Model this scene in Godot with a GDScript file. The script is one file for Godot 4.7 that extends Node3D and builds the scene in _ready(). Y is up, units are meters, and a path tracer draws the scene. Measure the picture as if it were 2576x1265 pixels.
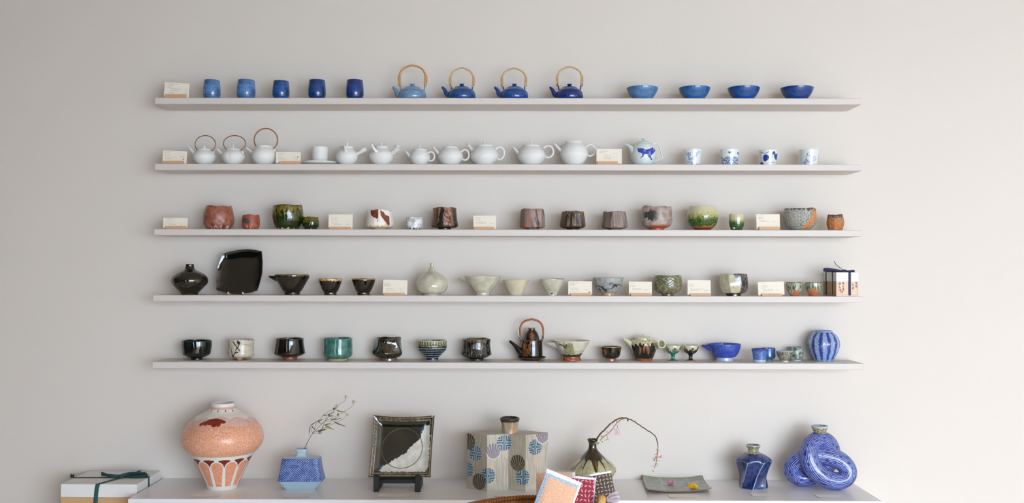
extends Node3D
# A gallery wall: five white shelves of studio pottery above a white counter, lit by a shop front behind the camera.

const F := 2504.0                                  # focal length in pixels of the 2576 wide frame
const CZ := 4.173                                  # camera to wall, metres
var cam_pos := Vector3(0, 1.673, CZ)
var cam_basis := Basis.from_euler(Vector3(0.0190, 0.0056, 0.00185))
var ns := FastNoiseLite.new()
var nf := FastNoiseLite.new()
var nc := FastNoiseLite.new()
var rng := RandomNumberGenerator.new()
var taken := {}
var unbent: Callable
var shelf_y: Array[float] = []
const TILT := [0.173, 0.107, 0.041, -0.026, -0.092, -0.218]
const RISE := [433.0, 267.0, 103.0, 0.0, 0.0, 0.0]
const SHELF_DEPTH := 0.173
const COUNTER_DEPTH := 0.378
var counter_y := 0.80

class MB:
	var v := PackedVector3Array()
	var n := PackedVector3Array()
	var t := PackedVector2Array()
	var ix := PackedInt32Array()

	func grid(rows: Array, uv: Array, wrap: bool) -> void:
		var m := rows.size()
		var k: int = rows[0].size()
		var nn := PackedVector3Array()
		nn.resize(m * k)
		for i in m - 1:
			var r0: PackedVector3Array = rows[i]
			var r1: PackedVector3Array = rows[i + 1]
			var o := i * k
			for j in k - 1:
				var c := (r1[j + 1] - r0[j]).cross(r1[j] - r0[j + 1])
				nn[o + j] += c
				nn[o + j + 1] += c
				nn[o + k + j] += c
				nn[o + k + j + 1] += c
		var base := v.size()
		for i in m:
			if wrap:
				var both := nn[i * k] + nn[i * k + k - 1]
				nn[i * k] = both
				nn[i * k + k - 1] = both
			v.append_array(rows[i])
			t.append_array(uv[i])
		for i in m * k:
			n.append(nn[i].normalized() if nn[i].length_squared() > 0.0 else Vector3.UP)
		for i in m - 1:
			for j in k - 1:
				var p := base + i * k + j
				ix.append_array(PackedInt32Array([p, p + k, p + 1, p + 1, p + k, p + k + 1]))

	func face(a: Vector3, b: Vector3, c: Vector3, d: Vector3, ua := Vector2.ZERO, ub := Vector2(1, 0), uc := Vector2.ONE, ud := Vector2(0, 1)) -> void:
		# a quad, its corners counter-clockwise as seen from outside
		var q := (c - a).cross(d - b).normalized()
		var o := v.size()
		v.append_array(PackedVector3Array([a, b, c, d]))
		n.append_array(PackedVector3Array([q, q, q, q]))
		t.append_array(PackedVector2Array([ua, ub, uc, ud]))
		ix.append_array(PackedInt32Array([o, o + 2, o + 1, o, o + 3, o + 2]))

	func box(s: Vector3, at := Vector3.ZERO, c := 0.002, b := Basis()) -> void:
		# a box with chamfered edges; planar coordinates over its front
		var h := s / 2
		c = minf(c, minf(h.x, minf(h.y, h.z)) * 0.6)
		var pt := func(sx: float, sy: float, sz: float, ax: int) -> Vector3:
			var p := Vector3(sx * (h.x - c), sy * (h.y - c), sz * (h.z - c))
			p[ax] = [sx, sy, sz][ax] * h[ax]
			return p
		var quads := []
		for ax in 3:
			var u := (ax + 1) % 3
			var w := (ax + 2) % 3
			for sg in [-1.0, 1.0]:
				var q := []
				for cr in [[-1, -1], [1, -1], [1, 1], [-1, 1]]:
					var e := Vector3()
					e[ax] = sg
					e[u] = cr[0]
					e[w] = cr[1]
					q.append(pt.call(e.x, e.y, e.z, ax))
				if sg < 0:
					q.reverse()
				quads.append(q)
			for s1 in [-1.0, 1.0]:
				for s2 in [-1.0, 1.0]:
					var q := []
					for st in [[-1, u], [1, u], [1, w], [-1, w]]:
						var e := Vector3()
						e[ax] = st[0]
						e[u] = s1
						e[w] = s2
						q.append(pt.call(e.x, e.y, e.z, st[1]))
					if s1 * s2 < 0:
						q.reverse()
					quads.append(q)
		for sx in [-1.0, 1.0]:
			for sy in [-1.0, 1.0]:
				for sz in [-1.0, 1.0]:
					var q := [pt.call(sx, sy, sz, 0), pt.call(sx, sy, sz, 1), pt.call(sx, sy, sz, 2)]
					if sx * sy * sz < 0:
						q.reverse()
					quads.append([q[0], q[1], q[2], q[2]])
		for q in quads:
			var uv := []
			for p: Vector3 in q:
				uv.append(Vector2(p.x / s.x + 0.5, 0.5 - p.y / s.y))
			if q[2] == q[3]:
				var nn: Vector3 = b * ((q[1] - q[0]).cross(q[2] - q[0])).normalized()
				var o := v.size()
				for k in 3:
					v.append(b * q[k] + at)
					n.append(nn)
					t.append(uv[k])
				ix.append_array(PackedInt32Array([o, o + 2, o + 1]))
			else:
				face(b * q[0] + at, b * q[1] + at, b * q[2] + at, b * q[3] + at, uv[0], uv[1], uv[2], uv[3])

	func mesh() -> ArrayMesh:
		var a := []
		a.resize(Mesh.ARRAY_MAX)
		a[Mesh.ARRAY_VERTEX] = v
		a[Mesh.ARRAY_NORMAL] = n
		a[Mesh.ARRAY_TEX_UV] = t
		a[Mesh.ARRAY_INDEX] = ix
		var m := ArrayMesh.new()
		m.add_surface_from_arrays(Mesh.PRIMITIVE_TRIANGLES, a)
		return m


func ray(px: float, py: float) -> Vector3:
	return cam_basis * Vector3((px - 1288.0) / F, (632.5 - py) / F, -1.0)

func on_plane(px: float, py: float, z: float) -> Vector3:
	var d := ray(px, py)
	return cam_pos + d * ((z - CZ) / d.z)

func on_level(px: float, py: float, y: float) -> Vector3:
	var d := ray(px, py)
	return cam_pos + d * ((y - cam_pos.y) / d.y)

func rgb(r: int, g: int, b: int) -> Color:
	return Color8(r, g, b)

func sst(a: float, b: float, x: float) -> float:
	var q := clampf((x - a) / (b - a), 0.0, 1.0)
	return q * q * (3.0 - 2.0 * q)

func mixc(a: Color, b: Color, f: float) -> Color:
	return a.lerp(b, clampf(f, 0.0, 1.0))

func nz(a: float, h: float, r: float, k: float, o := 0.0) -> float:
	return ns.get_noise_3d(r * sin(a) * k + o, h * k, r * cos(a) * k - o)

func fz(a: float, h: float, r: float, k: float, o := 0.0) -> float:
	return nf.get_noise_3d(r * sin(a) * k + o, h * k, r * cos(a) * k - o)

func cz(a: float, h: float, r: float, k: float, o := 0.0) -> float:
	return nc.get_noise_3d(r * sin(a) * k + o, h * k, r * cos(a) * k - o)

func line_d(p: Vector2, pts: Array) -> float:
	var best := 1e9
	for i in pts.size() - 1:
		best = minf(best, p.distance_squared_to(Geometry2D.get_closest_point_to_segment(p, pts[i], pts[i + 1])))
	return sqrt(best)

func pts2(a: Array) -> PackedVector2Array:
	var o := PackedVector2Array()
	for i in range(0, a.size(), 2):
		o.append(Vector2(a[i], a[i + 1]))
	return o

func picture(w: int, h: int, fn: Callable, all_round := false) -> ImageTexture:
	# the side of a pot that faces the wall is painted with coarser steps
	var d := PackedByteArray()
	d.resize(w * h * 3)
	var o := 0
	var lo := int(w * 0.19)
	var hi := int(w * 0.81)
	for j in h:
		var c := Color.BLACK
		for i in w:
			if not all_round or (i > lo and i < hi) or i % 4 == 0:
				c = fn.call((i + 0.5) / w, (j + 0.5) / h)
			d[o] = int(clampf(c.r, 0, 1) * 255.0)
			d[o + 1] = int(clampf(c.g, 0, 1) * 255.0)
			d[o + 2] = int(clampf(c.b, 0, 1) * 255.0)
			o += 3
	return ImageTexture.create_from_image(Image.create_from_data(w, h, false, Image.FORMAT_RGB8, d))

func mat(c: Color, rough := 0.5, tex: Texture2D = null, relief := 0.0, more := {}) -> StandardMaterial3D:
	var m := StandardMaterial3D.new()
	m.albedo_color = c
	m.roughness = rough
	if tex:
		m.albedo_texture = tex
		m.texture_repeat = false
		if relief != 0.0:
			m.heightmap_enabled = true
			m.heightmap_texture = tex
			m.heightmap_scale = relief
	if more.has("transparency"):
		m.transparency = more.transparency
	m.metallic = more.get("metallic", 0.0)
	if rough < 0.2:
		m.metallic_specular = 0.75                # a lead bright glaze
	if more.has("emission"):
		m.emission_enabled = true
		m.emission = more.emission
		m.emission_energy_multiplier = more.get("glow", 1.0)
	return m

func numbered(called: String) -> String:
	taken[called] = taken.get(called, -1) + 1
	return called if taken[called] == 0 else "%s_%03d" % [called, taken[called]]

func tag(o: Node3D, label: String, category: String, group := "") -> void:
	o.set_meta("label", label)
	o.set_meta("category", category)
	if group:
		o.set_meta("group", group)

func thing(called: String, label: String, category: String, at: Vector3, group := "") -> Node3D:
	var o := Node3D.new()
	o.name = numbered(called)
	add_child(o, true)
	o.position = at
	tag(o, label, category, group)
	return o

func part(parent: Node, called: String, mesh: Mesh, m: Material, at := Vector3.ZERO, b := Basis()) -> MeshInstance3D:
	var o := MeshInstance3D.new()
	o.name = called
	o.mesh = mesh
	o.material_override = m
	o.transform = Transform3D(b, at)
	parent.add_child(o, true)
	return o

func structure(called: String, mesh: Mesh, m: Material, at := Vector3.ZERO, parent: Node = self) -> MeshInstance3D:
	var o := part(parent, called, mesh, m, at)
	if parent == self:
		o.set_meta("kind", "structure")
	return o

func samp(prof: Array, sub := 5) -> Array:
	# a smooth curve through the points; a point given twice is a sharp corner
	var out := []
	var segs := [[]]
	for p in prof:
		var q := Vector2(p[0], p[1])
		if segs[-1].size() and segs[-1][-1].is_equal_approx(q):
			segs.append([q])
		else:
			segs[-1].append(q)
	for sg: Array in segs:
		if sg.size() == 1:
			out.append(sg[0])
			continue
		for i in sg.size() - 1:
			var a: Vector2 = sg[maxi(i - 1, 0)]
			var b: Vector2 = sg[i]
			var c: Vector2 = sg[i + 1]
			var d: Vector2 = sg[mini(i + 2, sg.size() - 1)]
			var cnt := sub if sg.size() > 2 else maxi(2, int(b.distance_to(c) / 4.0))
			for k in cnt:
				var f := float(k) / cnt
				out.append(b.cubic_interpolate(c, a, d, f) if sg.size() > 2 else b.lerp(c, f))
		out.append(sg[-1])
	return out

func spun(prof: Array, s: float, k: float, o := {}) -> MB:
	# lathe; o: n sides, wall (thickness, 0 = solid top), floor, bend (deform), h (height for texture), sub
	var n: int = o.get("n", 72)
	var outer := samp(prof, o.get("sub", 5))
	var hh: float = o.get("h", 0.0)
	for p in outer:
		hh = maxf(hh, p.y) if not o.has("h") else hh
	var line: Array = []
	if outer[0].x > 0.01 and not o.get("open_base", false):
		line.append(Vector2(0.0, outer[0].y))
		line.append(outer[0])
	line.append_array(outer)
	var wall: float = o.get("wall", 0.0)
	if wall > 0.0:
		var fl: float = o.get("floor", outer[0].y + wall * 1.5)
		var top: Vector2 = outer[-1]
		line.append(Vector2(top.x - wall * 0.25, top.y + wall * 0.3))
		line.append(Vector2(top.x - wall * 0.75, top.y + wall * 0.3))
		var last := 0.0
		for i in range(outer.size() - 1, -1, -1):
			if outer[i].y > fl:
				last = maxf(outer[i].x - wall, 0.3)
				line.append(Vector2(last, outer[i].y))
		line.append(Vector2(last * 0.8, fl))
		line.append(Vector2(0.0, fl))
	elif outer[-1].x > 0.01 and not o.get("open_top", false):
		line.append(outer[-1])
		line.append(Vector2(0.0, outer[-1].y))
	var bend: Callable = o.get("bend", unbent)
	var rows := []
	var uvs := []
	for p: Vector2 in line:
		var r := PackedVector3Array()
		var u := PackedVector2Array()
		for j in n + 1:
			var a := -PI + TAU * j / n
			if j == n:
				a = -PI
			var q := Vector3(p.x * sin(a), p.y, p.x * cos(a))
			if bend.is_valid():
				q = bend.call(q, a)
			q.y *= k
			r.append(q * s)
			u.append(Vector2(float(j) / n, 1.0 - clampf(p.y / hh, 0.0, 1.0)))
		rows.append(r)
		uvs.append(u)
	var m := MB.new()
	m.grid(rows, uvs, true)
	return m

func curve(pts: Array, sub := 6, closed := false) -> Array:
	var out := []
	var n := pts.size()
	for i in (n if closed else n - 1):
		var a: Vector3 = pts[(i - 1 + n) % n] if closed else pts[maxi(i - 1, 0)]
		var b: Vector3 = pts[i]
		var c: Vector3 = pts[(i + 1) % n]
		var d: Vector3 = pts[(i + 2) % n] if closed else pts[mini(i + 2, n - 1)]
		for k in sub:
			out.append(b.cubic_interpolate(c, a, d, float(k) / sub))
	if not closed:
		out.append(pts[-1])
	return out

func swept(m: MB, path: Array, radii, o := {}) -> MB:
	# a tube along points; o: n, wide/thin (flat ribbon), hint, hollow, closed, vscale, taper caps
	var n: int = o.get("n", 10)
	var hint: Vector3 = o.get("hint", Vector3.ZERO)
	var ww: float = o.get("wide", 1.0)
	var th: float = o.get("thin", 1.0)
	var rows := []
	var uvs := []
	var side := Vector3.ZERO
	var count := path.size()
	var closed: bool = o.get("closed", false)
	for i in count + (1 if closed else 0):
		var at: Vector3 = path[i % count]
		var tg: Vector3 = (path[(i + 1) % count] - path[(i - 1 + count) % count]).normalized() if closed else (path[mini(i + 1, count - 1)] - path[maxi(i - 1, 0)]).normalized()
		if hint != Vector3.ZERO:
			side = hint - tg * tg.dot(hint)
		elif side == Vector3.ZERO:
			side = tg.cross(Vector3(0.13, 0.21, 1.0))
			side = side - tg * tg.dot(side)
		else:
			side = side - tg * tg.dot(side)
		side = side.normalized()
		var other := tg.cross(side)
		var f := float(i) / maxf(count - 1, 1)
		var r: float = radii if radii is float else lerpf(radii[mini(int(f * (radii.size() - 1)), radii.size() - 1)], radii[mini(int(f * (radii.size() - 1)) + 1, radii.size() - 1)], fmod(f * (radii.size() - 1), 1.0))
		var row := PackedVector3Array()
		var u := PackedVector2Array()
		for j in n + 1:
			var a := TAU * (j % n) / n
			row.append(at + (side * cos(a) * ww + other * sin(a) * th) * r)
			u.append(Vector2(float(j) / n, f))
		if not closed and (i == 0 or i == count - 1):
			var flat := PackedVector3Array()
			var into := PackedVector3Array()
			for j in n + 1:
				flat.append(at)
				into.append(at + (row[j] - at) * 0.72 - tg * (1.0 if i else -1.0) * r * 2.6)
			var mid := PackedVector3Array()
			for j in n + 1:
				mid.append(at + (row[j] - at) * 0.74)
			if i == 0:
				rows.append_array([flat, row])
				uvs.append_array([u, u])
			rows.append(row)
			uvs.append(u)
			if i == count - 1:
				if o.get("hollow", false):
					var deep := PackedVector3Array()
					for j in n + 1:
						deep.append(at - tg * r * 2.6)
					rows.append_array([row, mid, mid, into, deep])
					uvs.append_array([u, u, u, u, u])
				else:
					rows.append_array([row, flat])
					uvs.append_array([u, u])
		else:
			rows.append(row)
			uvs.append(u)
	m.grid(rows, uvs, true)
	return m

func dish(shape: Callable, size: int, thick: float) -> Array:
	# a plate: shape(u, v) gives x, y and rise of its upper face; returns [upper face, edge and back]
	var top := MB.new()
	var rest := MB.new()
	var rows := []
	var uvs := []
	var low := []
	for i in size + 1:
		var r := PackedVector3Array()
		var u := PackedVector2Array()
		var l := PackedVector3Array()
		for j in size + 1:
			var f := Vector2(float(j) / size, float(i) / size)
			var p: Vector3 = shape.call(f.x * 2 - 1, f.y * 2 - 1)
			r.append(p)
			l.append(p - Vector3(0, 0, thick))
			u.append(Vector2(f.x, 1 - f.y))
		rows.append(r)
		uvs.append(u)
		low.append(l)
	top.grid(rows, uvs, false)
	var back := []
	var buv := []
	for i in range(size, -1, -1):
		back.append(low[i])
		buv.append(uvs[i])
	rest.grid(back, buv, false)
	for e in 4:
		var a := PackedVector3Array()
		var b := PackedVector3Array()
		var w := PackedVector2Array()
		for k in size + 1:
			var ij: Vector2i = [Vector2i(k, 0), Vector2i(size, k), Vector2i(size - k, size), Vector2i(0, size - k)][e]
			a.append(rows[ij.y][ij.x])
			b.append(low[ij.y][ij.x])
			w.append(uvs[ij.y][ij.x])
		rest.grid([b, a], [w, w], false)
	return [top, rest]

# ---- pots on the shelves: outlines are in photo pixels at the pot's own distance, s turns them into metres
func spot(px: float, sh: int, prof: Array, o: Dictionary) -> Dictionary:
	var rb: float = prof[0][0]
	var big := 0.0
	var top := 0.0
	for p in prof:
		big = maxf(big, p[0])
		top = maxf(top, p[1])
	var y: float = shelf_y[sh] if sh < 5 else counter_y
	var s := (CZ - 0.1) / F
	var zf: float = o.get("zf", 0.16 if sh == 0 else 0.147)
	if o.has("yb"):
		zf = on_level(px, o.yb, y).z
	var z: float = o.get("z", zf - rb * s)
	z = maxf(z, big * s + 0.004)
	s = (CZ - z) / F
	var hid: float = RISE[sh] * maxf(SHELF_DEPTH - (z + rb * s), 0.0) / 4.0
	var k: float = (top + rb * TILT[sh] + hid) / top
	var py: float = 680.0 + (cam_pos.y - y) / (CZ - z) * F
	var x := on_plane(px, py, z).x
	return {"at": Vector3(x, y, z), "s": s, "k": k, "top": top}

func glaze(prof: Array, o: Dictionary) -> StandardMaterial3D:
	var top := 0.0
	var big := 0.0
	for p in prof:
		top = maxf(top, p[1])
		big = maxf(big, p[0])
	var tex: Texture2D = null
	if o.has("paint"):
		var res: Vector2i = o.get("res", Vector2i(320, 112))
		var fn: Callable = o.paint
		tex = picture(res.x, res.y, func(u: float, v: float) -> Color: return fn.call(-PI + TAU * u, (1.0 - v) * top, big), true)
	elif o.has("tex"):
		tex = o.tex
	return mat(o.get("color", Color.WHITE), o.get("rough", 0.22), tex, o.get("relief", 0.0), o.get("more", {}))

func pot(called: String, label: String, category: String, px: float, sh: int, prof: Array, o := {}) -> Dictionary:
	var t := spot(px, sh, prof, o)
	var m: Material = o.mat if o.has("mat") else glaze(prof, o)
	t.mat = m
	var w: Dictionary = {"wall": 2.0}
	w.merge(o, true)
	var body := spun(prof, t.s, t.k, w).mesh()
	if o.get("parts", false) or o.has("foot"):
		t.node = thing(called, label, category, t.at, o.get("group", ""))
		t.body = part(t.node, o.get("body", "body"), body, m)
		if o.has("foot"):
			var fm: Material = o.foot_mat if o.has("foot_mat") else m
			part(t.node, "foot_ring", spun(o.foot, t.s, t.k, {"wall": 3.0, "floor": o.foot[-1][1] - 0.5, "n": 48, "bend": o.get("foot_bend", unbent)}).mesh(), fm)
	else:
		var b := part(self, numbered(called), body, m, t.at)
		tag(b, label, category, o.get("group", ""))
		t.node = b
		t.body = b
	t.node.rotation.y = o.get("turn", 0.0)
	return t

func lathe_part(t: Dictionary, called: String, prof: Array, m: Material = null, o := {}, parent: Node = null) -> MeshInstance3D:
	return part(parent if parent else t.node, called, spun(prof, t.s, t.k, o).mesh(), m if m else t.mat)

func px3(t: Dictionary, pts: Array) -> Array:
	var out := []
	for p in pts:
		out.append(Vector3(p[0], p[1] * t.k, p[2] if p.size() > 2 else 0.0) * t.s)
	return out

func tube_part(t: Dictionary, called: String, pts: Array, r, m: Material = null, o := {}, parent: Node = null) -> MeshInstance3D:
	var rr = r * t.s if r is float else r.map(func(x): return x * t.s)
	var path := curve(px3(t, pts), o.get("sub", 5), o.get("closed", false))
	return part(parent if parent else t.node, called, swept(MB.new(), path, rr, o).mesh(), m if m else t.mat)

func beak_part(t: Dictionary, called: String, root: Vector2, tip: Vector2, r0: float, r1: float, deep0: float, deep1: float, m: Material = null) -> MeshInstance3D:
	# a pouring lip: a trough open at the top, from the rim to its tip
	var rows := []
	var uvs := []
	for pass_ in 2:
		var th := 0.0 if pass_ == 0 else 2.0
		for ii in 9:
			var f := ii / 8.0 if pass_ == 0 else 1.0 - ii / 8.0
			var c := root.lerp(tip, f)
			c.y += sin(f * PI) * -2.0
			var w: float = maxf(lerpf(r0, r1, pow(f, 0.8)) - th, 0.3)
			var d: float = maxf(lerpf(deep0, deep1, pow(f, 0.75)) - th, 0.3)
			var row := PackedVector3Array()
			var u := PackedVector2Array()
			for j in 17:
				var a := -PI / 2 + PI * j / 16.0
				row.append(Vector3(c.x - (th if f > 0.99 else 0.0) * -1.0, (c.y - d * cos(a)) * t.k, w * sin(a)) * t.s)
				u.append(Vector2(0.3 + 0.02 * j, 1.0 - clampf((c.y - d * cos(a)) / t.top, 0, 1)))
			rows.append(row)
			uvs.append(u)
	var b := MB.new()
	b.grid(rows, uvs, false)
	return part(t.node, called, b.mesh(), m if m else t.mat)


func _ready() -> void:
	# camera
	var cam := Camera3D.new()
	cam.name = "camera"
	cam.transform = Transform3D(cam_basis, cam_pos)
	cam.keep_aspect = Camera3D.KEEP_HEIGHT
	cam.fov = rad_to_deg(2.0 * atan(632.5 / F))
	cam.near = 0.05
	cam.far = 60.0
	cam.current = true
	add_child(cam)
	# sky: an overcast day
	var env := Environment.new()
	var sky := Sky.new()
	var ps := ProceduralSkyMaterial.new()
	ps.sky_top_color = rgb(205, 216, 235)
	ps.sky_horizon_color = rgb(236, 238, 242)
	ps.ground_horizon_color = rgb(190, 188, 184)
	ps.ground_bottom_color = rgb(120, 116, 110)
	sky.sky_material = ps
	env.background_mode = Environment.BG_SKY
	env.sky = sky
	env.background_energy_multiplier = 3.0
	env.tonemap_mode = Environment.TONE_MAPPER_LINEAR
	env.tonemap_exposure = 2.5
	env.sdfgi_enabled = true
	env.ssao_enabled = true
	env.ssil_enabled = true
	var we := WorldEnvironment.new()
	we.name = "environment"
	we.environment = env
	add_child(we)
	# daylight in the openings of the shop front: [x0, x1, y0, y1]
	for g in GLASS:
		var l := AreaLight3D.new()
		l.name = "daylight"
		l.area_size = Vector2(g[1] - g[0], g[3] - g[2])
		l.area_normalize_energy = false
		l.light_energy = 1.53 * g[4]
		l.light_color = Color(0.835, 0.915, 1.0)
		l.position = Vector3((g[0] + g[1]) / 2, (g[2] + g[3]) / 2, FRONT - 0.03)
		l.area_range = 14.0
		l.shadow_enabled = true
		add_child(l, true)

	rng.seed = 7
	ns.noise_type = FastNoiseLite.TYPE_SIMPLEX_SMOOTH
	ns.frequency = 1.0
	ns.fractal_type = FastNoiseLite.FRACTAL_NONE
	nf.noise_type = FastNoiseLite.TYPE_SIMPLEX_SMOOTH
	nf.frequency = 1.0
	nf.fractal_octaves = 4
	nc.noise_type = FastNoiseLite.TYPE_CELLULAR
	nc.frequency = 1.0
	nc.cellular_return_type = FastNoiseLite.RETURN_DISTANCE2_SUB
	nc.fractal_type = FastNoiseLite.FRACTAL_NONE
	build_room()
	build_shelves()
	first_shelf()
	second_shelf()
	third_shelf()
	fourth_shelf()
	fifth_shelf()
	counter_things()
	foreground()
	cards()


const FRONT := 6.7
# openings of the shop front: x0, x1, y0, y1 and how bright the street is behind each
const GLASS := [[-2.15, -1.65, 0.25, 2.75, 0.3], [0.15, 1.05, 0.25, 2.75, 0.6], [1.15, 2.15, 0.25, 2.75, 0.85], [2.25, 3.35, 0.25, 2.75, 1.05], [3.45, 4.75, 0.25, 2.75, 0.85]]

func build_room() -> void:
	var white := mat(rgb(229, 221, 212), 0.85)
	var other := mat(rgb(228, 222, 214), 0.9)
	var b := func(x0: float, x1: float, y0: float, y1: float, z0: float, z1: float) -> MB:
		var m := MB.new()
		m.box(Vector3(x1 - x0, y1 - y0, z1 - z0), Vector3((x0 + x1) / 2, (y0 + y1) / 2, (z0 + z1) / 2), 0.001)
		return m
	structure("wall_back", b.call(-4.2, 4.9, -0.1, 3.2, -0.15, 0.0).mesh(), white)
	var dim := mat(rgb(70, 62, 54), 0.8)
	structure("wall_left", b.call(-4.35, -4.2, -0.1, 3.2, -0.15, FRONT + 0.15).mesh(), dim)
	structure("wall_right", b.call(4.9, 5.05, -0.1, 3.2, -0.15, FRONT + 0.15).mesh(), other)
	structure("ceiling", b.call(-4.35, 5.05, 3.1, 3.25, -0.15, FRONT + 0.15).mesh(), mat(rgb(196, 180, 160), 0.85))
	structure("floor", b.call(-4.2, 4.9, -0.12, -0.006, 0.0, FRONT).mesh(), mat(rgb(70, 50, 36), 0.8))
	var f := MB.new()
	var xs := [-4.35]
	for g in GLASS:
		xs.append_array([g[0], g[1]])
	xs.append(5.05)
	for i in range(0, xs.size(), 2):
		f.box(Vector3(xs[i + 1] - xs[i], 3.25, 0.15), Vector3((xs[i] + xs[i + 1]) / 2, 1.525, FRONT + 0.075), 0.001)
	for g in GLASS:
		f.box(Vector3(g[1] - g[0], g[2] + 0.1, 0.15), Vector3((g[0] + g[1]) / 2, g[2] / 2 - 0.05, FRONT + 0.075), 0.001)
		f.box(Vector3(g[1] - g[0], 3.15 - g[3], 0.15), Vector3((g[0] + g[1]) / 2, (g[3] + 3.15) / 2, FRONT + 0.075), 0.001)
	structure("wall_front", f.mesh(), mat(rgb(52, 50, 48), 0.8))
	var glass := mat(Color(0.95, 0.97, 1.0, 0.08), 0.02, null, 0.0, {"transparency": BaseMaterial3D.TRANSPARENCY_ALPHA})
	var dark := mat(rgb(52, 48, 45), 0.5)
	var n := 0
	for g in GLASS:
		n += 1
		var p := MB.new()
		p.box(Vector3(g[1] - g[0], g[3] - g[2], 0.006), Vector3((g[0] + g[1]) / 2, (g[2] + g[3]) / 2, FRONT + 0.05), 0.0005)
		var w := structure("window_%d" % n, p.mesh(), glass)
		var fr := MB.new()
		var mid: float = g[2] + (g[3] - g[2]) * 0.62
		for yy in [g[2] + 0.02, mid, g[3] - 0.02]:
			fr.box(Vector3(g[1] - g[0], 0.045, 0.05), Vector3((g[0] + g[1]) / 2, yy, FRONT - 0.06), 0.003)
		for xx in [g[0] + 0.02, g[1] - 0.02]:
			fr.box(Vector3(0.045, g[3] - g[2], 0.05), Vector3(xx, (g[2] + g[3]) / 2, FRONT - 0.06), 0.003)
		structure("window_frame", fr.mesh(), dark, Vector3.ZERO, w)
	# floor boards
	var floor_node := get_node("floor")
	var oak: Array[Material] = []
	for c in [rgb(232, 208, 180), rgb(222, 196, 166), rgb(236, 214, 188)]:
		oak.append(mat(c, 0.45))
	var plank := MB.new()
	plank.box(Vector3(0.178, 0.006, FRONT - 0.004), Vector3.ZERO, 0.001)
	var pm := plank.mesh()
	for i in 50:
		part(floor_node, "plank", pm, oak[(i * 7 + i / 3) % 3], Vector3(-4.105 + 0.18 * i, -0.003, FRONT / 2))

func build_shelves() -> void:
	var paint := mat(rgb(221, 213, 207), 0.5)
	var ends := [[389.0, 2167.5, 246.4], [388.5, 2169.5, 412.7], [386.8, 2170.0, 577.4], [384.2, 2171.5, 743.8], [382.3, 2173.0, 912.2]]
	var where := ["topmost", "second from the top", "middle", "fourth from the top", "lowest"]
	var holds := ["carrying blue cups, teapots and bowls", "carrying white porcelain teapots", "carrying rough earthy tea bowls", "carrying black and cream stoneware", "carrying dark and blue glazed bowls"]
	for i in 5:
		var e = ends[i]
		var a := on_plane(e[0], e[2], SHELF_DEPTH)
		var c := on_plane(e[1], e[2], SHELF_DEPTH)
		var mid := on_plane(1288, e[2], SHELF_DEPTH)
		shelf_y.append(mid.y)
		var m := MB.new()
		m.box(Vector3(c.x - a.x, 0.0253, SHELF_DEPTH), Vector3(0, -0.01265, SHELF_DEPTH / 2), 0.0018)
		var o := part(self, numbered("wall_shelf"), m.mesh(), paint, Vector3((a.x + c.x) / 2, mid.y, 0))
		tag(o, "%s long white wall shelf, %s" % [where[i], holds[i]], "shelf", "long white floating shelves")
	# the counter under the shelves
	var fl := on_plane(322.0, 1256.5, COUNTER_DEPTH)
	var fr := on_plane(2219.0, 1258.0, COUNTER_DEPTH)
	counter_y = on_plane(1288, 1257.5, COUNTER_DEPTH).y
	var lac := mat(rgb(240, 239, 240), 0.28)
	var t := thing("display_counter", "long white display counter below the shelves with large vases on top", "counter", Vector3((fl.x + fr.x) / 2, 0, 0.001))
	var w := fr.x - fl.x
	var m2 := MB.new()
	m2.box(Vector3(w, 0.035, COUNTER_DEPTH), Vector3(0, counter_y - 0.0175, COUNTER_DEPTH / 2), 0.0015)
	part(t, "worktop", m2.mesh(), lac)
	for i in 4:
		var d := MB.new()
		d.box(Vector3(w / 4 - 0.012, counter_y - 0.135, 0.018), Vector3(-w / 2 + w / 4 * (i + 0.5), (counter_y + 0.06) / 2, COUNTER_DEPTH - 0.02), 0.002)
		part(t, "door", d.mesh(), lac)
	var k := MB.new()
	k.box(Vector3(w - 0.02, counter_y - 0.035, COUNTER_DEPTH - 0.035), Vector3(0, (counter_y - 0.035) / 2, COUNTER_DEPTH / 2 - 0.016), 0.002)
	part(t, "carcass", k.mesh(), lac)


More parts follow.
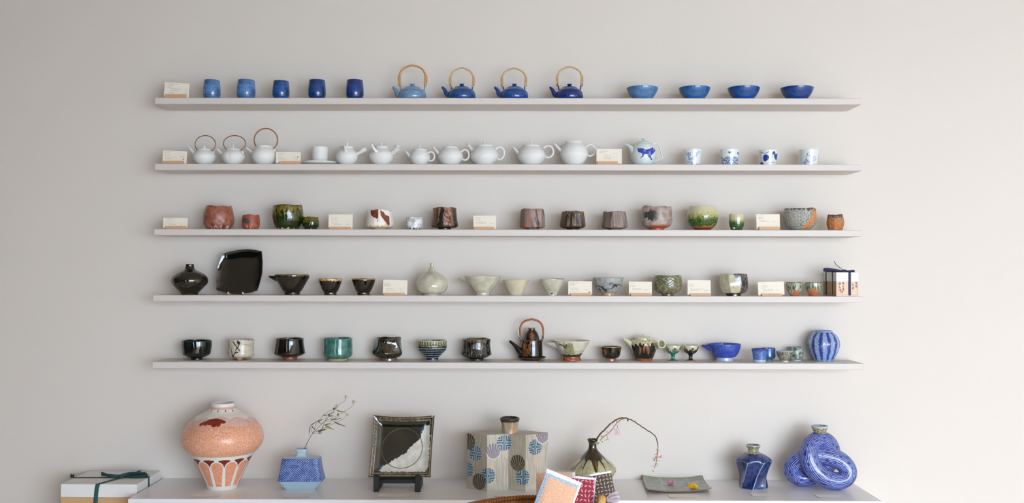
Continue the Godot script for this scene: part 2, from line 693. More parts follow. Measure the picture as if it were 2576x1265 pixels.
# ---------------------------------------------------------------- top shelf
func first_shelf() -> void:
	# thrown rings, tinted per cup
	var rings := picture(256, 96, func(u: float, v: float) -> Color:
		var a := -PI + TAU * u
		var h := (1 - v) * 44.0
		var b := nz(a, h * 2.6, 22, 0.028) * 0.16 + nz(a, h * 9.0, 22, 0.05, 9) * 0.13 + nz(a, h, 22, 0.5, 3) * 0.08
		var g := 0.80 + b
		return Color(g, g, minf(g * 1.02, 1)))
	var cup := func(top: float, r: float) -> Array:
		return [[r * 0.72, 0], [r * 0.76, 0], [r * 0.76, 0], [r * 0.90, 4.5], [r * 0.985, 11], [r, 18], [r * 0.975, top * 0.62], [r * 0.94, top * 0.8], [r * 0.895, top]]
	var look := [[532.6, 21.4, 43, rgb(98, 150, 208), "pale blue"], [618.9, 23.2, 43.5, rgb(94, 150, 212), "wide mid blue"], [706.7, 21.4, 41, rgb(24, 96, 172), "short royal blue"], [797.2, 22.3, 43.5, rgb(6, 72, 146), "deep blue ringed"], [892.4, 22.4, 43.5, rgb(4, 66, 150), "plain dark blue"]]
	var says := ["pale blue straight tea cup next to the price card on the top shelf", "wide mid blue tea cup, second in the row of cups on the top shelf", "shortest royal blue tea cup, middle of the five on the top shelf", "deep blue tea cup with dark rings, between the shortest cup and the plain dark cup", "plain dark blue tea cup nearest the light blue teapot on the top shelf"]
	for i in 5:
		var k = look[i]
		pot("tea_cup", says[i], "cup", k[0], 0, cup.call(k[2], k[1]), {"tex": rings, "color": k[3], "rough": 0.12, "group": "blue tea cups on the top shelf", "relief": 0.04})
	# teapots under bamboo handles
	var cane := picture(64, 128, func(u: float, v: float) -> Color:
		var g := 0.88 + ns.get_noise_2d(u * 9, v * 3) * 0.07 + ns.get_noise_2d(u * 30, v * 6) * 0.05
		return Color(g, g * 0.98, g * 0.96))
	var bamboo := [mat(rgb(236, 178, 112), 0.4, cane), mat(rgb(238, 198, 140), 0.4, cane)]
	var crackle := picture(256, 64, func(u: float, v: float) -> Color:
		var a := -PI + TAU * u
		var h := (1 - v) * 34.0
		var g := 0.84 + nz(a, h * 2.0, 35, 0.16) * 0.09 + nz(a, h * 7, 35, 0.04, 4) * 0.1
		return Color(g, g, g))
	var sets := [
		[1037.5, 34.9, rgb(134, 178, 220), 0, -31.0, 31.5, 70.0, 36.5, "light blue lidded teapot with the tallest bamboo handle on the top shelf"],
		[1161.8, 34.9, rgb(24, 92, 168), 1, -27.0, 27.5, 65.0, 33.0, "mid blue lidded teapot under a bamboo handle, right beside the light blue teapot"],
		[1294.0, 35.0, rgb(18, 88, 174), 1, -29.0, 27.0, 64.5, 34.0, "bright blue lidded teapot under a narrow bamboo handle, third of the four on top shelf"],
		[1432.7, 34.6, rgb(8, 60, 144), 1, -28.5, 29.0, 67.5, 36.0, "darkest blue lidded teapot under a bamboo handle, nearest to the blue bowls"]]
	for k in sets:
		var r: float = k[1]
		var prof := [[r * 0.90, 0], [r * 0.90, 0], [r * 0.985, 4], [r, 9], [r * 0.96, 15], [r * 0.84, 20], [r * 0.52, 25.5]]
		var m := mat(k[2], 0.1, crackle, 0.03)
		var t := pot("teapot", k[8], "teapot", k[0], 0, prof, {"mat": m, "parts": true, "wall": 0.0, "group": "blue teapots on the top shelf"})
		var lid := lathe_part(t, "lid", [[r * 0.53, 25], [r * 0.53, 26], [r * 0.53, 26], [r * 0.3, 28.2], [r * 0.1, 29]], m, {"h": 44.0, "n": 48})
		lathe_part(t, "knob", [[3.6, 27.4], [4.0, 29], [6.3, 32.4], [6.3, 32.4], [5.6, 33.2], [2, 33.4]], m, {"n": 28, "h": 44.0}, lid)
		tube_part(t, "spout", [[-26, 7, 4], [-38, 13, 3], [-43, 21, 2], [-50, 27, 2]], [8.0, 6.6, 4.6, 2.6], m, {"hollow": true})
		for sg in 2:
			var x: float = k[4 + sg]
			var sx := 1.0 if sg else -1.0
			tube_part(t, "lug", [[x * 0.94, 20], [x * 0.97, 26], [x, 31.5], [x + sx * 1.6, 34.5], [x + sx * 2.6, 32.5], [x + sx * 1.8, 28.5]], 1.7, m)
			var tie := MB.new()
			var hy: float = k[7] + 5.0
			var loop := []
			for j in 12:
				loop.append([x * 1.08 + 3.3 * cos(TAU * j / 12), hy + sx * 0.6 * cos(TAU * j / 12), 3.3 * sin(TAU * j / 12)])
			tube_part(t, "handle_tie", loop, 0.8, bamboo[1], {"closed": true, "sub": 2, "n": 6})
			tube_part(t, "cane_end", [[x * 1.13, k[7] - 3, 0.5], [x * 1.16, k[7] + 6, 0.5], [x * 1.15, k[7] + 14, 0.3]], 1.4, bamboo[k[3]])
		var x0: float = k[4]
		var x1: float = k[5]
		var mid := (x0 + x1) / 2
		var hw := (x1 - x0) / 2
		var hh: float = k[6]
		var h0: float = k[7] - 6.0
		var th := 2.9 if k[3] == 0 else 2.3
		tube_part(t, "handle", [[x0, h0], [x0 - 1, h0 + 12], [x0 - 0.5, h0 + 22], [mid - hw * 0.72, hh - 6], [mid, hh], [mid + hw * 0.72, hh - 6], [x1 + 0.5, h0 + 22], [x1 + 1, h0 + 12], [x1, h0]], [th, th * 0.95, th * 0.8, th * 0.95, th], bamboo[k[3]], {"n": 12, "sub": 6})
	# bowls
	var ribs := picture(256, 96, func(u: float, v: float) -> Color:
		var a := -PI + TAU * u
		var h := (1 - v) * 28.0
		var g := 0.86 + 0.03 * sin(h * 2.6) + nz(a, h * 4, 40, 0.03) * 0.10
		return Color(g, g, g))
	var bl := [[1615.8, 39.7, rgb(94, 152, 208), "palest blue open bowl, first of the four after the teapots"], [1747.0, 39.7, rgb(48, 120, 194), "mid blue open bowl beside the palest one on the top shelf"], [1871.0, 40.3, rgb(16, 92, 180), "strong blue open bowl, third of the four on the top shelf"], [2005.0, 41.2, rgb(10, 78, 164), "deepest blue open bowl at the far end of the top shelf"]]
	for k in bl:
		var r: float = k[1]
		pot("bowl", k[3], "bowl", k[0], 0, [[r * 0.52, 0], [r * 0.54, 0], [r * 0.54, 0], [r * 0.72, 6.5], [r * 0.885, 14.5], [r * 0.97, 21], [r, 25]], {"tex": ribs, "color": k[2], "rough": 0.12, "relief": 0.06, "wall": 1.6, "group": "blue bowls on the top shelf"})

# ---------------------------------------------------------------- second shelf
func porcelain_spout(t: Dictionary, pts: Array, m: Material, r0 := 6.5) -> MeshInstance3D:
	return tube_part(t, "spout", pts, [r0, r0 * 0.62, r0 * 0.42, r0 * 0.34], m, {"hollow": true})

func ring_handle(t: Dictionary, cx: float, cy: float, rx: float, ry: float, a0: float, a1: float, r: float, m: Material, called := "handle") -> void:
	var p := []
	for j in 13:
		var a := lerpf(a0, a1, j / 12.0)
		p.append([cx + rx * cos(a), cy + ry * sin(a), 0.0])
	tube_part(t, called, p, r, m, {"sub": 3})

func second_shelf() -> void:
	var white := mat(rgb(236, 236, 233), 0.5)
	var brass := mat(rgb(150, 112, 60), 0.35, null, 0.0, {"metallic": 0.6})
	var wood := mat(rgb(158, 108, 62), 0.45)
	var clear := mat(Color(0.86, 0.86, 0.87, 0.35), 0.1, null, 0.0, {"transparency": BaseMaterial3D.TRANSPARENCY_ALPHA})
	var grp := "white porcelain teapots on the second shelf"
	var lid := func(t: Dictionary, r: float, h: float, knob: Array, called := "knob") -> void:
		var l := lathe_part(t, "lid", [[r - 1.5, h - 2.4], [r, h - 1.8], [r, h - 0.4], [r - 1.4, h + 0.4], [r * 0.4, h + 1.0]], white, {"n": 48, "h": 60.0})
		if knob.size():
			lathe_part(t, called, knob, white, {"n": 20, "h": 60.0}, l)
	# two small ones and one tall one under arched handles
	var t := pot("teapot", "small white teapot under a thin brass hoop, with a stubby round lid knob", "teapot", 513.6, 1, [[14.5, 0], [15, 0], [15, 0], [24, 8.5], [28.4, 17], [26, 25], [20, 31], [15.8, 34.5]], {"mat": white, "parts": true, "wall": 0.0, "group": grp})
	lid.call(t, 15.6, 36.6, [[2.2, 36.8], [2.6, 39], [3.2, 40], [3.2, 43], [2.2, 43.6]])
	porcelain_spout(t, [[-20, 21, 3], [-27, 28, 2], [-34, 36, 1], [-40.4, 42.5, 0]], white)
	ring_handle(t, 2.4, 48.0, 26.0, 20.0, 3.91, -0.886, 1.1, brass)
	lathe_part(t, "lug", [[2.5, 27], [3, 30], [2.4, 32.5], [1, 33]], white, {"n": 14, "h": 60.0}).position.x = -19.6 * t.s
	lathe_part(t, "lug", [[2.5, 26], [3, 29], [2.4, 31], [1, 31.5]], white, {"n": 14, "h": 60.0}).position.x = 22.0 * t.s
	var melon := func(q: Vector3, a: float) -> Vector3:
		var f := 1.0 - 0.035 * pow(absf(cos(a * 4.0 + 0.5)), 8.0) * sst(3, 12, q.y) * sst(38, 28, q.y)
		return Vector3(q.x * f, q.y, q.z * f)
	t = pot("teapot", "small white lobed teapot under a thin brass hoop, with a pointed lid knob", "teapot", 586.5, 1, [[15, 0], [15.5, 0], [15.5, 0], [25, 9], [29, 18], [27, 26], [21, 32], [16.8, 34.5]], {"mat": white, "parts": true, "wall": 0.0, "bend": melon, "n": 96, "group": grp})
	lid.call(t, 17.2, 36.4, [[2.0, 36.8], [1.6, 38.5], [2.2, 41.5], [1.4, 45], [0.6, 47]])
	porcelain_spout(t, [[-21, 20, 3], [-28, 26, 2], [-34, 31.5, 1], [-40, 37, 0]], white)
	ring_handle(t, 3.0, 49.5, 28.0, 18.5, 4.01, -0.96, 1.15, brass)
	lathe_part(t, "lug", [[2.4, 27], [2.8, 30], [2.2, 32.5], [1, 33]], white, {"n": 14, "h": 60.0}).position.x = -19.6 * t.s
	lathe_part(t, "lug", [[2.4, 27], [2.8, 29.5], [2.2, 31.5], [1, 32]], white, {"n": 14, "h": 60.0}).position.x = 23.7 * t.s
	t = pot("teapot", "larger open white teapot without a lid, under a tall brown wooden hoop", "teapot", 664.0, 1, [[16.5, 0], [17, 0], [17, 0], [27, 10], [31, 20], [29.5, 29], [24, 37], [20.5, 41], [20, 44.5]], {"mat": white, "parts": true, "wall": 1.6, "group": grp})
	porcelain_spout(t, [[-23, 24, 3], [-30, 30, 2], [-36, 34.5, 1], [-43.6, 40.5, 0]], white)
	ring_handle(t, 4.5, 59.0, 29.5, 27.0, 3.9, -0.83, 1.6, wood)
	lathe_part(t, "lug", [[2.4, 32], [2.8, 35], [2.2, 37.5], [1, 38]], white, {"n": 14, "h": 60.0}).position.x = -21.0 * t.s
	lathe_part(t, "lug", [[2.4, 32], [2.8, 35], [2.2, 37], [1, 37.5]], white, {"n": 14, "h": 60.0}).position.x = 27.0 * t.s
	# cup on a saucer
	var sau := pot("saucer", "wide flat white saucer under the straight white cup", "saucer", 804.8, 1, [[24, 0], [25, 0], [25, 0], [40, 1.0], [46.4, 2.0], [46.6, 2.5]], {"mat": white, "wall": 1.6, "z": 0.088, "n": 96})
	var cs: float = sau.s
	var cup := spun([[17.6, 0], [18.2, 0], [18.2, 0], [19.6, 16], [20.8, 32], [21.4, 42]], cs, 1.0, {"wall": 1.4}).mesh()
	var c := part(self, numbered("cup"), cup, white, sau.at + Vector3(0, 1.6 * cs * sau.k, 0))
	tag(c, "plain white straight cup standing on the flat saucer", "cup")
	# side handled pots
	for q in [0, 1]:
		var two: bool = q == 1
		var r := 31.0 if two else 28.0
		t = pot("teapot", ["white side handled teapot with its spout towards the viewer, next to the saucer", "white side handled teapot whose handle ends in a flared hollow mouth"][q], "teapot", 959.0 if two else 872.4, 1, [[r * 0.56, 0], [r * 0.58, 0], [r * 0.58, 0], [r * 0.86, 9], [r, 19], [r * 0.94, 27], [r * 0.74, 34], [r * 0.58, 38], [r * 0.57, 40.5]], {"mat": white, "parts": true, "wall": 0.0, "group": grp})
		lid.call(t, r * 0.59, 43.0, [[2.6, 43.4], [2.5, 46], [2.7, 51.5], [1.8, 52]])
		if two:
			tube_part(t, "spout", [[-9, 29, 24], [-14, 35, 30], [-17, 40, 34], [-19, 45, 37]], [5.5, 4.0, 3.2, 3.4], white, {"hollow": true})
			tube_part(t, "handle", [[22, 24, 6], [31, 29, 10], [39, 35, 14], [46.5, 41, 18]], [5.5, 5.5, 6.5, 8.6, 9.2], white, {"hollow": true, "n": 20})
		else:
			tube_part(t, "spout", [[1, 29, 22], [1, 35, 29], [1, 39, 33], [1, 43, 37]], [5.0, 3.8, 3.2, 3.4], white, {"hollow": true})
			tube_part(t, "handle", [[21, 24, 4], [31, 28, 6], [40, 33, 8], [49, 38.5, 9]], [5.0, 4.4, 4.8, 6.2, 6.6], white, {"hollow": true, "n": 20})
	# ring handled pots: x, radius, shoulder height, lid radius, knob kind, spout tip, handle
	var ringed := [
		[1056.0, 26.0, 36.5, 17.0, 1, Vector2(-35.6, 32.5), Vector2(28.0, 20.5), 9.0, 10.6, "smallest white ring handled teapot on the second shelf", true],
		[1133.4, 31.7, 42.0, 18.5, 2, Vector2(-43.0, 42.0), Vector2(36.0, 24.5), 10.5, 12.0, "white ring handled teapot with a small looped lid knob", false],
		[1218.6, 35.6, 46.3, 21.5, 1, Vector2(-42.5, 49.5), Vector2(38.0, 29.0), 12.0, 14.6, "largest white ring handled teapot with grooved sides and a tall lid peg", true],
		[1337.0, 35.6, 46.3, 21.5, 3, Vector2(-46.0, 43.0), Vector2(42.0, 32.5), 13.2, 13.6, "white teapot with a round ring handle and a thin flat lid peg, standing apart", true],
		[1444.0, 35.4, 57.0, 21.8, 0, Vector2(-49.0, 52.0), Vector2(41.0, 36.5), 12.8, 13.4, "tall open white ring handled teapot without a lid, beside the third price card", true]]
	for k in ringed:
		var r: float = k[1]
		var h: float = k[2]
		var prof := [[r * 0.54, 0], [r * 0.56, 0], [r * 0.56, 0], [r * 0.82, h * 0.2], [r * 0.98, h * 0.4], [r * 0.99, h * 0.54], [r * 0.87, h * 0.74], [k[3] * 1.05, h * 0.92], [k[3], h - 2]]
		if k[4] == 0:
			prof[-1] = [k[3], h - 0.5]
		var groove := func(p: Vector3, a: float) -> Vector3:
			var d := sin((a - 0.045 * p.y + 0.2) * 3.0)
			var f := 1.0 - (0.03 * exp(-d * d * 60.0) * sst(4, 14, p.y) * sst(h - 3, h - 14, p.y) if k[4] in [1, 2] and r < 40 and k[0] < 1300 else 0.0)
			return Vector3(p.x * f, p.y, p.z * f)
		t = pot("teapot", k[9], "teapot", k[0], 1, prof, {"mat": white, "parts": true, "wall": 1.6 if k[4] == 0 else 0.0, "bend": groove, "n": 108, "group": grp})
		if k[4] == 1:
			lid.call(t, k[3], h, [[2.3, h + 0.5], [2.0, h + 3], [2.4, h + 9], [1.6, h + 9.6]])
		elif k[4] == 3:
			lid.call(t, k[3], h, [[1.9, h + 0.5], [1.9, h + 9.5], [1.5, h + 10]])
		elif k[4] == 2:
			lid.call(t, k[3], h, [])
			ring_handle(t, 0, h + 0.6, 4.6, 6.0, 0, PI, 1.2, white, "lid_loop")
		var tip: Vector2 = k[5]
		var root := Vector2(-r * 0.72, tip.y - (-r * 0.72 - tip.x) * 0.82 - 4)
		porcelain_spout(t, [[root.x, root.y, 3], [lerpf(root.x, tip.x, 0.4), lerpf(root.y, tip.y, 0.36), 2], [lerpf(root.x, tip.x, 0.72), lerpf(root.y, tip.y, 0.7), 1], [tip.x, tip.y, 0]], white, 7.0)
		if k[10]:
			var e := (tip - root).normalized() * 8.0
			tube_part(t, "spout_cap", [[tip.x - e.x * 0.4, tip.y - e.y * 0.4], [tip.x + e.x * 0.4, tip.y + e.y * 0.4], [tip.x + e.x, tip.y + e.y]], [2.9, 2.7, 2.4], clear, {"n": 10})
		ring_handle(t, k[6].x, k[6].y, k[7], k[8], 2.55, -2.3, 2.2 if r < 30 else 2.5, white)
	# blue and white teapot
	var fluke := pts2([-19.3, 38.8, -3.9, 37.6, 2, 34.8, 8, 36.0, 14, 37.4, 18, 39.0, 21.2, 42.2, 23.5, 39.4, 30, 38.2, 30.4, 34.5, 26.0, 30.0, 21.7, 26, 16.0, 22.6, 15.0, 19.6, 20, 10.6, 14.9, 12.6, 9.0, 18.8, 5.5, 22.5, 1.5, 23.4, -1.4, 21.7, -6.5, 17.0, -10.8, 13.2, -9.5, 17.0, -6.5, 21.8, -5.6, 25.0, -10.0, 27.4, -15, 28.5, -18.0, 33.0])
	var celadon := func(a: float, h: float, _r: float) -> Color:
		var base := mixc(rgb(224, 236, 233), rgb(214, 229, 226), 0.5 + nz(a, h, 32, 0.05))
		if cos(a) > 0.0:
			var rr := 32.0 * (0.9 if h > 40 else 1.0) * clampf(0.72 + h * 0.014, 0.0, 1.0)
			var p := Vector2(sin(a) * rr, h)
			if Geometry2D.is_point_in_polygon(p + Vector2(nz(a, h, 32, 0.3), nz(a, h, 32, 0.3, 7)) * 0.8, fluke):
				return mixc(rgb(40, 66, 178), rgb(132, 150, 222), sst(0.05, 0.5, fz(a * 0.9, h, 32, 0.09, 5)))
		if h < 1.6:
			return rgb(104, 132, 186)
		return base
	t = pot("teapot", "pale celadon teapot painted with a blue whale tail", "teapot", 1618.4, 1, [[20.5, 0], [21, 0], [21, 0], [27, 8], [31.6, 20], [32, 27], [29, 40], [24, 49], [19.5, 53]], {"parts": true, "wall": 0.0, "paint": celadon, "res": Vector2i(512, 160), "rough": 0.16, "n": 96})
	var pale := mat(rgb(220, 234, 231), 0.16)
	var cl := lathe_part(t, "lid", [[19.4, 52.6], [19.6, 54], [15, 57], [8, 58.6], [3, 59]], pale, {"n": 48, "h": 64.0})
	lathe_part(t, "knob", [[2.2, 58.6], [1.8, 60.5], [3.0, 62.6], [2.6, 64.5], [1, 65]], mat(rgb(176, 204, 212), 0.16), {"n": 20, "h": 64.0}, cl)
	tube_part(t, "spout", [[-19, 28, 4], [-28, 38, 3], [-36, 46, 2], [-46, 51, 0]], [15.0, 10.0, 5.5, 3.6, 1.6], pale, {"hollow": true, "n": 16})
	tube_part(t, "handle", [[22, 50], [28, 53.5], [34.5, 53], [40, 46], [44.5, 32], [47.5, 19], [45, 16.5], [37, 14], [28, 9]], [2.2, 2.2, 2.0, 1.8, 1.6], pale, {"hint": Vector3(0, 0, 1), "wide": 1.5})
	# four small painted cups
	var ink := rgb(62, 92, 168)
	var deer := [pts2([-19, 5, -12, 8, -4, 7, 4, 10, 10, 12, 13, 14]), pts2([2, 17, 8, 20, 11, 15, 13, 14]), pts2([-13, 20, -12, 12, -6, 8]), pts2([-12, 27, -10, 23, -13, 20]), pts2([-9, 28, -10, 23, -5, 21, -3, 18, 2, 17]), pts2([-3, 18, -1, 12]), pts2([4, 18, 6, 12])]
	var leafs := [[Vector2(-11, 16), 8.2, 0.5], [Vector2(16, 19), 7.6, -0.2], [Vector2(8, 27), 4.6, 0.9], [Vector2(-20, 4), 4.0, -0.6]]
	var vine := [pts2([-20, 30, -14, 26, -8, 28, 0, 31]), pts2([-4, 6, 2, 5, 6, 7, 12, 6]), pts2([1, 14, 5, 20])]
	var bird := [[Vector2(-3, 28), 5.0], [Vector2(19, 27), 4.0]]
	var art := func(kind: int, p: Vector2, a: float) -> float:
		var d := 0.0
		if kind == 0:
			for q in [Vector2(-14, 24), Vector2(-16, 27), Vector2(-11, 26), Vector2(-12, 22), Vector2(12, 29), Vector2(-15, 8), Vector2(-10, 7), Vector2(-6, 5), Vector2(-8, 13), Vector2(-3, 15), Vector2(0, 19), Vector2(4, 22), Vector2(6, 25), Vector2(-13, 15), Vector2(0, 11)]:
				d = maxf(d, 1.0 - absf(p.distance_to(q) - (2.6 if q.y > 21 else 2.1)) * 1.7)
			d = maxf(d, 0.9 - absf(p.y - 2.4) * 1.6)
			d = maxf(d, 1.0 - line_d(p, [Vector2(-14, 20), Vector2(-12, 12), Vector2(4, 21)]) * 1.2)
		elif kind == 2:
			for l in leafs:
				var e: Vector2 = (p - l[0]).rotated(l[2])
				d = maxf(d, 6.0 - Vector2(e.x / (l[1] * (0.8 + e.y * 0.04)), e.y / l[1]).length() * 6.0)
			for l in vine:
				d = maxf(d, 0.8 - line_d(p, l) * 1.1)
		elif kind == 3:
			for l in deer:
				d = maxf(d, 0.85 - line_d(p, l) * 1.25)
			d = maxf(d, 0.9 - absf(p.distance_to(Vector2(-14, 10)) - 2.6) * 0.9)
			d = maxf(d, 0.8 - absf(p.distance_to(Vector2(-16, 5)) - 2.4) * 0.9)
			d = maxf(d, 0.9 - line_d(p, [Vector2(22, 26), Vector2(20, 18), Vector2(21, 8)]) * 0.7)
		return clampf(d * 2.0, 0.0, 1.0)
	var cups := [[1742.6, 24.0, 36.0, "small white cup painted with a blue peony and leaves"], [1835.4, 24.2, 36.5, "small white cup painted with blue and green wave scales and a bird"], [1932.7, 23.8, 34.5, "small white cup painted with dark blue leaves and fruit"], [2035.7, 24.4, 36.5, "small white cup painted with a fine blue deer outline"]]
	for i in 4:
		var k = cups[i]
		var wide: float = k[1]
		var paint := func(a: float, h: float, _r: float) -> Color:
			var base := rgb(229, 236, 236)
			var p := Vector2(sin(a) * wide * 0.92, h)
			if i == 1:
				if h < 20:
					for row in 3:
						var y0 := -5.0 + row * 6.5
						var step := 0.898
						var aa := wrapf(a + (step / 2 if row % 2 else 0.0), 0, step) - step / 2
						var dd := Vector2(aa * wide * 0.9, h - y0).length()
						if dd < 11.2 and h > y0 - 1.0:
							if row > 0 and Vector2((wrapf(a + (0.0 if row % 2 else step / 2), 0, step) - step / 2) * wide * 0.9, h - y0 + 6.5).length() < 11.2:
								continue
							if absf(dd - 10.2) < 1.0 or absf(dd - 4.0) < 0.8:
								return ink
							if absf(dd - 7.2) < 0.7:
								return rgb(120, 150, 110) if row % 2 else ink
							return base
				for b in bird:
					var e: Vector2 = p - b[0]
					if Vector2(e.x / b[1], (e.y - 0.06 * e.x * e.x) / 2.2).length() < 1.0 or Vector2((e.x - 3.0) / 2.0, (e.y - 2.4) / 2.4).length() < 0.8:
						return rgb(44, 66, 150)
				return base
			var f: float = art.call(i, p, a)
			return mixc(base, rgb(34, 58, 150) if i == 2 and f > 0.8 else ink, f * (0.95 if i == 2 else 0.75))
		var w: float = k[1]
		pot("painted_cup", k[3], "cup", k[0], 1, [[w * 0.8, 0], [w * 0.82, 0], [w * 0.82, 0], [w * 0.88, k[2] * 0.4], [w * 0.95, k[2] * 0.75], [w, k[2]]], {"paint": paint, "res": Vector2i(448, 128), "rough": 0.14, "wall": 1.4, "group": "small painted cups on the second shelf"})


# ---------------------------------------------------------------- middle shelf: rough tea bowls
func wob(top: float, amp: float, lift: float, o: float, facets := 0, cut := 0.0, twist := 0.0, foot := 0.0) -> Callable:
	# hand built unevenness: dents, a wavy rim, flat cut faces
	return func(q: Vector3, a: float) -> Vector3:
		var f := sst(foot, foot + 6.0, q.y)
		var w := 1.0 + amp * f * ns.get_noise_3d(sin(a) * 0.9 + o, q.y * 0.035, cos(a) * 0.9)
		if facets > 0:
			var b := wrapf(a + twist * q.y + o, 0.0, TAU / facets) - PI / facets
			w *= lerpf(1.0, cos(PI / facets) / cos(b), cut * f)
		var y := q.y + lift * ns.get_noise_2d(sin(a) * 0.8 + o * 3.1, cos(a) * 0.8) * pow(clampf(q.y / top, 0, 1), 2.0)
		return Vector3(q.x * w, y, q.z * w)

func third_shelf() -> void:
	var group := "hand built tea bowls on the middle shelf"
	var red := func(a: float, h: float, r: float) -> Color:
		var c := mixc(rgb(134, 74, 58), rgb(178, 110, 90), 0.5 + fz(a, h, r, 0.05) * 0.9)
		c = mixc(c, rgb(206, 140, 104), sst(0.22, 0.0, absf(nz(a, h * 0.6, r, 0.05, 8))) * 0.4)
		c = mixc(c, rgb(232, 204, 186), sst(0.55, 0.95, fz(a, h, r, 0.12, 3)) * 0.7)
		c = mixc(c, rgb(104, 54, 42), sst(0.3, 0.55, nz(a, h, r, 0.07, 13)) * sst(26, 16, h) * 0.8)
		return mixc(c, rgb(236, 226, 214), sst(0.1, 0.4, fz(a, h * 0.6, r, 0.11, 21)) * sst(13, 5, h))
	pot("tea_bowl", "largest rust red tea bowl with a wavy rim, first bowl on the middle shelf", "bowl", 550.2, 2, [[24, 0], [26, 0], [26, 0], [33, 7], [37.4, 19], [38, 30], [35.5, 44], [31, 56]], {"paint": red, "res": Vector2i(384, 128), "rough": 0.35, "relief": 0.15, "wall": 3.2, "n": 96, "bend": wob(57, 0.045, 3.4, 2.1, 9, 0.35), "group": group})
	var patch := func(a: float, h: float, r: float) -> Color:
		var c: Color = red.call(a, h, r * 1.4)
		c = mixc(c, rgb(186, 92, 60), 0.4)
		var p := Vector2(sin(a) * 20 + 7.5, h - 21)
		if cos(a) > 0:
			c = mixc(c, rgb(82, 78, 74), sst(1.1, 0.75, Vector2(p.x / 10.5, (p.y + p.x * 0.25) / 7.0).length() + nz(a, h, r, 0.16) * 0.15))
		return c
	pot("tea_cup", "small rust red cup with a dark grey patch, beside the largest red bowl", "cup", 631.0, 2, [[14.5, 0], [15.2, 0], [15.2, 0], [17, 2], [21.2, 7], [22, 17], [21.2, 27], [19.6, 35.5]], {"paint": patch, "rough": 0.4, "relief": 0.1, "wall": 2.4, "bend": wob(36, 0.03, 1.4, 5.0), "group": group})
	var oribe := func(a: float, h: float, r: float, top: float) -> Color:
		var n := fz(a, h * 0.7, r, 0.09)
		var c := mixc(rgb(24, 48, 14), rgb(120, 104, 22), sst(0.3, 0.95, h / top + n * 0.5))
		c = mixc(c, rgb(166, 140, 62), sst(0.25, 0.6, nz(a, h, r, 0.2, 4)) * sst(0.45, 0.85, h / top) * 0.7)
		c = mixc(c, rgb(14, 32, 12), sst(0.1, 0.5, nz(a, h * 0.5, r, 0.12, 9)) * 0.7)
		if h > top - 1.6:
			c = rgb(104, 78, 30)
		return mixc(c, rgb(206, 186, 138), sst(0.0, 0.9, (top * 0.07 + nz(a, 0, r, 0.07, 5) * top * 0.10 + nz(a, 0, r, 0.2, 15) * top * 0.04) - h))
	pot("tea_bowl", "largest dark green glazed tea bowl, second large bowl on the middle shelf", "bowl", 723.6, 2, [[24, 0], [25, 0], [25, 0], [30, 6], [36, 20], [38.5, 36], [38, 48], [36.8, 59]], {"paint": func(a, h, r): return oribe.call(a, h, r, 59.0), "res": Vector2i(384, 144), "rough": 0.1, "relief": 0.08, "wall": 2.6, "n": 96, "bend": wob(59, 0.02, 1.5, 9.0), "group": group})
	pot("tea_cup", "small dark green glazed cup leaning against the large green bowl", "cup", 781.5, 2, [[12, 0], [13, 0], [13, 0], [16, 4], [20.4, 9], [21.3, 18], [20, 25], [18.6, 30.5]], {"paint": func(a, h, r): return oribe.call(a, h * 1.9, r * 1.9, 59.0), "rough": 0.1, "wall": 2.2, "zf": 0.12, "bend": wob(31, 0.06, 1.8, 12.0), "group": group})
	var shino := func(a: float, h: float, r: float) -> Color:
		var c := mixc(rgb(238, 230, 220), rgb(246, 240, 232), 0.5 + nz(a, h * 0.3, r, 0.1))
		c = mixc(c, rgb(224, 178, 120), sst(0.2, 0.6, nz(a, h, r, 0.08, 6)) * sst(22, 6, h) * 0.9)
		c = mixc(c, rgb(214, 196, 150), sst(7, 3, h))
		if cos(a) > 0:
			var p := Vector2(sin(a) * 33, h)
			var n := nz(a, h, r, 0.13, 2) * 2.4
			if (p.x > -31 and p.x < 0.5 and p.y > 36 + absf(p.x + 14) * 0.12 + n + (9 if p.x < -20 else 0)) or (p.x > -18 and p.x < 1 and p.y > 30 - p.x * 0.1 + n * 2.0 - sst(-8, -2, p.x) * 8 and p.y < 42):
				c = mixc(rgb(116, 54, 38), rgb(178, 96, 66), sst(0.3, 0.6, fz(a, h, r, 0.12)))
			if p.x > 6 + n * 0.5 and p.x < 26 and p.y < 46 - (p.x - 6) * 0.72 + n and p.y > 31 - (p.x - 8) * 1.25 + n:
				c = mixc(rgb(126, 66, 48), rgb(176, 100, 72), sst(0.2, 0.6, fz(a, h, r, 0.12, 4)))
		return c
	pot("tea_bowl", "white tea bowl with two rust brown brushed patches", "bowl", 955.0, 2, [[17.5, 0], [18.3, 0], [18.3, 0], [18.6, 2], [19, 3], [19, 3], [30, 6], [35.2, 10.5], [34.6, 24], [33.0, 38], [32.6, 46]], {"paint": shino, "res": Vector2i(448, 128), "rough": 0.3, "relief": 0.06, "wall": 3.0, "n": 96, "bend": wob(46, 0.035, 2.6, 3.3, 10, 0.5, 0.006, 4), "group": group})
	var snow := func(a: float, h: float, r: float) -> Color:
		var c := mixc(rgb(226, 228, 228), rgb(190, 196, 198), 0.5 + nz(a, h, r, 0.1))
		c = mixc(c, rgb(252, 252, 252), sst(0.0, 0.3, nz(a, h, r, 0.07, 3)))
		c = mixc(c, rgb(70, 62, 60), sst(0.62, 0.74, nz(a, h, r, 0.42, 8)))
		return mixc(c, rgb(100, 70, 60), sst(0.1, 0.4, nz(a, h, r, 0.18, 5)) * sst(6, 3, h))
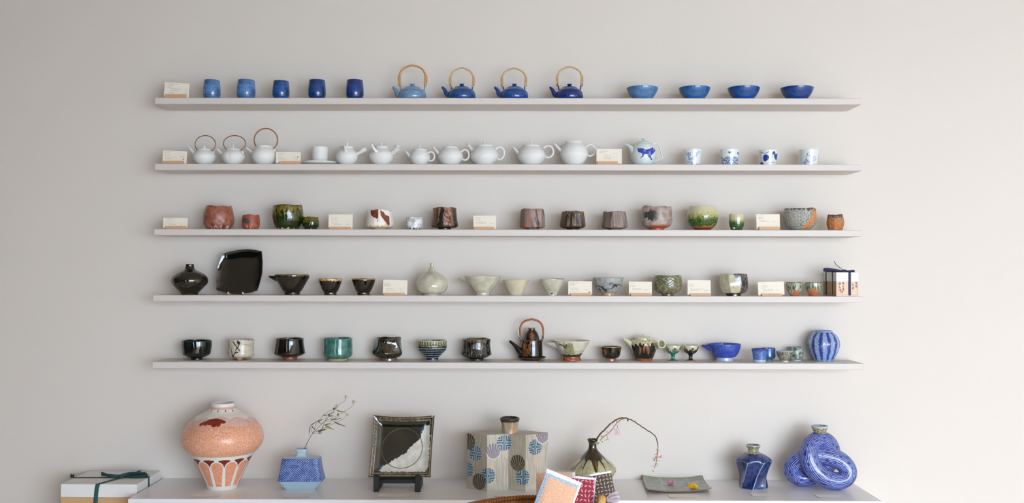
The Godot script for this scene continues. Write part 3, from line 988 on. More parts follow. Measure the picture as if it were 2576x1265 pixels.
	pot("tea_cup", "small snow white cup with dark pin holes", "cup", 1043.0, 2, [[16.4, 0], [17.2, 0], [17.2, 0], [20.4, 4], [21.7, 11], [21.5, 21], [20.6, 29.5]], {"paint": snow, "rough": 0.3, "relief": 0.1, "wall": 2.4, "bend": wob(30, 0.04, 1.0, 7.7, 8, 0.4), "group": group})
	var dark := func(a: float, h: float, r: float) -> Color:
		var st := nz(a, h * 0.10, r, 0.11, 4) + nz(a, h * 0.35, r, 0.25, 9) * 0.3
		var c := mixc(rgb(66, 44, 34), rgb(148, 106, 82), 0.5 + st * 0.7)
		if cos(a) > 0:
			var x := sin(a) * 31 + nz(a, h, r, 0.1, 3) * 3.0
			c = mixc(c, rgb(176, 134, 122), sst(-2, 3, x) * sst(22, 16, x) * (0.5 + nz(a, h, r, 0.12, 12)))
			c = mixc(c, rgb(22, 30, 26), sst(-16 + h * 0.12, -12 + h * 0.12, x) * sst(1, -3, x - h * 0.02) * 0.97)
			c = mixc(c, rgb(26, 30, 26), sst(22, 26, x - h * 0.07) * 0.95)
		c = mixc(c, rgb(50, 34, 22), sst(12, 5, h))
		return c
	pot("tea_bowl", "dark brown tea bowl with a black stripe and pinkish streaks, after the snow white cup", "bowl", 1118.0, 2, [[15.6, 0], [16.4, 0], [16.4, 0], [16.6, 4], [17, 4.5], [17, 4.5], [30, 6], [33.6, 11], [33.6, 18], [31.5, 34], [29.9, 46], [29.6, 53.5]], {"paint": dark, "res": Vector2i(448, 144), "rough": 0.2, "relief": 0.06, "wall": 2.8, "n": 96, "bend": wob(53, 0.03, 1.6, 1.4, 0, 0.0, 0.0, 5), "group": group})
	# three cut sided bowls
	var pink := func(a: float, h: float, r: float) -> Color:
		var c := mixc(rgb(134, 110, 102), rgb(180, 148, 138), 0.5 + nz(a, h * 0.15, r, 0.14) * 0.8 + nz(a, h, r, 0.5, 3) * 0.12)
		if cos(a) > 0:
			var x := sin(a) * 31
			c = mixc(c, rgb(124, 96, 86), sst(-13, -15, x) * 0.6)
			var d := line_d(Vector2(x, h), [Vector2(9, 50), Vector2(13, 28), Vector2(16, 6)])
			c = mixc(c, rgb(66, 72, 78), sst(2.6, 0.8, d + nz(a, h, r, 0.2, 5) * 1.2 - (1.2 if h < 22 else 0.0)))
			d = line_d(Vector2(x, h), [Vector2(5, 30), Vector2(10, 16), Vector2(14, 10)])
			c = mixc(c, rgb(86, 90, 94), sst(2.2, 0.6, d))
			c = mixc(c, rgb(74, 76, 80), sst(26, 29, x + h * 0.0) * sst(30, 44, h))
			c = mixc(c, rgb(186, 98, 62), sst(6.5, 3.0, Vector2(x + 19, h - 9).length()))
		return c
	var brown := func(a: float, h: float, r: float) -> Color:
		var c := mixc(rgb(74, 56, 42), rgb(134, 106, 82), 0.5 + nz(a, h * 0.12, r, 0.2) * 0.8 + nz(a, h, r, 0.5, 3) * 0.15)
		if cos(a) > 0:
			var x := sin(a) * 31
			for l in [[Vector2(-20, 10), Vector2(-16, 40)], [Vector2(-8, 8), Vector2(-4, 42)], [Vector2(2, 30), Vector2(1, 42)]]:
				c = mixc(c, rgb(34, 42, 42), sst(3.4, 1.0, line_d(Vector2(x, h), l) + nz(a, h, r, 0.2, 9) * 1.5))
			c = mixc(c, rgb(96, 104, 118), sst(6.0, 2.0, line_d(Vector2(x, h), [Vector2(12, 36), Vector2(17, 22)]) + nz(a, h, r, 0.25, 1) * 2.0))
			c = mixc(c, rgb(186, 152, 92), sst(0.35, 0.6, nz(a, h * 0.4, r, 0.25, 12)) * sst(26, 36, h))
		return mixc(c, rgb(58, 48, 28), sst(11, 6, h) * 0.8)
	var mauve := func(a: float, h: float, r: float) -> Color:
		var c := mixc(rgb(122, 106, 98), rgb(176, 160, 154), 0.5 + nz(a, h * 0.12, r, 0.2) * 0.6 + nz(a, h, r, 0.5, 3) * 0.15)
		if cos(a) > 0:
			var x := sin(a) * 31
			c = mixc(c, rgb(106, 90, 78), sst(-6, -9, x + sst(44, 22, h) * 5.0) * 0.75)
			c = mixc(c, rgb(78, 62, 54), sst(1.0, 0.2, absf(x + 13 + h * 0.03)))
		return mixc(c, rgb(112, 80, 60), sst(0.4, 0.6, nz(a, h, r, 0.2, 15)) * sst(24, 8, h) * 0.6)
	pot("tea_bowl", "straight pinkish cut sided tea bowl with a slate grey streak", "bowl", 1339.5, 2, [[15.5, 0], [16.5, 0], [16.5, 0], [16.8, 3], [17, 3.5], [17, 3.5], [28, 5.5], [31.6, 9], [31, 28], [29.6, 44], [28.6, 50.5]], {"paint": pink, "res": Vector2i(384, 128), "rough": 0.55, "relief": 0.12, "wall": 3.0, "n": 96, "bend": wob(50, 0.02, 1.2, 0.7, 8, 0.7, 0.0, 3), "group": group})
	pot("tea_bowl", "dark brown cut sided tea bowl with black drips and a wavy rim", "bowl", 1441.0, 2, [[15, 0], [16, 0], [16, 0], [16.2, 3], [17, 3.5], [17, 3.5], [28, 6], [32.4, 10], [31.6, 22], [29.6, 36], [28.3, 45]], {"paint": brown, "res": Vector2i(384, 128), "rough": 0.35, "relief": 0.14, "wall": 3.0, "n": 96, "bend": wob(45, 0.03, 2.4, 4.9, 9, 0.7, 0.0, 3), "group": group})
	pot("tea_bowl", "grey mauve cut sided tea bowl with a notched rim", "bowl", 1546.0, 2, [[16, 0], [17, 0], [17, 0], [17.2, 2.4], [18, 3], [18, 3], [29, 5], [33.4, 9], [32, 22], [29.6, 36], [28.4, 44.5]], {"paint": mauve, "res": Vector2i(384, 128), "rough": 0.55, "relief": 0.14, "wall": 3.0, "n": 96, "bend": wob(44, 0.035, 2.2, 8.8, 8, 0.75, 0.003, 3), "group": group})
	var crawl := func(a: float, h: float, r: float) -> Color:
		var c := mixc(rgb(154, 136, 130), rgb(192, 174, 168), 0.5 + nz(a, h, r, 0.06) * 0.7 + nz(a, h, r, 0.4, 2) * 0.14)
		c = mixc(c, rgb(190, 120, 96), sst(0.35, 0.6, nz(a, h, r, 0.06, 31)) * 0.4)
		c = mixc(c, rgb(120, 90, 82), sst(0.7, 0.2, absf(fmod(h + nz(a, 0, r, 0.03) * 3.0, 16.0) - 8.0)) * 0.5)
		if cos(a) > 0:
			var x := sin(a) * 38
			var g := sst(1.15, 0.7, Vector2((x + 13) / 21.0, (h - 37 - x * 0.05) / 14.0).length() + nz(a, h, r, 0.1, 6) * 0.35)
			g = maxf(g, sst(6, 2, line_d(Vector2(x, h), [Vector2(-4, 40), Vector2(8, 26), Vector2(12, 12)])) * 0.7)
			var web := sst(0.34, 0.1, cz(a, h, r, 0.28) + 0.6)
			c = mixc(c, mixc(rgb(56, 58, 54), rgb(190, 180, 172), web * sst(-16, 10, x)), g * 0.9)
		return mixc(c, rgb(190, 96, 66), sst(13, 7, h + nz(a, 0, r, 0.1) * 3.0 - sin(a) * 3.0))
	pot("tea_bowl", "tall pinkish grey tea bowl with a black crackled blot, on a red foot", "bowl", 1652.0, 2, [[18, 0], [19, 0], [19, 0], [19.2, 4.5], [20, 5], [20, 5], [31, 9], [37, 15], [38.8, 30], [38, 46], [36.2, 57]], {"paint": crawl, "res": Vector2i(448, 144), "rough": 0.35, "relief": 0.16, "wall": 3.0, "n": 96, "bend": wob(57, 0.035, 3.0, 15.2, 0, 0.0, 0.0, 5), "group": group})
	var cream := func(a: float, h: float, r: float, top: float) -> Color:
		var f := h / top
		var n := nz(a, h * 0.5, r, 0.12) * 0.07 + nz(a, h * 0.8, r, 0.32, 3) * 0.12
		var c := mixc(rgb(52, 88, 28), rgb(208, 204, 162), sst(0.38, 0.74, f + n))
		c = mixc(c, rgb(188, 178, 84), sst(0.12, 0.0, absf(f - 0.58 + n)) * 0.6)
		c = mixc(c, rgb(24, 50, 20), sst(0.25, 0.6, nz(a, h * 0.5, r, 0.3, 7)) * sst(0.6, 0.35, f) * 0.8)
		c = mixc(c, rgb(170, 178, 96), sst(0.4, 0.65, nz(a, h * 0.5, r, 0.3, 17)) * sst(0.62, 0.3, f) * 0.7)
		return mixc(c, rgb(222, 218, 190), sst(0.82, 0.98, f) * 0.5)
	var creamy := func(a: float, h: float, r: float) -> Color:
		var c: Color = cream.call(a, h, r, 59.0)
		var e := 10.5 + nz(a, 0, r, 0.1, 5) * 2.5 + (8.0 * sst(3.5, 1.0, absf(sin(a) * 38 - 24 + (h - 12) * -0.5)) if cos(a) > 0 else 0.0)
		return mixc(c, mixc(rgb(120, 56, 36), rgb(206, 128, 74), sst(2, 12, h)), sst(0.0, 1.2, e - h))
	pot("tea_bowl", "round cream and green tea bowl with an orange clay base", "bowl", 1767.6, 2, [[19, 0], [20, 0], [20, 0], [21, 2.5], [28, 8], [36, 20], [39, 33], [37.4, 45], [33.2, 58.5]], {"paint": creamy, "res": Vector2i(448, 160), "rough": 0.14, "relief": 0.06, "wall": 2.6, "n": 96, "bend": wob(59, 0.02, 1.6, 6.4), "group": group})
	var tiny := func(a: float, h: float, r: float) -> Color:
		if cos(a) > 0 and Vector2(sin(a) * 15 + 8.6, h - 5).length() < 2.2:
			return rgb(250, 250, 248)
		return mixc(cream.call(a, h * 1.4 + 2.0, r * 1.6, 59.0), rgb(40, 84, 78), 0.25 * sst(26, 14, h))
	pot("tea_cup", "small cream and green cup with a white dot near its base", "cup", 1853.0, 2, [[12.6, 0], [13.2, 0], [13.2, 0], [15.4, 5], [18.4, 14], [19.2, 24], [19, 34], [18.4, 39.5]], {"paint": tiny, "rough": 0.12, "wall": 2.0, "bend": wob(39, 0.02, 1.2, 3.9), "group": group})
	var stone := func(a: float, h: float, r: float) -> Color:
		var w := cz(a, h, r, 0.36)
		var c := mixc(rgb(70, 68, 62), rgb(208, 208, 198), sst(-0.97, -0.84, w))
		c = mixc(c, rgb(130, 136, 116), 0.25 * sst(40, 20, h))
		if cos(a) > 0:
			var x := sin(a) * 40
			var d := line_d(Vector2(x, h), [Vector2(27, 50), Vector2(26, 30), Vector2(17, 14), Vector2(2, 1)])
			var o := sst(9.0, 4.5, d + nz(a, h, r, 0.12, 3) * 4.0)
			o = maxf(o, sst(37, 39.5, x))
			c = mixc(c, mixc(rgb(196, 112, 54), rgb(226, 158, 106), 0.5 + nz(a, h, r, 0.25, 8)), o * 0.95)
		return mixc(c, rgb(62, 56, 50), sst(48, 52, h + nz(a, 0, r, 0.12) * 5.0 + sin(a) * 2.0) * 0.85)
	pot("tea_bowl", "large grey speckled tea bowl with an orange flame mark, past the last card", "bowl", 2012.5, 2, [[21, 0], [22, 0], [22, 0], [30, 7], [38.5, 18], [41, 31], [40, 43], [37.6, 53]], {"paint": stone, "res": Vector2i(448, 144), "rough": 0.5, "relief": 0.14, "wall": 2.8, "n": 96, "bend": wob(53, 0.02, 1.8, 2.7), "group": group})
	var flame := func(a: float, h: float, r: float) -> Color:
		var c := mixc(rgb(160, 96, 48), rgb(214, 146, 88), 0.5 + nz(a, h, r, 0.25) * 0.7)
		c = mixc(c, rgb(150, 146, 140), sst(0.1, 0.5, nz(a, h, r, 0.12, 9) + sin(a) * 0.3) * sst(14, 30, h))
		return mixc(c, rgb(74, 72, 74), sst(30, 37, h + nz(a, h, r, 0.2, 4) * 6.0))
	pot("tea_cup", "small orange cup with a smoky grey rim at the end of the middle shelf", "cup", 2101.5, 2, [[15.6, 0], [16.4, 0], [16.4, 0], [19.5, 8], [22, 17.5], [20.6, 27], [18.3, 38]], {"paint": flame, "rough": 0.55, "relief": 0.12, "wall": 2.2, "bend": wob(38, 0.03, 1.4, 9.9, 8, 0.55), "group": group})

# ---------------------------------------------------------------- fourth shelf: black and cream stoneware
func fourth_shelf() -> void:
	var tenmoku := func(a: float, h: float, r: float, top: float) -> Color:
		var c := mixc(rgb(9, 11, 8), rgb(26, 24, 14), 0.5 + nz(a, h, r, 0.06))
		c = mixc(c, rgb(120, 84, 34), sst(0.45, 0.75, nz(a, h * 0.6, r, 0.13, 3)) * sst(top * 0.6, top, h) * 0.8)
		c = mixc(c, rgb(150, 128, 60), sst(0.0, 3.0, h - top + 5.0 + nz(a, 0, r, 0.16, 5) * 3.5) * 0.55)
		c = mixc(c, rgb(210, 200, 170), sst(0.80, 0.9, nz(a, h, r, 0.5, 11)) * 0.4)
		return mixc(c, rgb(74, 48, 28), sst(0.0, 1.5, 5.0 + nz(a, 0, r, 0.2, 8) * 3.0 - h))
	pot("bottle_vase", "squat black bottle vase with a short neck at the start of the fourth shelf", "vase", 476.8, 3, [[19, 0], [20.2, 0], [20.2, 0], [22.5, 6], [33, 17], [42.5, 27], [45.2, 36], [42.5, 45], [33, 54], [20, 60.5], [12.6, 65], [10.6, 70], [10, 73], [10.3, 77]], {"paint": func(a, h, r): return mixc(tenmoku.call(a, h, r, 120.0), rgb(46, 44, 22), 0.25), "rough": 0.08, "wall": 2.4, "n": 96})
	# the black slab plate on its little white stand
	var face := func(u: float, v: float) -> Color:
		var c := rgb(8, 11, 8)
		var sp := ns.get_noise_2d(u * 46, v * 46)
		if sp > 0.86:
			c = mixc(c, rgb(196, 190, 150), 0.55)
		var e := maxf(absf(u - 0.5), absf(v - 0.5)) * 2.0
		return mixc(c, rgb(92, 64, 30), sst(0.955, 0.99, e + ns.get_noise_2d(u * 8, v * 8) * 0.012) * 0.8)
	var p0 := on_level(606, 742.5, shelf_y[3])
	var pz := 0.075
	var s := (CZ - pz) / F
	var pa := Vector3(on_plane(606, 743, pz).x, shelf_y[3], pz)
	var t := thing("slab_plate", "large square black plate standing upright on the fourth shelf", "plate", pa)
	var shape := func(u: float, v: float) -> Vector3:
		var fu := u * 0.5 + 0.5
		var fv := v * 0.5 + 0.5
		var x := lerpf(lerpf(-57.0, 45.4, fu), lerpf(-45.6, 51.7, fu), fv) + u * 6.5 * (1.0 - v * v) + 0.7 * ns.get_noise_2d(v * 1.6, 4 + u)
		var y := lerpf(lerpf(12.0, 10.5, fu), lerpf(102.5, 110.0, fu), fv) + (1.0 - u * u) * lerpf(-10.0, 8.0, fv) + 0.8 * ns.get_noise_2d(u * 1.6, 9 + v)
		var e := pow(maxf(absf(u), absf(v)), 6.0)
		return Vector3(x, y, 5.0 * e) * s
	var d := dish(shape, 28, 4.5 * s)
	var lean := Basis(Vector3.RIGHT, -0.16)
	part(t, "plate_face", d[0].mesh(), mat(Color.WHITE, 0.06, picture(256, 256, face)), Vector3(0, 0, 0.022), lean)
	part(t, "plate_edge", d[1].mesh(), mat(rgb(44, 30, 20), 0.25), Vector3(0, 0, 0.022), lean)
	var st := thing("plate_stand", "small white prong stand holding the square black plate", "stand", pa)
	for x in [-23.4, 13.0]:
		var w := swept(MB.new(), curve([Vector3(x * s, 0.004, -0.035), Vector3(x * s, 0.004, 0.02), Vector3(x * s, 0.005, 0.047), Vector3(x * s, 0.012, 0.05)], 4), 0.0026, {"n": 8})
		part(st, "prong", w.mesh(), mat(rgb(240, 240, 238), 0.35))
	part(st, "back_rest", swept(MB.new(), curve([Vector3(-23.4 * s, 0.004, -0.035), Vector3(-8 * s, 0.055, -0.012), Vector3(13 * s, 0.004, -0.035)], 5), 0.0026, {"n": 8}).mesh(), mat(rgb(240, 240, 238), 0.35))
	var sb := pot("spouted_bowl", "black pouring bowl with a short lip, beside the square plate", "bowl", 735.0, 3, [[18.6, 0], [19.8, 0], [19.8, 0], [19.2, 7], [23, 11], [31, 24], [40.5, 41], [43.2, 47], [43.2, 51]], {"paint": func(a, h, r): return tenmoku.call(a, h, r, 51.0), "res": Vector2i(384, 128), "rough": 0.08, "parts": true, "body": "bowl", "wall": 2.4, "bend": wob(51, 0.015, 1.2, 3.0)})
	beak_part(sb, "spout", Vector2(-28, 51.5), Vector2(-58.5, 49.0), 20, 2.6, 24, 4.5)
	for k in [[831.0, "black cup with a frothy golden rim, first of the two matching black cups", 2.0], [914.4, "black cup with a thin brown rim, nearest to the cream bottle", 8.0]]:
		var o: float = k[2]
		var paint := func(a: float, h: float, r: float) -> Color:
			var c: Color = tenmoku.call(a, h, r, 60.0)
			var e := 37.0 + nz(a, 0, r, 0.16, o) * 2.5
			if o < 5:
				c = mixc(c, mixc(rgb(232, 214, 180), rgb(170, 122, 58), 0.5 + nz(a, h, r, 0.3, 4)), sst(e - 3.0, e, h))
			else:
				c = mixc(c, rgb(184, 136, 76), sst(38.5, 40, h) * 0.9)
			return mixc(c, rgb(66, 46, 32), sst(7.6, 6.4, h))
		pot("tea_cup", k[1], "cup", k[0], 3, [[15.2, 0], [16, 0], [16, 0], [15.4, 6], [16.2, 7.2], [16.2, 7.2], [20, 13], [26, 27], [29.2, 37], [29.2, 41.5]], {"paint": paint, "rough": 0.08, "wall": 2.2, "bend": wob(41, 0.012, 1.2, o), "group": "black cups on the fourth shelf"})
	var sand := func(a: float, h: float, r: float) -> Color:
		var c := mixc(rgb(196, 192, 170), rgb(216, 212, 192), 0.5 + nz(a, h, r, 0.05) * 0.8 + nz(a, h * 7.0, r, 0.04, 6) * 0.45)
		c = mixc(c, rgb(180, 186, 150), sst(0.2, 0.7, nz(a, h, r, 0.035, 15)) * 0.6)
		return mixc(c, rgb(106, 82, 50), sst(0.84, 0.94, nz(a, h, r, 0.55, 3)) * 0.6)
	var biscuit := func(a: float, h: float, r: float) -> Color:
		return mixc(sand.call(a, h, r), rgb(222, 208, 176), 0.55)
	pot("bottle_vase", "round cream bottle vase with a slender neck in the middle of the fourth shelf", "vase", 1086.3, 3, [[20, 0], [21, 0], [21, 0], [22, 3], [32, 8], [39.2, 18], [40, 27], [36.5, 40], [26, 51], [13, 58.5], [8.4, 63], [5.6, 70], [4.7, 76], [5.2, 80.5]], {"paint": sand, "res": Vector2i(384, 160), "rough": 0.13, "wall": 1.6, "n": 96, "relief": 0.03})
	sb = pot("spouted_bowl", "cream pouring bowl with a small lip, right after the cream bottle", "bowl", 1214.5, 3, [[16.8, 0], [17.6, 0], [17.6, 0], [17, 6], [19, 8], [28, 18], [38, 33], [44.5, 43], [46, 48.5]], {"paint": sand, "res": Vector2i(384, 128), "rough": 0.16, "parts": true, "body": "bowl", "relief": 0.05, "wall": 2.2, "bend": wob(48, 0.01, 0.8, 3.7)})
	beak_part(sb, "spout", Vector2(-28, 49.0), Vector2(-60.5, 46.5), 20, 2.6, 20, 4.5)
	pot("tea_bowl", "warm cream cone shaped bowl with flecks, third cream piece on the fourth shelf", "bowl", 1297.5, 3, [[15, 0], [16, 0], [16, 0], [17, 3], [22, 13], [29, 29], [33.2, 39]], {"paint": biscuit, "rough": 0.2, "wall": 2.0, "bend": wob(39, 0.012, 0.8, 4.4), "relief": 0.05})
	var drip := func(a: float, h: float, r: float) -> Color:
		var c: Color = sand.call(a, h, r)
		if cos(a) > 0 and Vector2((sin(a) * 14 + 1.0) / 3.2, (h - 5) / 1.8).length() < 1.0:
			return rgb(66, 46, 24)
		return c
	pot("tea_bowl", "deeper cream cup with a dark drip mark near its foot", "cup", 1388.5, 3, [[12.4, 0], [13.2, 0], [13.2, 0], [13.6, 5], [17, 11], [25, 24], [30, 36], [31, 42]], {"paint": drip, "rough": 0.18, "wall": 2.0, "bend": wob(42, 0.012, 1.6, 5.3), "relief": 0.05})
	var fern := [pts2([-30, 23, -24, 25, -18, 22, -12, 18, -4, 17, 4, 18, 10, 22, 16, 26, 24, 29, 31, 25]), pts2([6, 20, 9.5, 26, 8.5, 31, 4, 33, 0, 31, 1.5, 28]), pts2([-20, 20, -21, 16, -18, 14.5, -17, 17])]
	var slate := func(a: float, h: float, r: float) -> Color:
		var c := mixc(rgb(148, 152, 152), rgb(172, 174, 172), 0.5 + nz(a, h, r, 0.08) * 0.7)
		if h < 6.6:
			return mixc(rgb(206, 166, 118), rgb(190, 146, 98), 0.5 + nz(a, h, r, 0.2))
		c = mixc(c, rgb(190, 188, 182), sst(0.3, 0.6, nz(a, h, r, 0.12, 3)) * sst(26, 40, h) * 0.6)
		if cos(a) > 0:
			var p := Vector2(sin(a) * lerpf(20, 38, sst(4, 40, h)), h)
			var w := 0.0
			for l in fern:
				w = maxf(w, sst(1.25, 0.5, line_d(p, l)))
			for l in [[Vector2(13, 27), Vector2(5, 2.8), 0.5], [Vector2(17, 25), Vector2(4, 2.0), 1.2], [Vector2(-10, 16), Vector2(6, 2.6), -0.6], [Vector2(-15, 22), Vector2(4, 2), -0.3], [Vector2(-7, 12), Vector2(3.6, 1.6), -1.0]]:
				var e: Vector2 = (p - l[0]).rotated(-l[2])
				w = maxf(w, sst(1.1, 0.85, Vector2(e.x / l[1].x, e.y / l[1].y).length()))
			c = mixc(c, rgb(56, 62, 66), w * 0.95)
		return c
	pot("tea_bowl", "grey bowl painted with a dark curling vine, on a tan foot", "bowl", 1530.0, 3, [[15.8, 0], [16.6, 0], [16.6, 0], [16.4, 6], [18, 6.8], [18, 6.8], [27, 13], [33.5, 24], [37, 36], [38.2, 45]], {"paint": slate, "res": Vector2i(512, 144), "rough": 0.2, "wall": 2.2, "n": 84, "bend": wob(45, 0.01, 0.8, 6.2, 0, 0.0, 0.0, 6)})
	# woven relief
	var weave := func(a: float, h: float) -> float:
		var x := a * 20.0
		var u := (x * 1.15 + h) * 0.105 + 0.2
		var v := (h - x * 1.15) * 0.105 + 0.4
		var cell := posmod(int(floor(u * 0.4)) + int(floor(v * 0.4)), 2)
		var g := fposmod(u if cell else v, 1.0)
		var e := minf(fposmod(u * 0.4, 1.0), fposmod(v * 0.4, 1.0))
		return sst(0.0, 0.16, minf(g, 1.0 - g)) * sst(0.0, 0.05, e)
	var woven := func(a: float, h: float, r: float) -> Color:
		var c := mixc(rgb(104, 104, 72), rgb(152, 150, 118), 0.5 + nz(a, h, r, 0.1))
		var w: float = weave.call(a, h)
		c = mixc(rgb(54, 54, 32), c, 0.35 + 0.65 * w)
		return mixc(c, rgb(126, 76, 48), sst(5, 2, h))
	pot("tea_bowl", "olive green bowl carved with a basket weave, between two cards", "bowl", 1679.6, 3, [[13.8, 0], [14.6, 0], [14.6, 0], [14.4, 4], [16, 4.6], [16, 4.6], [27, 9], [34, 19], [35.4, 31], [34.6, 43], [33, 50.5]], {"paint": woven, "res": Vector2i(512, 160), "rough": 0.14, "wall": 2.6, "n": 180, "sub": 8, "bend": func(q: Vector3, a: float) -> Vector3:
		var f: float = 1.0 + (0.025 * (weave.call(a, q.y) - 1.0) * sst(6, 12, q.y) * sst(50, 46, q.y) if q.x * q.x + q.z * q.z > 700 else 0.0)
		return Vector3(q.x * f, q.y + 0.8 * sin(a * 2), q.z * f)})
	# faceted two tone bowl
	var split := func(a: float, h: float, r: float) -> Color:
		var x := sin(a) * 35
		var c := mixc(rgb(188, 184, 152), rgb(206, 202, 174), 0.5 + nz(a, h, r, 0.07))
		var dark := mixc(rgb(46, 44, 40), rgb(112, 106, 104), 0.5 + nz(a, h, r, 0.12, 3) * 0.9)
		if cos(a) > 0:
			var edge := minf(-6.0 + (54 - h) * 0.62, 12.0 if h < 30 else 99.0)
			if h < 13:
				edge = 12 - (13 - h) * 0.4
			c = mixc(c, dark, sst(-0.8, 0.8, x - edge))
			c = mixc(c, rgb(30, 28, 24), sst(1.0, 0.3, line_d(Vector2(x, h), [Vector2(14, 54), Vector2(26, 28), Vector2(17, 8)])) * 0.8)
			c = mixc(c, rgb(150, 144, 116), sst(0.9, 0.2, line_d(Vector2(x, h), [Vector2(-28, 52), Vector2(-16, 28), Vector2(-15, 8)])) * 0.6)
			c = mixc(c, rgb(64, 54, 40), sst(1.0, 0.3, Vector2((x + 7), (h - 22) * 0.4).length()))
		else:
			c = dark
		c = mixc(c, rgb(40, 40, 34), sst(8.0, 5.6, h))
		return mixc(c, rgb(202, 146, 100), sst(3.6, 2.6, Vector2(x - 4, (h - 2) * 1.6).length() * 0.6))
	pot("tea_bowl", "boldly faceted bowl, half cream and half black, on a broken foot ring", "bowl", 1844.8, 3, [[17.6, 0], [18.6, 0], [18.6, 0], [18.4, 4.6], [20, 5.4], [20, 5.4], [30, 9], [35, 20], [36.4, 30], [35.4, 42], [34.2, 55]], {"paint": split, "res": Vector2i(448, 144), "rough": 0.16, "wall": 3.0, "n": 120, "bend": wob(55, 0.02, 1.0, 0.35, 7, 0.85, 0.004, 5)})
	# two small cups with bare clay bases
	for k in [[1998.4, 21.6, 10.4, "small cup with a mossy glaze over bare clay, nearest to the card", 3.0], [2047.0, 20.7, 11.2, "small cup with a dark dripping glaze over bare clay, beside the ribboned boxes", 9.0]]:
		var o: float = k[4]
		var bare := func(a: float, h: float, r: float) -> Color:
			var n := nz(a, h * 0.15, r, 0.3, o)
			var c := mixc(rgb(132, 142, 108), rgb(202, 204, 190), 0.5 + n * 0.9)
			c = mixc(c, rgb(36, 48, 34), sst(0.05, 0.5, nz(a, h * 0.25, r, 0.22, o + 4)) * sst(32, 22, h) * 0.9)
			c = mixc(c, rgb(188, 206, 214), sst(0.3, 0.6, nz(a, h * 0.3, r, 0.3, o + 9)) * sst(30, 12, h) * 0.7)
			c = mixc(c, rgb(120, 110, 84), sst(31.5, 33, h))
			var e := 15.0 + 5.0 * sin(a * 2.0 + o) - (14.0 * sst(0.5, 0.2, absf(a + 0.75)) if o < 5 else 0.0)
			return mixc(c, mixc(rgb(190, 112, 70), rgb(206, 136, 92), 0.5 + nz(a, h, r, 0.2)), sst(0.0, 1.4, e - h))
		pot("tea_cup", k[3], "cup", k[0], 3, [[k[2] - 1, 0], [k[2], 0], [k[2], 0], [13.5, 5], [18, 13], [20, 22], [k[1], 33.5]], {"paint": bare, "rough": 0.14, "wall": 1.8, "bend": wob(33, 0.02, 0.8, o), "group": "small clay based cups on the fourth shelf", "zf": 0.12})
	gift_boxes()

func wood_tex(c: Color, d: Color, along: float) -> ImageTexture:
	return picture(128, 128, func(u: float, v: float) -> Color: return mixc(c, d, 0.5 + ns.get_noise_2d(u * (3.0 if along > 0 else 22.0), v * (22.0 if along > 0 else 3.0)) * 0.5 + ns.get_noise_2d(u * 40, v * 40) * 0.1))

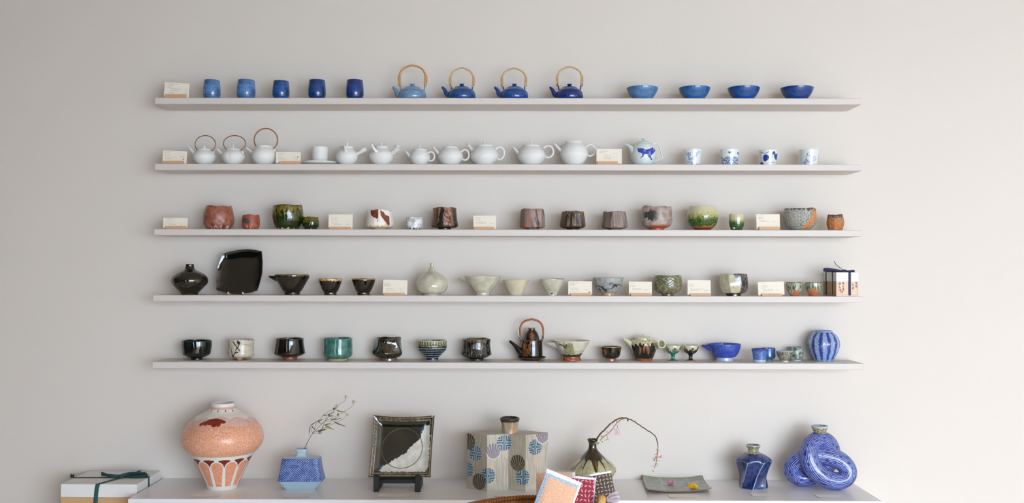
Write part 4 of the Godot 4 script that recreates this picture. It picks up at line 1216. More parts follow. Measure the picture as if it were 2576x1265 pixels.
func gift_boxes() -> void:
	# two wooden boxes with paper lids tied with navy cord, one behind the other
	var wood := mat(Color.WHITE, 0.6, wood_tex(rgb(196, 164, 124), rgb(180, 146, 106), -1.0))
	var front := picture(192, 160, func(u: float, v: float) -> Color:
		var c := mixc(rgb(240, 214, 194), rgb(234, 204, 182), 0.5 + ns.get_noise_2d(u * 3, v * 24) * 0.5)
		if u < 0.1 or u > 0.94 or v > 0.9:
			c = mixc(c, rgb(214, 180, 156), 0.35)
		if absf(u - 0.1) < 0.006 or absf(u - 0.94) < 0.006 or absf(v - 0.86) < 0.008:
			c = rgb(206, 172, 150)
		return c)
	var paper := mat(rgb(242, 240, 236), 0.7)
	var navy := mat(rgb(52, 48, 84), 0.65)
	var z1 := 0.170
	var s := (CZ - z1) / F
	var x0 := on_plane(2103.8, 745.6, z1).x
	var w := 55.9 * s
	var hh := 60.4 * s
	for q in 2:
		var zc := z1 - w / 2 if q == 0 else z1 - w * 1.5 - 0.001
		var depth := w if q == 0 else minf(w, z1 - w - 0.004)
		zc = z1 - w / 2 if q == 0 else z1 - w - 0.0015 - depth / 2
		var t := thing("wooden_box", ["front wooden box with brushed writing, paper lid and navy ribbon", "rear wooden box tied with navy ribbon, hidden behind the written one"][q], "box", Vector3(x0 + w / 2, shelf_y[3], zc), "ribboned wooden boxes")
		var lidh := 23.5 * s
		var b := MB.new()
		b.box(Vector3(w - 0.0015, hh - lidh, depth - 0.001), Vector3(0, (hh - lidh) / 2, 0), 0.0012)
		part(t, "body", b.mesh(), mat(Color.WHITE, 0.6, front) if q == 0 else wood)
		if q == 0:
			var sd := MB.new()
			sd.box(Vector3(0.002, hh - lidh - 0.0015, depth - 0.002), Vector3(-w / 2 + 0.0002, (hh - lidh) / 2, 0), 0.0003)
			part(t, "side_board", sd.mesh(), mat(rgb(190, 158, 118), 0.6))
		var l := MB.new()
		l.box(Vector3(w + 0.0005, lidh, depth), Vector3(0, hh - lidh / 2, 0), 0.0015)
		var lid := part(t, "lid", l.mesh(), paper)
		if q == 0:
			var fold := MB.new()
			var e := depth / 2 + 0.0003
			fold.face(Vector3(-w / 2 + 0.001, hh - 0.001, e), Vector3(-w / 2 + 23 * s, hh - lidh + 0.0005, e + 0.0006), Vector3(w / 2 - 0.001, hh - lidh + 0.0005, e + 0.0006), Vector3(w / 2 - 0.001, hh - 0.001, e + 0.0002))
			fold.face(Vector3(-w / 2 + 23 * s, hh - lidh + 0.0005, e - 0.001), Vector3(-w / 2 + 23 * s, hh - lidh + 0.0005, e + 0.0006), Vector3(-w / 2 + 0.001, hh - 0.001, e), Vector3(-w / 2 + 0.001, hh - 0.001, e - 0.001))
			part(lid, "paper_fold", fold.mesh(), paper)
		var rx := 5.6 * s
		var ribbon := func(called: String, pts: Array, width: float, hint: Vector3) -> void:
			part(t, called, swept(MB.new(), curve(pts, 5), width * s, {"n": 8, "hint": hint, "wide": 1.0, "thin": 0.22}).mesh(), navy)
		var zf := depth / 2 + 0.0013
		ribbon.call("ribbon", [Vector3(rx, hh * 0.04, zf), Vector3(rx, hh * 0.5, zf), Vector3(rx, hh - 0.002, zf), Vector3(rx, hh + 0.001, depth / 2 - 0.004), Vector3(rx, hh + 0.0013, -depth / 2)], 3.0, Vector3.RIGHT)
		var xl := -w / 2 - 0.0012
		ribbon.call("ribbon", [Vector3(xl, hh * 0.06, 0), Vector3(xl, hh * 0.5, 0), Vector3(xl, hh - 0.001, 0), Vector3(-w / 2 + 0.004, hh + 0.0013, 0), Vector3(w / 2, hh + 0.0013, 0)], 3.0, Vector3.BACK)
		if q == 0:
			# bow: two loops and two tails
			var y := hh + 0.003
			ribbon.call("bow_loop", [Vector3(0, y, 0.004), Vector3(-20 * s, y + 3 * s, 0.008), Vector3(-40 * s, y + 6.5 * s, 0.006), Vector3(-50 * s, y + 5 * s, -0.004), Vector3(-40 * s, y + 2 * s, -0.012), Vector3(0, y, -0.001)], 3.2, Vector3(0.1, 1, 0.35))
			ribbon.call("bow_loop", [Vector3(0, y, 0.004), Vector3(10 * s, y + 1 * s, 0.008), Vector3(22 * s, y + 2.5 * s, 0.008), Vector3(26.5 * s, y + 1 * s, 0.003), Vector3(18 * s, y, -0.004), Vector3(0, y, -0.001)], 2.2, Vector3(0.1, 1, 0.35))
			ribbon.call("ribbon_tail", [Vector3(2 * s, y + 1 * s, 0.004), Vector3(-8 * s, y + 8 * s, 0.005), Vector3(-18 * s, y + 16 * s, 0.003), Vector3(-25 * s, y + 26 * s, 0)], 1.3, Vector3(0.3, 0.2, 1))
			ribbon.call("knot", [Vector3(-6 * s, y + 0.5 * s, 0.004), Vector3(0, y + 2 * s, 0.006), Vector3(7 * s, y + 0.5 * s, 0.004)], 3.4, Vector3.UP)
			# brushed writing on the face, each stroke as ink
			var ink := mat(rgb(58, 48, 46), 0.8)
			var seal := mat(rgb(206, 92, 82), 0.8)
			var strokes := MB.new()
			var red := MB.new()
			var put := func(m: MB, cx: float, cy: float, pts: Array, wd: float) -> void:
				var p := []
				for k in range(0, pts.size(), 2):
					p.append(Vector3((cx + pts[k]) * s - w / 2, (cy + pts[k + 1]) * s, depth / 2 - 0.0004))
				swept(m, curve(p, 3), wd * s, {"n": 6, "hint": Vector3(0.7, 0.7, 0), "thin": 0.25 / wd * 0.6})
			for g in [[9.5, 31.5, 0], [9.0, 23.5, 1], [10.0, 16.0, 2], [17.5, 32.5, 3], [18.0, 25.5, 1], [17.5, 17.5, 4], [50.0, 32.5, 4], [50.5, 25.0, 3], [42.0, 30.0, 1], [42.0, 20.5, 2]]:
				var forms := [[[-2, 2, 2, 2.6], [-1, 3, -1.6, -1, -2.5, -3], [0.5, 1, 0, -2], [-2, -0.5, 2.4, 0]], [[-1, 3, -1, 0, 1.6, -1], [-2, -2.5, 2, -2]], [[-2, 2, 1.8, 2.4, 0.4, 0], [-2, 0, -0.6, -2.6, 2.2, -2.4], [0, 3.4, -0.4, -3]], [[-2.4, 1.6, -1.4, 3], [-1.6, 3, -1.9, -2.4], [0.8, 3, 0.6, -1.8, 2.4, -2.4, 2.6, -1], [-2.4, 0.4, 2.4, 1.2]], [[-2, 2.4, 2, 2.8], [0, 3.6, 0, -3], [-2.2, -0.4, 2.2, 0.2], [1.4, -1.6, 2.2, -3]]]
				for st in forms[g[2]]:
					put.call(strokes, g[0], g[1], st, 0.5)
			for st in [[-2.6, 2.4, 2.4, 3.0, 2.2, -2.2, -2.6, -2.6, -2.4, 2.4], [-1.6, 0.8, 1.4, 1.0], [-1.4, -1, 1.4, -0.8], [0, 2.6, 0, -2.6]]:
				put.call(red, 14.0, 11.5, st, 0.5)
			part(t, "brush_writing", strokes.mesh(), ink)
			part(t, "red_seal", red.mesh(), seal)


# ---------------------------------------------------------------- lowest shelf
func fifth_shelf() -> void:
	var black := func(a: float, h: float, r: float) -> Color:
		var c := mixc(rgb(8, 16, 13), rgb(18, 34, 28), 0.5 + nz(a, h, r, 0.05))
		return mixc(c, rgb(60, 64, 56), sst(0.35, 0.65, nz(a, h, r, 0.14, 4)) * sst(22, 14, h) * sst(9, 13, h) * 0.8)
	pot("tea_bowl", "plain black tea bowl with a rounded wall, first on the lowest shelf", "bowl", 494.6, 4, [[14.8, 0], [15.6, 0], [15.6, 0], [15.2, 4], [17, 5.4], [17, 5.4], [29, 11], [34.4, 16], [35.8, 24], [36.8, 36], [36.4, 49]], {"yb": 905.5, "paint": black, "rough": 0.1, "wall": 2.6, "n": 84, "bend": wob(49, 0.015, 0.8, 1.2, 0, 0.0, 0.0, 6)})
	var grass := [[Vector2(-17, 32), Vector2(-14, 22), Vector2(-11, 9)], [Vector2(-11, 9), Vector2(-7, 18), Vector2(-3, 24)], [Vector2(-6, 21), Vector2(1, 22)], [Vector2(-11, 50), Vector2(-6, 42), Vector2(6, 26)], [Vector2(-4, 28), Vector2(2, 36), Vector2(5, 46)]]
	var striped := func(a: float, h: float, r: float) -> Color:
		var c := mixc(rgb(206, 198, 176), rgb(150, 138, 116), sst(0.25, 0.75, nz(a * 0.5, h * 4.5 + sin(a) * 3.0, 10, 0.10)))
		c = mixc(c, rgb(222, 214, 196), 0.35)
		if cos(a) > 0:
			var p := Vector2(sin(a) * 32, h)
			var w := 0.0
			for i in grass.size():
				w = maxf(w, sst(2.4 if i == 0 else 1.7, 0.5, line_d(p, grass[i]) + (maxf(0.0, p.y - 14) * 0.06 if i == 0 else 0.0)))
			w = maxf(w, sst(5.6, 3.8, Vector2((p.x - 3.0) * 1.0, p.y - 46).length() + nz(a, h, r, 0.2) * 2))
			if h > 52 and p.x > 0:
				w = maxf(w, 0.5 * sst(0.0, 0.4, nz(a, h, r, 0.2, 4)))
			c = mixc(c, rgb(44, 30, 22), w * 0.95)
		return mixc(c, rgb(176, 140, 112), sst(8, 5, h) * 0.7)
	var t := pot("tea_bowl", "cream striped tea bowl with brushed brown grass, raised on three feet", "bowl", 605.7, 4, [[21, 7], [22, 7], [22, 7], [27, 8.5], [31, 10.5], [33, 15], [32.2, 26], [31.8, 40], [32.6, 53]], {"yb": 907.0, "paint": striped, "res": Vector2i(512, 160), "rough": 0.2, "parts": true, "body": "bowl", "wall": 2.6, "floor": 10.0, "n": 84, "bend": wob(53, 0.015, 0.8, 8.2)})
	var clay := mat(rgb(196, 146, 112), 0.6)
	for k in 3:
		var a := TAU * k / 3.0 + 0.1
		var f := part(t.node, "foot", spun([[3.0, 0], [5.0, 1], [8.0, 5], [9.5, 9.5]], t.s, t.k, {"n": 16}).mesh(), clay)
		f.position = Vector3(sin(a) * 17 * t.s, 0, cos(a) * 17 * t.s)
	var deep := func(a: float, h: float, r: float) -> Color:
		var c := mixc(rgb(12, 10, 8), rgb(26, 20, 14), 0.5 + nz(a, h, r, 0.05))
		c = mixc(c, rgb(94, 70, 30), sst(0.3, 0.7, nz(a, h * 0.4, r, 0.12, 5)) * sst(16, 24, h) * 0.5)
		c = mixc(c, rgb(110, 62, 40), sst(54.5, 56, h) * 0.7)
		return mixc(c, mixc(rgb(120, 66, 48), rgb(160, 96, 72), 0.5 + nz(a, h, r, 0.2)), sst(9.0, 8.0, h))
	pot("tea_bowl", "dark brown black tea bowl with a flaring lower wall, on a reddish clay foot", "bowl", 728.6, 4, [[20, 0], [21, 0], [21, 0], [19.5, 6], [20, 8.6], [20, 8.6], [32, 12.5], [38.4, 17], [38, 22], [35.8, 36], [34.4, 47], [34.6, 55]], {"yb": 906.5, "paint": deep, "rough": 0.08, "wall": 2.6, "n": 84, "bend": wob(55, 0.012, 1.0, 2.2, 0, 0.0, 0.0, 9)})
	var teal := func(a: float, h: float, r: float) -> Color:
		var c := mixc(rgb(58, 108, 98), rgb(82, 136, 124), 0.5 + nz(a, h, r, 0.06))
		c = mixc(c, rgb(100, 154, 142), sst(0.3, 0.7, nz(a, h, r, 0.4, 2)) * 0.35)
		c = mixc(c, rgb(140, 120, 84), sst(55.5, 57, h) * 0.8)
		return mixc(c, rgb(216, 200, 166), sst(4.6, 3.4, h + nz(a, 0, r, 0.1) * 1.5))
	pot("tea_bowl", "straight sided teal green tea bowl on a pale unglazed foot", "bowl", 850.0, 4, [[22, 0], [23, 0], [23, 0], [24, 3], [30, 6.5], [35, 11], [36.6, 16], [36.2, 30], [36.2, 44], [36.4, 56]], {"yb": 906.5, "paint": teal, "rough": 0.12, "wall": 2.6, "n": 84, "bend": wob(56, 0.012, 0.6, 5.2, 9, 0.3)})
	var olive := func(a: float, h: float, r: float) -> Color:
		var c := mixc(rgb(28, 24, 12), rgb(54, 46, 20), 0.5 + nz(a, h, r, 0.06))
		c = mixc(c, rgb(84, 72, 34), sst(0.3, 0.7, nz(a, h, r, 0.1, 4)) * 0.6)
		return mixc(c, rgb(112, 92, 82), sst(7.2, 6.0, h))
	pot("tea_bowl", "olive black twisted tea bowl with big dents, after the teal bowl", "bowl", 977.0, 4, [[21.4, 0], [22.4, 0], [22.4, 0], [22, 6], [23.5, 7], [23.5, 7], [33, 11.5], [39.6, 18], [38.6, 26], [35, 40], [33, 50], [33.2, 57.5]], {"yb": 907.0, "paint": olive, "rough": 0.07, "wall": 2.6, "n": 120, "bend": wob(57, 0.045, 1.6, 12.4, 5, 0.6, 0.014, 8)})
	var rows := func(a: float, h: float, r: float) -> Color:
		var w := sin(h * 1.02 + nz(a, 0, r, 0.05) * 0.6)
		var f := sst(22, 36, h)
		var c := mixc(rgb(22, 38, 66), rgb(40, 60, 52), f)
		c = mixc(c, rgb(204, 210, 202), sst(0.68, 0.98, w + nz(a, h, r, 0.3, 3) * 0.25))
		if h > 41 and h < 50:
			c = mixc(rgb(116, 92, 28), rgb(206, 206, 190), sst(0.2, 0.8, sin(a * 32.0) + nz(a, h, r, 0.3) * 0.6))
		if h > 50.5:
			c = rgb(206, 212, 204)
		return c
	pot("tea_bowl", "ribbed tea bowl banded in white, navy and ochre, tapering to a narrow foot", "bowl", 1087.4, 4, [[15, 0], [16.4, 0], [16.4, 0], [15.6, 6], [17, 9], [22, 14], [29, 21], [34.5, 27], [36.6, 34], [36.2, 43], [36.8, 48], [36, 51.5]], {"yb": 907.5, "paint": rows, "res": Vector2i(448, 144), "rough": 0.13, "wall": 2.4, "n": 96, "sub": 8, "bend": func(q: Vector3, a: float) -> Vector3:
		var f := 1.0 + 0.012 * sin(q.y * 1.02) * sst(8, 14, q.y)
		return Vector3(q.x * f, q.y, q.z * f)})
	var gloss := func(a: float, h: float, r: float) -> Color:
		var st := nz(a, h * 0.12, r, 0.26, 4)
		var c := mixc(rgb(18, 18, 18), rgb(96, 88, 74), sst(-0.1, 0.6, st))
		c = mixc(c, rgb(186, 186, 182), sst(0.35, 0.7, nz(a, h * 0.16, r, 0.4, 8)) * 0.7)
		c = mixc(c, rgb(116, 96, 50), sst(46, 54, h + nz(a, 0, r, 0.2) * 4) * 0.7)
		return mixc(c, rgb(28, 32, 30), sst(14, 9, h) * 0.7)
	pot("tea_bowl", "silvery black streaked tea bowl with an uneven rim, before the tall brown pot", "bowl", 1198.4, 4, [[17.6, 0], [18.8, 0], [18.8, 0], [18.4, 4], [21, 6], [21, 6], [31, 10], [38.6, 15.5], [38.4, 20], [36, 34], [34.8, 46], [35.6, 54.5]], {"yb": 907.5, "paint": gloss, "res": Vector2i(448, 144), "rough": 0.1, "relief": 0.08, "wall": 2.6, "n": 108, "bend": wob(54, 0.03, 2.2, 20.7, 12, 0.4, 0.0, 6)})
	tall_pot()
	# white and moss pouring bowl
	var moss := func(a: float, h: float, r: float) -> Color:
		var c := mixc(rgb(214, 210, 188), rgb(226, 222, 204), 0.5 + nz(a, h, r, 0.05))
		c = mixc(c, rgb(190, 184, 142), sst(31, 29, h + sin(a)) * 0.6)
		if cos(a) > 0:
			var x := sin(a) * lerpf(24, 47, sst(8, 50, h))
			var n := nz(a, h * 0.3, r, 0.16, 3) * 5.0
			var e := sst(3, -3, absf(x + 12 + (50 - h) * -0.18) - 13.5 + n * 0.4) * sst(53, 46, h + n)
			var m := mixc(rgb(128, 128, 92), rgb(178, 176, 140), 0.5 + nz(a, h * 0.2, r, 0.4, 6) * 0.9)
			c = mixc(c, m, e)
			c = mixc(c, rgb(70, 40, 26), sst(2.2, 0.6, line_d(Vector2(x, h), [Vector2(-33, 45), Vector2(-24, 42), Vector2(-19, 36), Vector2(-15, 44)])) * 0.9)
		c = mixc(c, rgb(34, 38, 32), sst(1.0, -1.0, h - 18.5 - nz(a, 0, r, 0.06, 9) * 4.0 - sin(a) * 1.5))
		return mixc(c, mixc(rgb(150, 74, 48), rgb(216, 142, 84), sst(0.1, 0.5, nz(a, h, r, 0.2, 3)) * sst(9, 4, h)), sst(13.2, 12.2, h))
	var bowl := pot("spouted_bowl", "cream pouring bowl with a mossy brushed patch, on an orange foot", "bowl", 1437.4, 4, [[22.4, 0], [23.8, 0], [23.8, 0], [24.2, 4], [22.4, 9], [22.6, 12.4], [22.6, 12.4], [27, 18], [36, 33], [43.5, 46], [46.8, 53]], {"yb": 908.2, "paint": moss, "res": Vector2i(512, 160), "rough": 0.16, "parts": true, "body": "bowl", "wall": 2.0, "n": 96, "bend": wob(53, 0.008, 0.6, 6.0)})
	beak_part(bowl, "spout", Vector2(-30, 53), Vector2(-63.5, 47.5), 20, 2.4, 26, 3.5, mat(rgb(220, 216, 198), 0.16))
	var kaki := func(a: float, h: float, r: float) -> Color:
		var c := mixc(rgb(14, 18, 12), rgb(28, 26, 16), 0.5 + nz(a, h, r, 0.05))
		c = mixc(c, rgb(126, 74, 36), sst(0.3, 0.45, nz(a, h * 0.5, r, 0.09, 12)) * sst(9, 14, h) * 0.9)
		c = mixc(c, rgb(214, 204, 150), sst(35.4, 36.4, h))
		return mixc(c, rgb(176, 116, 90), sst(6.6, 6.0, h))
	pot("tea_cup", "dark cup with rust drips and a cream rim, before the cream and black teapot", "cup", 1536.8, 4, [[11.4, 0], [12.4, 0], [12.4, 0], [12, 5], [13, 6.4], [13, 6.4], [19, 9], [23, 16], [25.4, 28], [27, 36.5]], {"yb": 908.0, "paint": kaki, "rough": 0.08, "wall": 2.0})
	side_pot()
	# two stemmed cups
	for q in 2:
		var green := q == 0
		var paint := func(a: float, h: float, r: float) -> Color:
			var base := mixc(rgb(34, 112, 94), rgb(70, 150, 128), 0.5 + nz(a, h, r, 0.1)) if green else mixc(rgb(18, 24, 20), rgb(34, 36, 28), 0.5 + nz(a, h, r, 0.1))
			var e := 27.0 + nz(a, 0, r, 0.16, q * 5.0) * 6.0
			var c := mixc(base, rgb(206, 208, 184), sst(-1, 2, h - e))
			c = mixc(c, mixc(rgb(176, 108, 30), rgb(110, 60, 34), 0.5 + nz(a, h, r, 0.15, 4) + (0.0 if green else 0.3)), sst(0.9, 0.7, Vector2((fposmod(a * 20 + 8.0, 20.0) - 10.0 + nz(a, h, r, 0.12, 3) * 6.0) / 5.5, (h - 29.0) / 9.0).length() + nz(a, h, r, 0.2, 8) * 0.3))
			return mixc(c, rgb(188, 132, 100) if not green else rgb(70, 120, 96), sst(2.4, 1.6, h))
		pot("stem_cup", ["small stemmed cup with a teal foot and an amber blotch", "small stemmed cup with a dark foot and rust blotches"][q], "cup", 1693.0 if green else 1737.3, 4, [[12.4, 0], [13, 0], [13, 0], [12.6, 1.6], [7.5, 3.2], [4.8, 6.5], [4.8, 12], [6.5, 16.5], [12, 20], [17.5, 26], [20, 34], [20.4, 40]], {"yb": 908.2, "paint": paint, "rough": 0.12, "wall": 1.6, "floor": 18.0})
	# blue salt glazed pieces
	var salt := func(a: float, h: float, r: float) -> Color:
		var w := cz(a, h, r, 0.32)
		var c := mixc(rgb(110, 136, 206), rgb(22, 60, 168), sst(-0.96, -0.82, w))
		return mixc(c, rgb(18, 50, 162), 0.3 + 0.3 * nz(a, h, r, 0.05, 4))
	var salted := func(a: float, h: float, r: float) -> Color:
		return mixc(salt.call(a, h, r), rgb(190, 204, 222), sst(9.6, 8.6, h))
	bowl = pot("spouted_bowl", "speckled cobalt blue pouring bowl on a pale foot", "bowl", 1823.0, 4, [[20.4, 0], [21.2, 0], [21.2, 0], [20.6, 4], [20.4, 9], [20.4, 9], [27, 12], [34, 21], [38, 32], [40.8, 44]], {"yb": 908.8, "paint": salted, "res": Vector2i(448, 144), "rough": 0.16, "relief": 0.08, "parts": true, "body": "bowl", "wall": 2.0, "n": 84, "bend": wob(44, 0.01, 1.0, 3.3)})
	beak_part(bowl, "spout", Vector2(-26, 44), Vector2(-57, 42.0), 19, 2.6, 24, 4.5, mat(rgb(48, 66, 170), 0.16))
	var pale := func(a: float, h: float, r: float) -> Color:
		var c := mixc(rgb(54, 98, 176), rgb(100, 134, 194), 0.5 + nz(a, h, r, 0.2) * 0.9)
		c = mixc(c, rgb(36, 66, 168), sst(28, 34, h))
		return mixc(c, rgb(186, 202, 220), sst(8.0, 6.6, h))
	pot("tea_cup", "small flared blue cup with a pale base, in front of the other small blue cup", "cup", 1911.0, 4, [[13.8, 0], [14.4, 0], [14.4, 0], [16, 6], [17, 16], [18.4, 26], [21, 34.5]], {"z": 0.126, "paint": pale, "rough": 0.16, "relief": 0.06, "wall": 1.8})
	pot("tea_cup", "small blue cup half hidden behind the flared blue cup", "cup", 1933.0, 4, [[10, 0], [10.6, 0], [10.6, 0], [10.6, 3], [11, 4], [11, 4], [16, 7], [17.4, 12], [17, 22], [17.4, 32]], {"z": 0.052, "paint": func(a, h, r): return mixc(pale.call(a, h, r), rgb(52, 84, 112), sst(24, 10, h) * 0.7), "rough": 0.16, "wall": 1.8})
	var speck := func(a: float, h: float, r: float) -> Color:
		var w := cz(a, h * 1.3, r, 0.4)
		var c := mixc(rgb(52, 56, 44), rgb(206, 208, 190), sst(-0.9, -0.66, w))
		c = mixc(c, rgb(176, 150, 84), sst(0.2, 0.6, nz(a, h, r, 0.12, 4)) * 0.5)
		c = mixc(c, rgb(190, 208, 222), sst(26.5, 28, h))
		return mixc(c, rgb(206, 210, 200), sst(4.4, 3.8, h))
	pot("tea_bowl", "tiny speckled grey green bowl with a pale rim, in front of the upright green cup", "bowl", 1974.0, 4, [[9.4, 0], [10, 0], [10, 0], [9.6, 4], [10.4, 4.4], [10.4, 4.4], [15, 9], [18.6, 17], [20.6, 28.5]], {"z": 0.11, "paint": speck, "rough": 0.2, "relief": 0.08, "wall": 1.6})
	pot("tea_cup", "small upright mottled green cup behind the tiny speckled bowl", "cup", 2003.0, 4, [[12, 0], [12.8, 0], [12.8, 0], [13, 3], [17, 4.6], [17.6, 8], [17.4, 22], [17.8, 35]], {"z": 0.05, "paint": func(a, h, r): return mixc(mixc(rgb(84, 96, 76), rgb(186, 196, 188), 0.5 + fz(a, h, r, 0.1) * 1.2), rgb(200, 212, 208), sst(4, 3, h)), "rough": 0.2, "relief": 0.08, "wall": 1.8})
	var melon := func(a: float, h: float, r: float) -> Color:
		var n := nz(a, h, r, 0.42, 2) * 0.75 + nz(a, h, r, 0.07, 8) * 0.35
		var w := sin(a * 12.0 + 0.9)
		var c := mixc(mixc(rgb(126, 152, 206), rgb(172, 188, 220), 0.5 + nz(a, h, r, 0.25) * 0.8), mixc(rgb(26, 62, 150), rgb(56, 66, 96), sst(0.1, 0.5, nz(a, h, r, 0.06, 5)) * sst(20, 36, h) * sst(64, 50, h)), sst(0.1, 0.5, w + n))
		c = mixc(c, rgb(150, 182, 206), sst(8, 3, h) * 0.7)
		return mixc(c, rgb(128, 156, 200), sst(73, 75, h))
	pot("jar", "round blue jar with darker vertical stripes at the far end of the lowest shelf", "vase", 2071.8, 4, [[22, 0], [23, 0], [23, 0], [27, 8], [34.4, 24], [39.2, 40], [38.6, 52], [32.5, 66], [24, 74], [21.4, 75.5], [22.4, 78]], {"yb": 906.8, "paint": melon, "res": Vector2i(512, 176), "rough": 0.17, "relief": 0.06, "wall": 2.4, "n": 144, "bend": func(q: Vector3, a: float) -> Vector3:
		var f := 1.0 + 0.012 * sin(a * 12.0 + 0.9) * sst(3, 16, q.y) * sst(76, 62, q.y)
		return Vector3(q.x * f, q.y, q.z * f)})
	# flat price slips along the front of the shelf
	var slip := mat(rgb(240, 236, 230), 0.75)
	var sl := [[448, 508, 909.4, "beside the first black bowl"], [566, 628, 909.4, "in front of the three footed bowl"], [874, 934, 910.0, "just past the teal bowl"], [1289, 1350, 910.2, "in front of the tall brown pot"], [1452, 1506, 911.2, "under the edge of the mossy spouted bowl"], [1555, 1611, 911.2, "in front of the side handled pot"], [1684, 1746, 911.6, "in front of the two stemmed cups"], [1800, 1858, 912.2, "in front of the blue spouted bowl"], [1947, 2007, 912.3, "in front of the tiny speckled bowl"], [2054, 2107, 912.4, "in front of the blue striped jar"]]
	for k in sl:
		var a := on_level(k[0], k[2], shelf_y[4])
		var b := on_level(k[1], k[2], shelf_y[4])
		var m := MB.new()
		m.box(Vector3(b.x - a.x, 0.0006, 0.05), Vector3.ZERO, 0.0001)
		var o := part(self, numbered("price_slip"), m.mesh(), slip, Vector3((a.x + b.x) / 2, shelf_y[4] + 0.0004, minf(a.z - 0.022, 0.1455)))
		tag(o, "flat white paper slip on the lowest shelf %s" % k[3], "paper slip", "flat slips on the lowest shelf")

func tall_pot() -> void:
	var rust := func(a: float, h: float, r: float) -> Color:
		var c := mixc(rgb(12, 12, 8), rgb(24, 20, 14), 0.5 + nz(a, h, r, 0.05))
		if cos(a) > 0:
			var x := sin(a) * 26
			c = mixc(c, mixc(rgb(96, 54, 26), rgb(150, 88, 44), 0.5 + nz(a, h * 0.4, r, 0.12)), sst(6.5, 4.0, minf(absf(x + 17 - (h - 30) * 0.08), absf(x + 6 - (h - 24) * 0.14) + 2.0) + nz(a, h * 0.6, r, 0.12, 6) * 4.0) * sst(4, 9, h))
		return mixc(c, rgb(110, 58, 34), sst(43.5, 45, h) * 0.8)
	var brown := mat(rgb(104, 60, 42), 0.25)
	var sp := pot("saucer", "dark brown rimmed saucer under the tall brown pot", "saucer", 1337.4, 4, [[19, 0], [20, 0], [20, 0], [24, 3.5], [33, 7], [35.8, 9.4], [35.8, 10.6]], {"yb": 907.8, "mat": mat(rgb(70, 40, 28), 0.22), "wall": 1.8, "floor": 6.0})
	var prof := [[24, 0], [25.4, 0], [25.4, 0], [27, 3], [27.4, 12], [27, 26], [26.2, 38], [26, 45]]
	var m := glaze(prof, {"paint": rust, "res": Vector2i(320, 128), "rough": 0.06})
	var t := {"s": sp.s, "k": 1.0, "top": 47.0, "mat": m, "at": sp.at + Vector3(0.0, 6.2 * sp.s * sp.k, 0)}
	t.node = thing("teapot", "tall glossy brown pot with a domed lid under a wrapped cane handle", "teapot", t.at)
	part(t.node, "body", spun(prof, t.s, 1.0, {"n": 72}).mesh(), m)
	var tall := 76.0
	var top := [[20.5, 43.5], [19.8, 47], [17.5, 57], [13.5, 66], [9.2, 70.5], [8.6, 73], [8.6, 73], [9.4, 76], [8.8, 76.6]]
	var dome := func(a: float, h: float, r: float) -> Color:
		var c := mixc(rgb(14, 13, 9), rgb(28, 22, 16), 0.5 + nz(a, h, r, 0.05))
		c = mixc(c, rgb(140, 82, 44), sst(7.0, 3.0, absf(sin(a) * 16) + absf(h - 60) * 0.35 + nz(a, h, r, 0.2) * 4.0) * sst(0.0, 0.1, cos(a)))
		return mixc(c, rgb(158, 92, 58), sst(72.5, 74, h))
	var lid := lathe_part(t, "lid", top, glaze(top, {"paint": dome, "rough": 0.06, "res": Vector2i(224, 128)}), {"n": 56, "h": 76.6})
	lathe_part(t, "lid_rim", [[25.4, 44.6], [27.2, 45.2], [27.2, 45.2], [26.6, 46.8], [20, 47.4]], brown, {"n": 56, "h": tall}, lid)
	tube_part(t, "spout", [[-20, 9, 3], [-32, 20, 4], [-42, 32, 3], [-55.5, 43, 0]], [13.0, 9.0, 6.0, 4.4, 2.8], m, {"hollow": true, "n": 16})
	var cane := mat(Color.WHITE, 0.5, picture(16, 256, func(u: float, v: float) -> Color: return mixc(rgb(190, 112, 66), rgb(112, 58, 32), sst(0.3, 0.9, sin(v * TAU * 34.0 + u * 4.0)))))
	for sx in [-1.0, 1.0]:
		tube_part(t, "lug", [[sx * 25.5, 40], [sx * 28, 49], [sx * 30, 54], [sx * 29, 58], [sx * 27, 53], [sx * 26, 46]], 1.6, mat(rgb(20, 18, 14), 0.1))
		tube_part(t, "tag_loop", [[sx * 30.5, 54, 1], [sx * 33.5, 62, 1], [sx * 34.5, 69, 1]], 0.7, mat(rgb(240, 240, 240), 0.5), {"n": 6})
	tube_part(t, "handle", [[-28.5, 55], [-29, 66], [-28, 79], [-20, 91], [0, 97.5], [19, 91.5], [27.5, 79], [29, 66], [29.5, 55]], [2.2, 2.6, 2.5, 2.6, 2.2], cane, {"n": 10, "sub": 10})

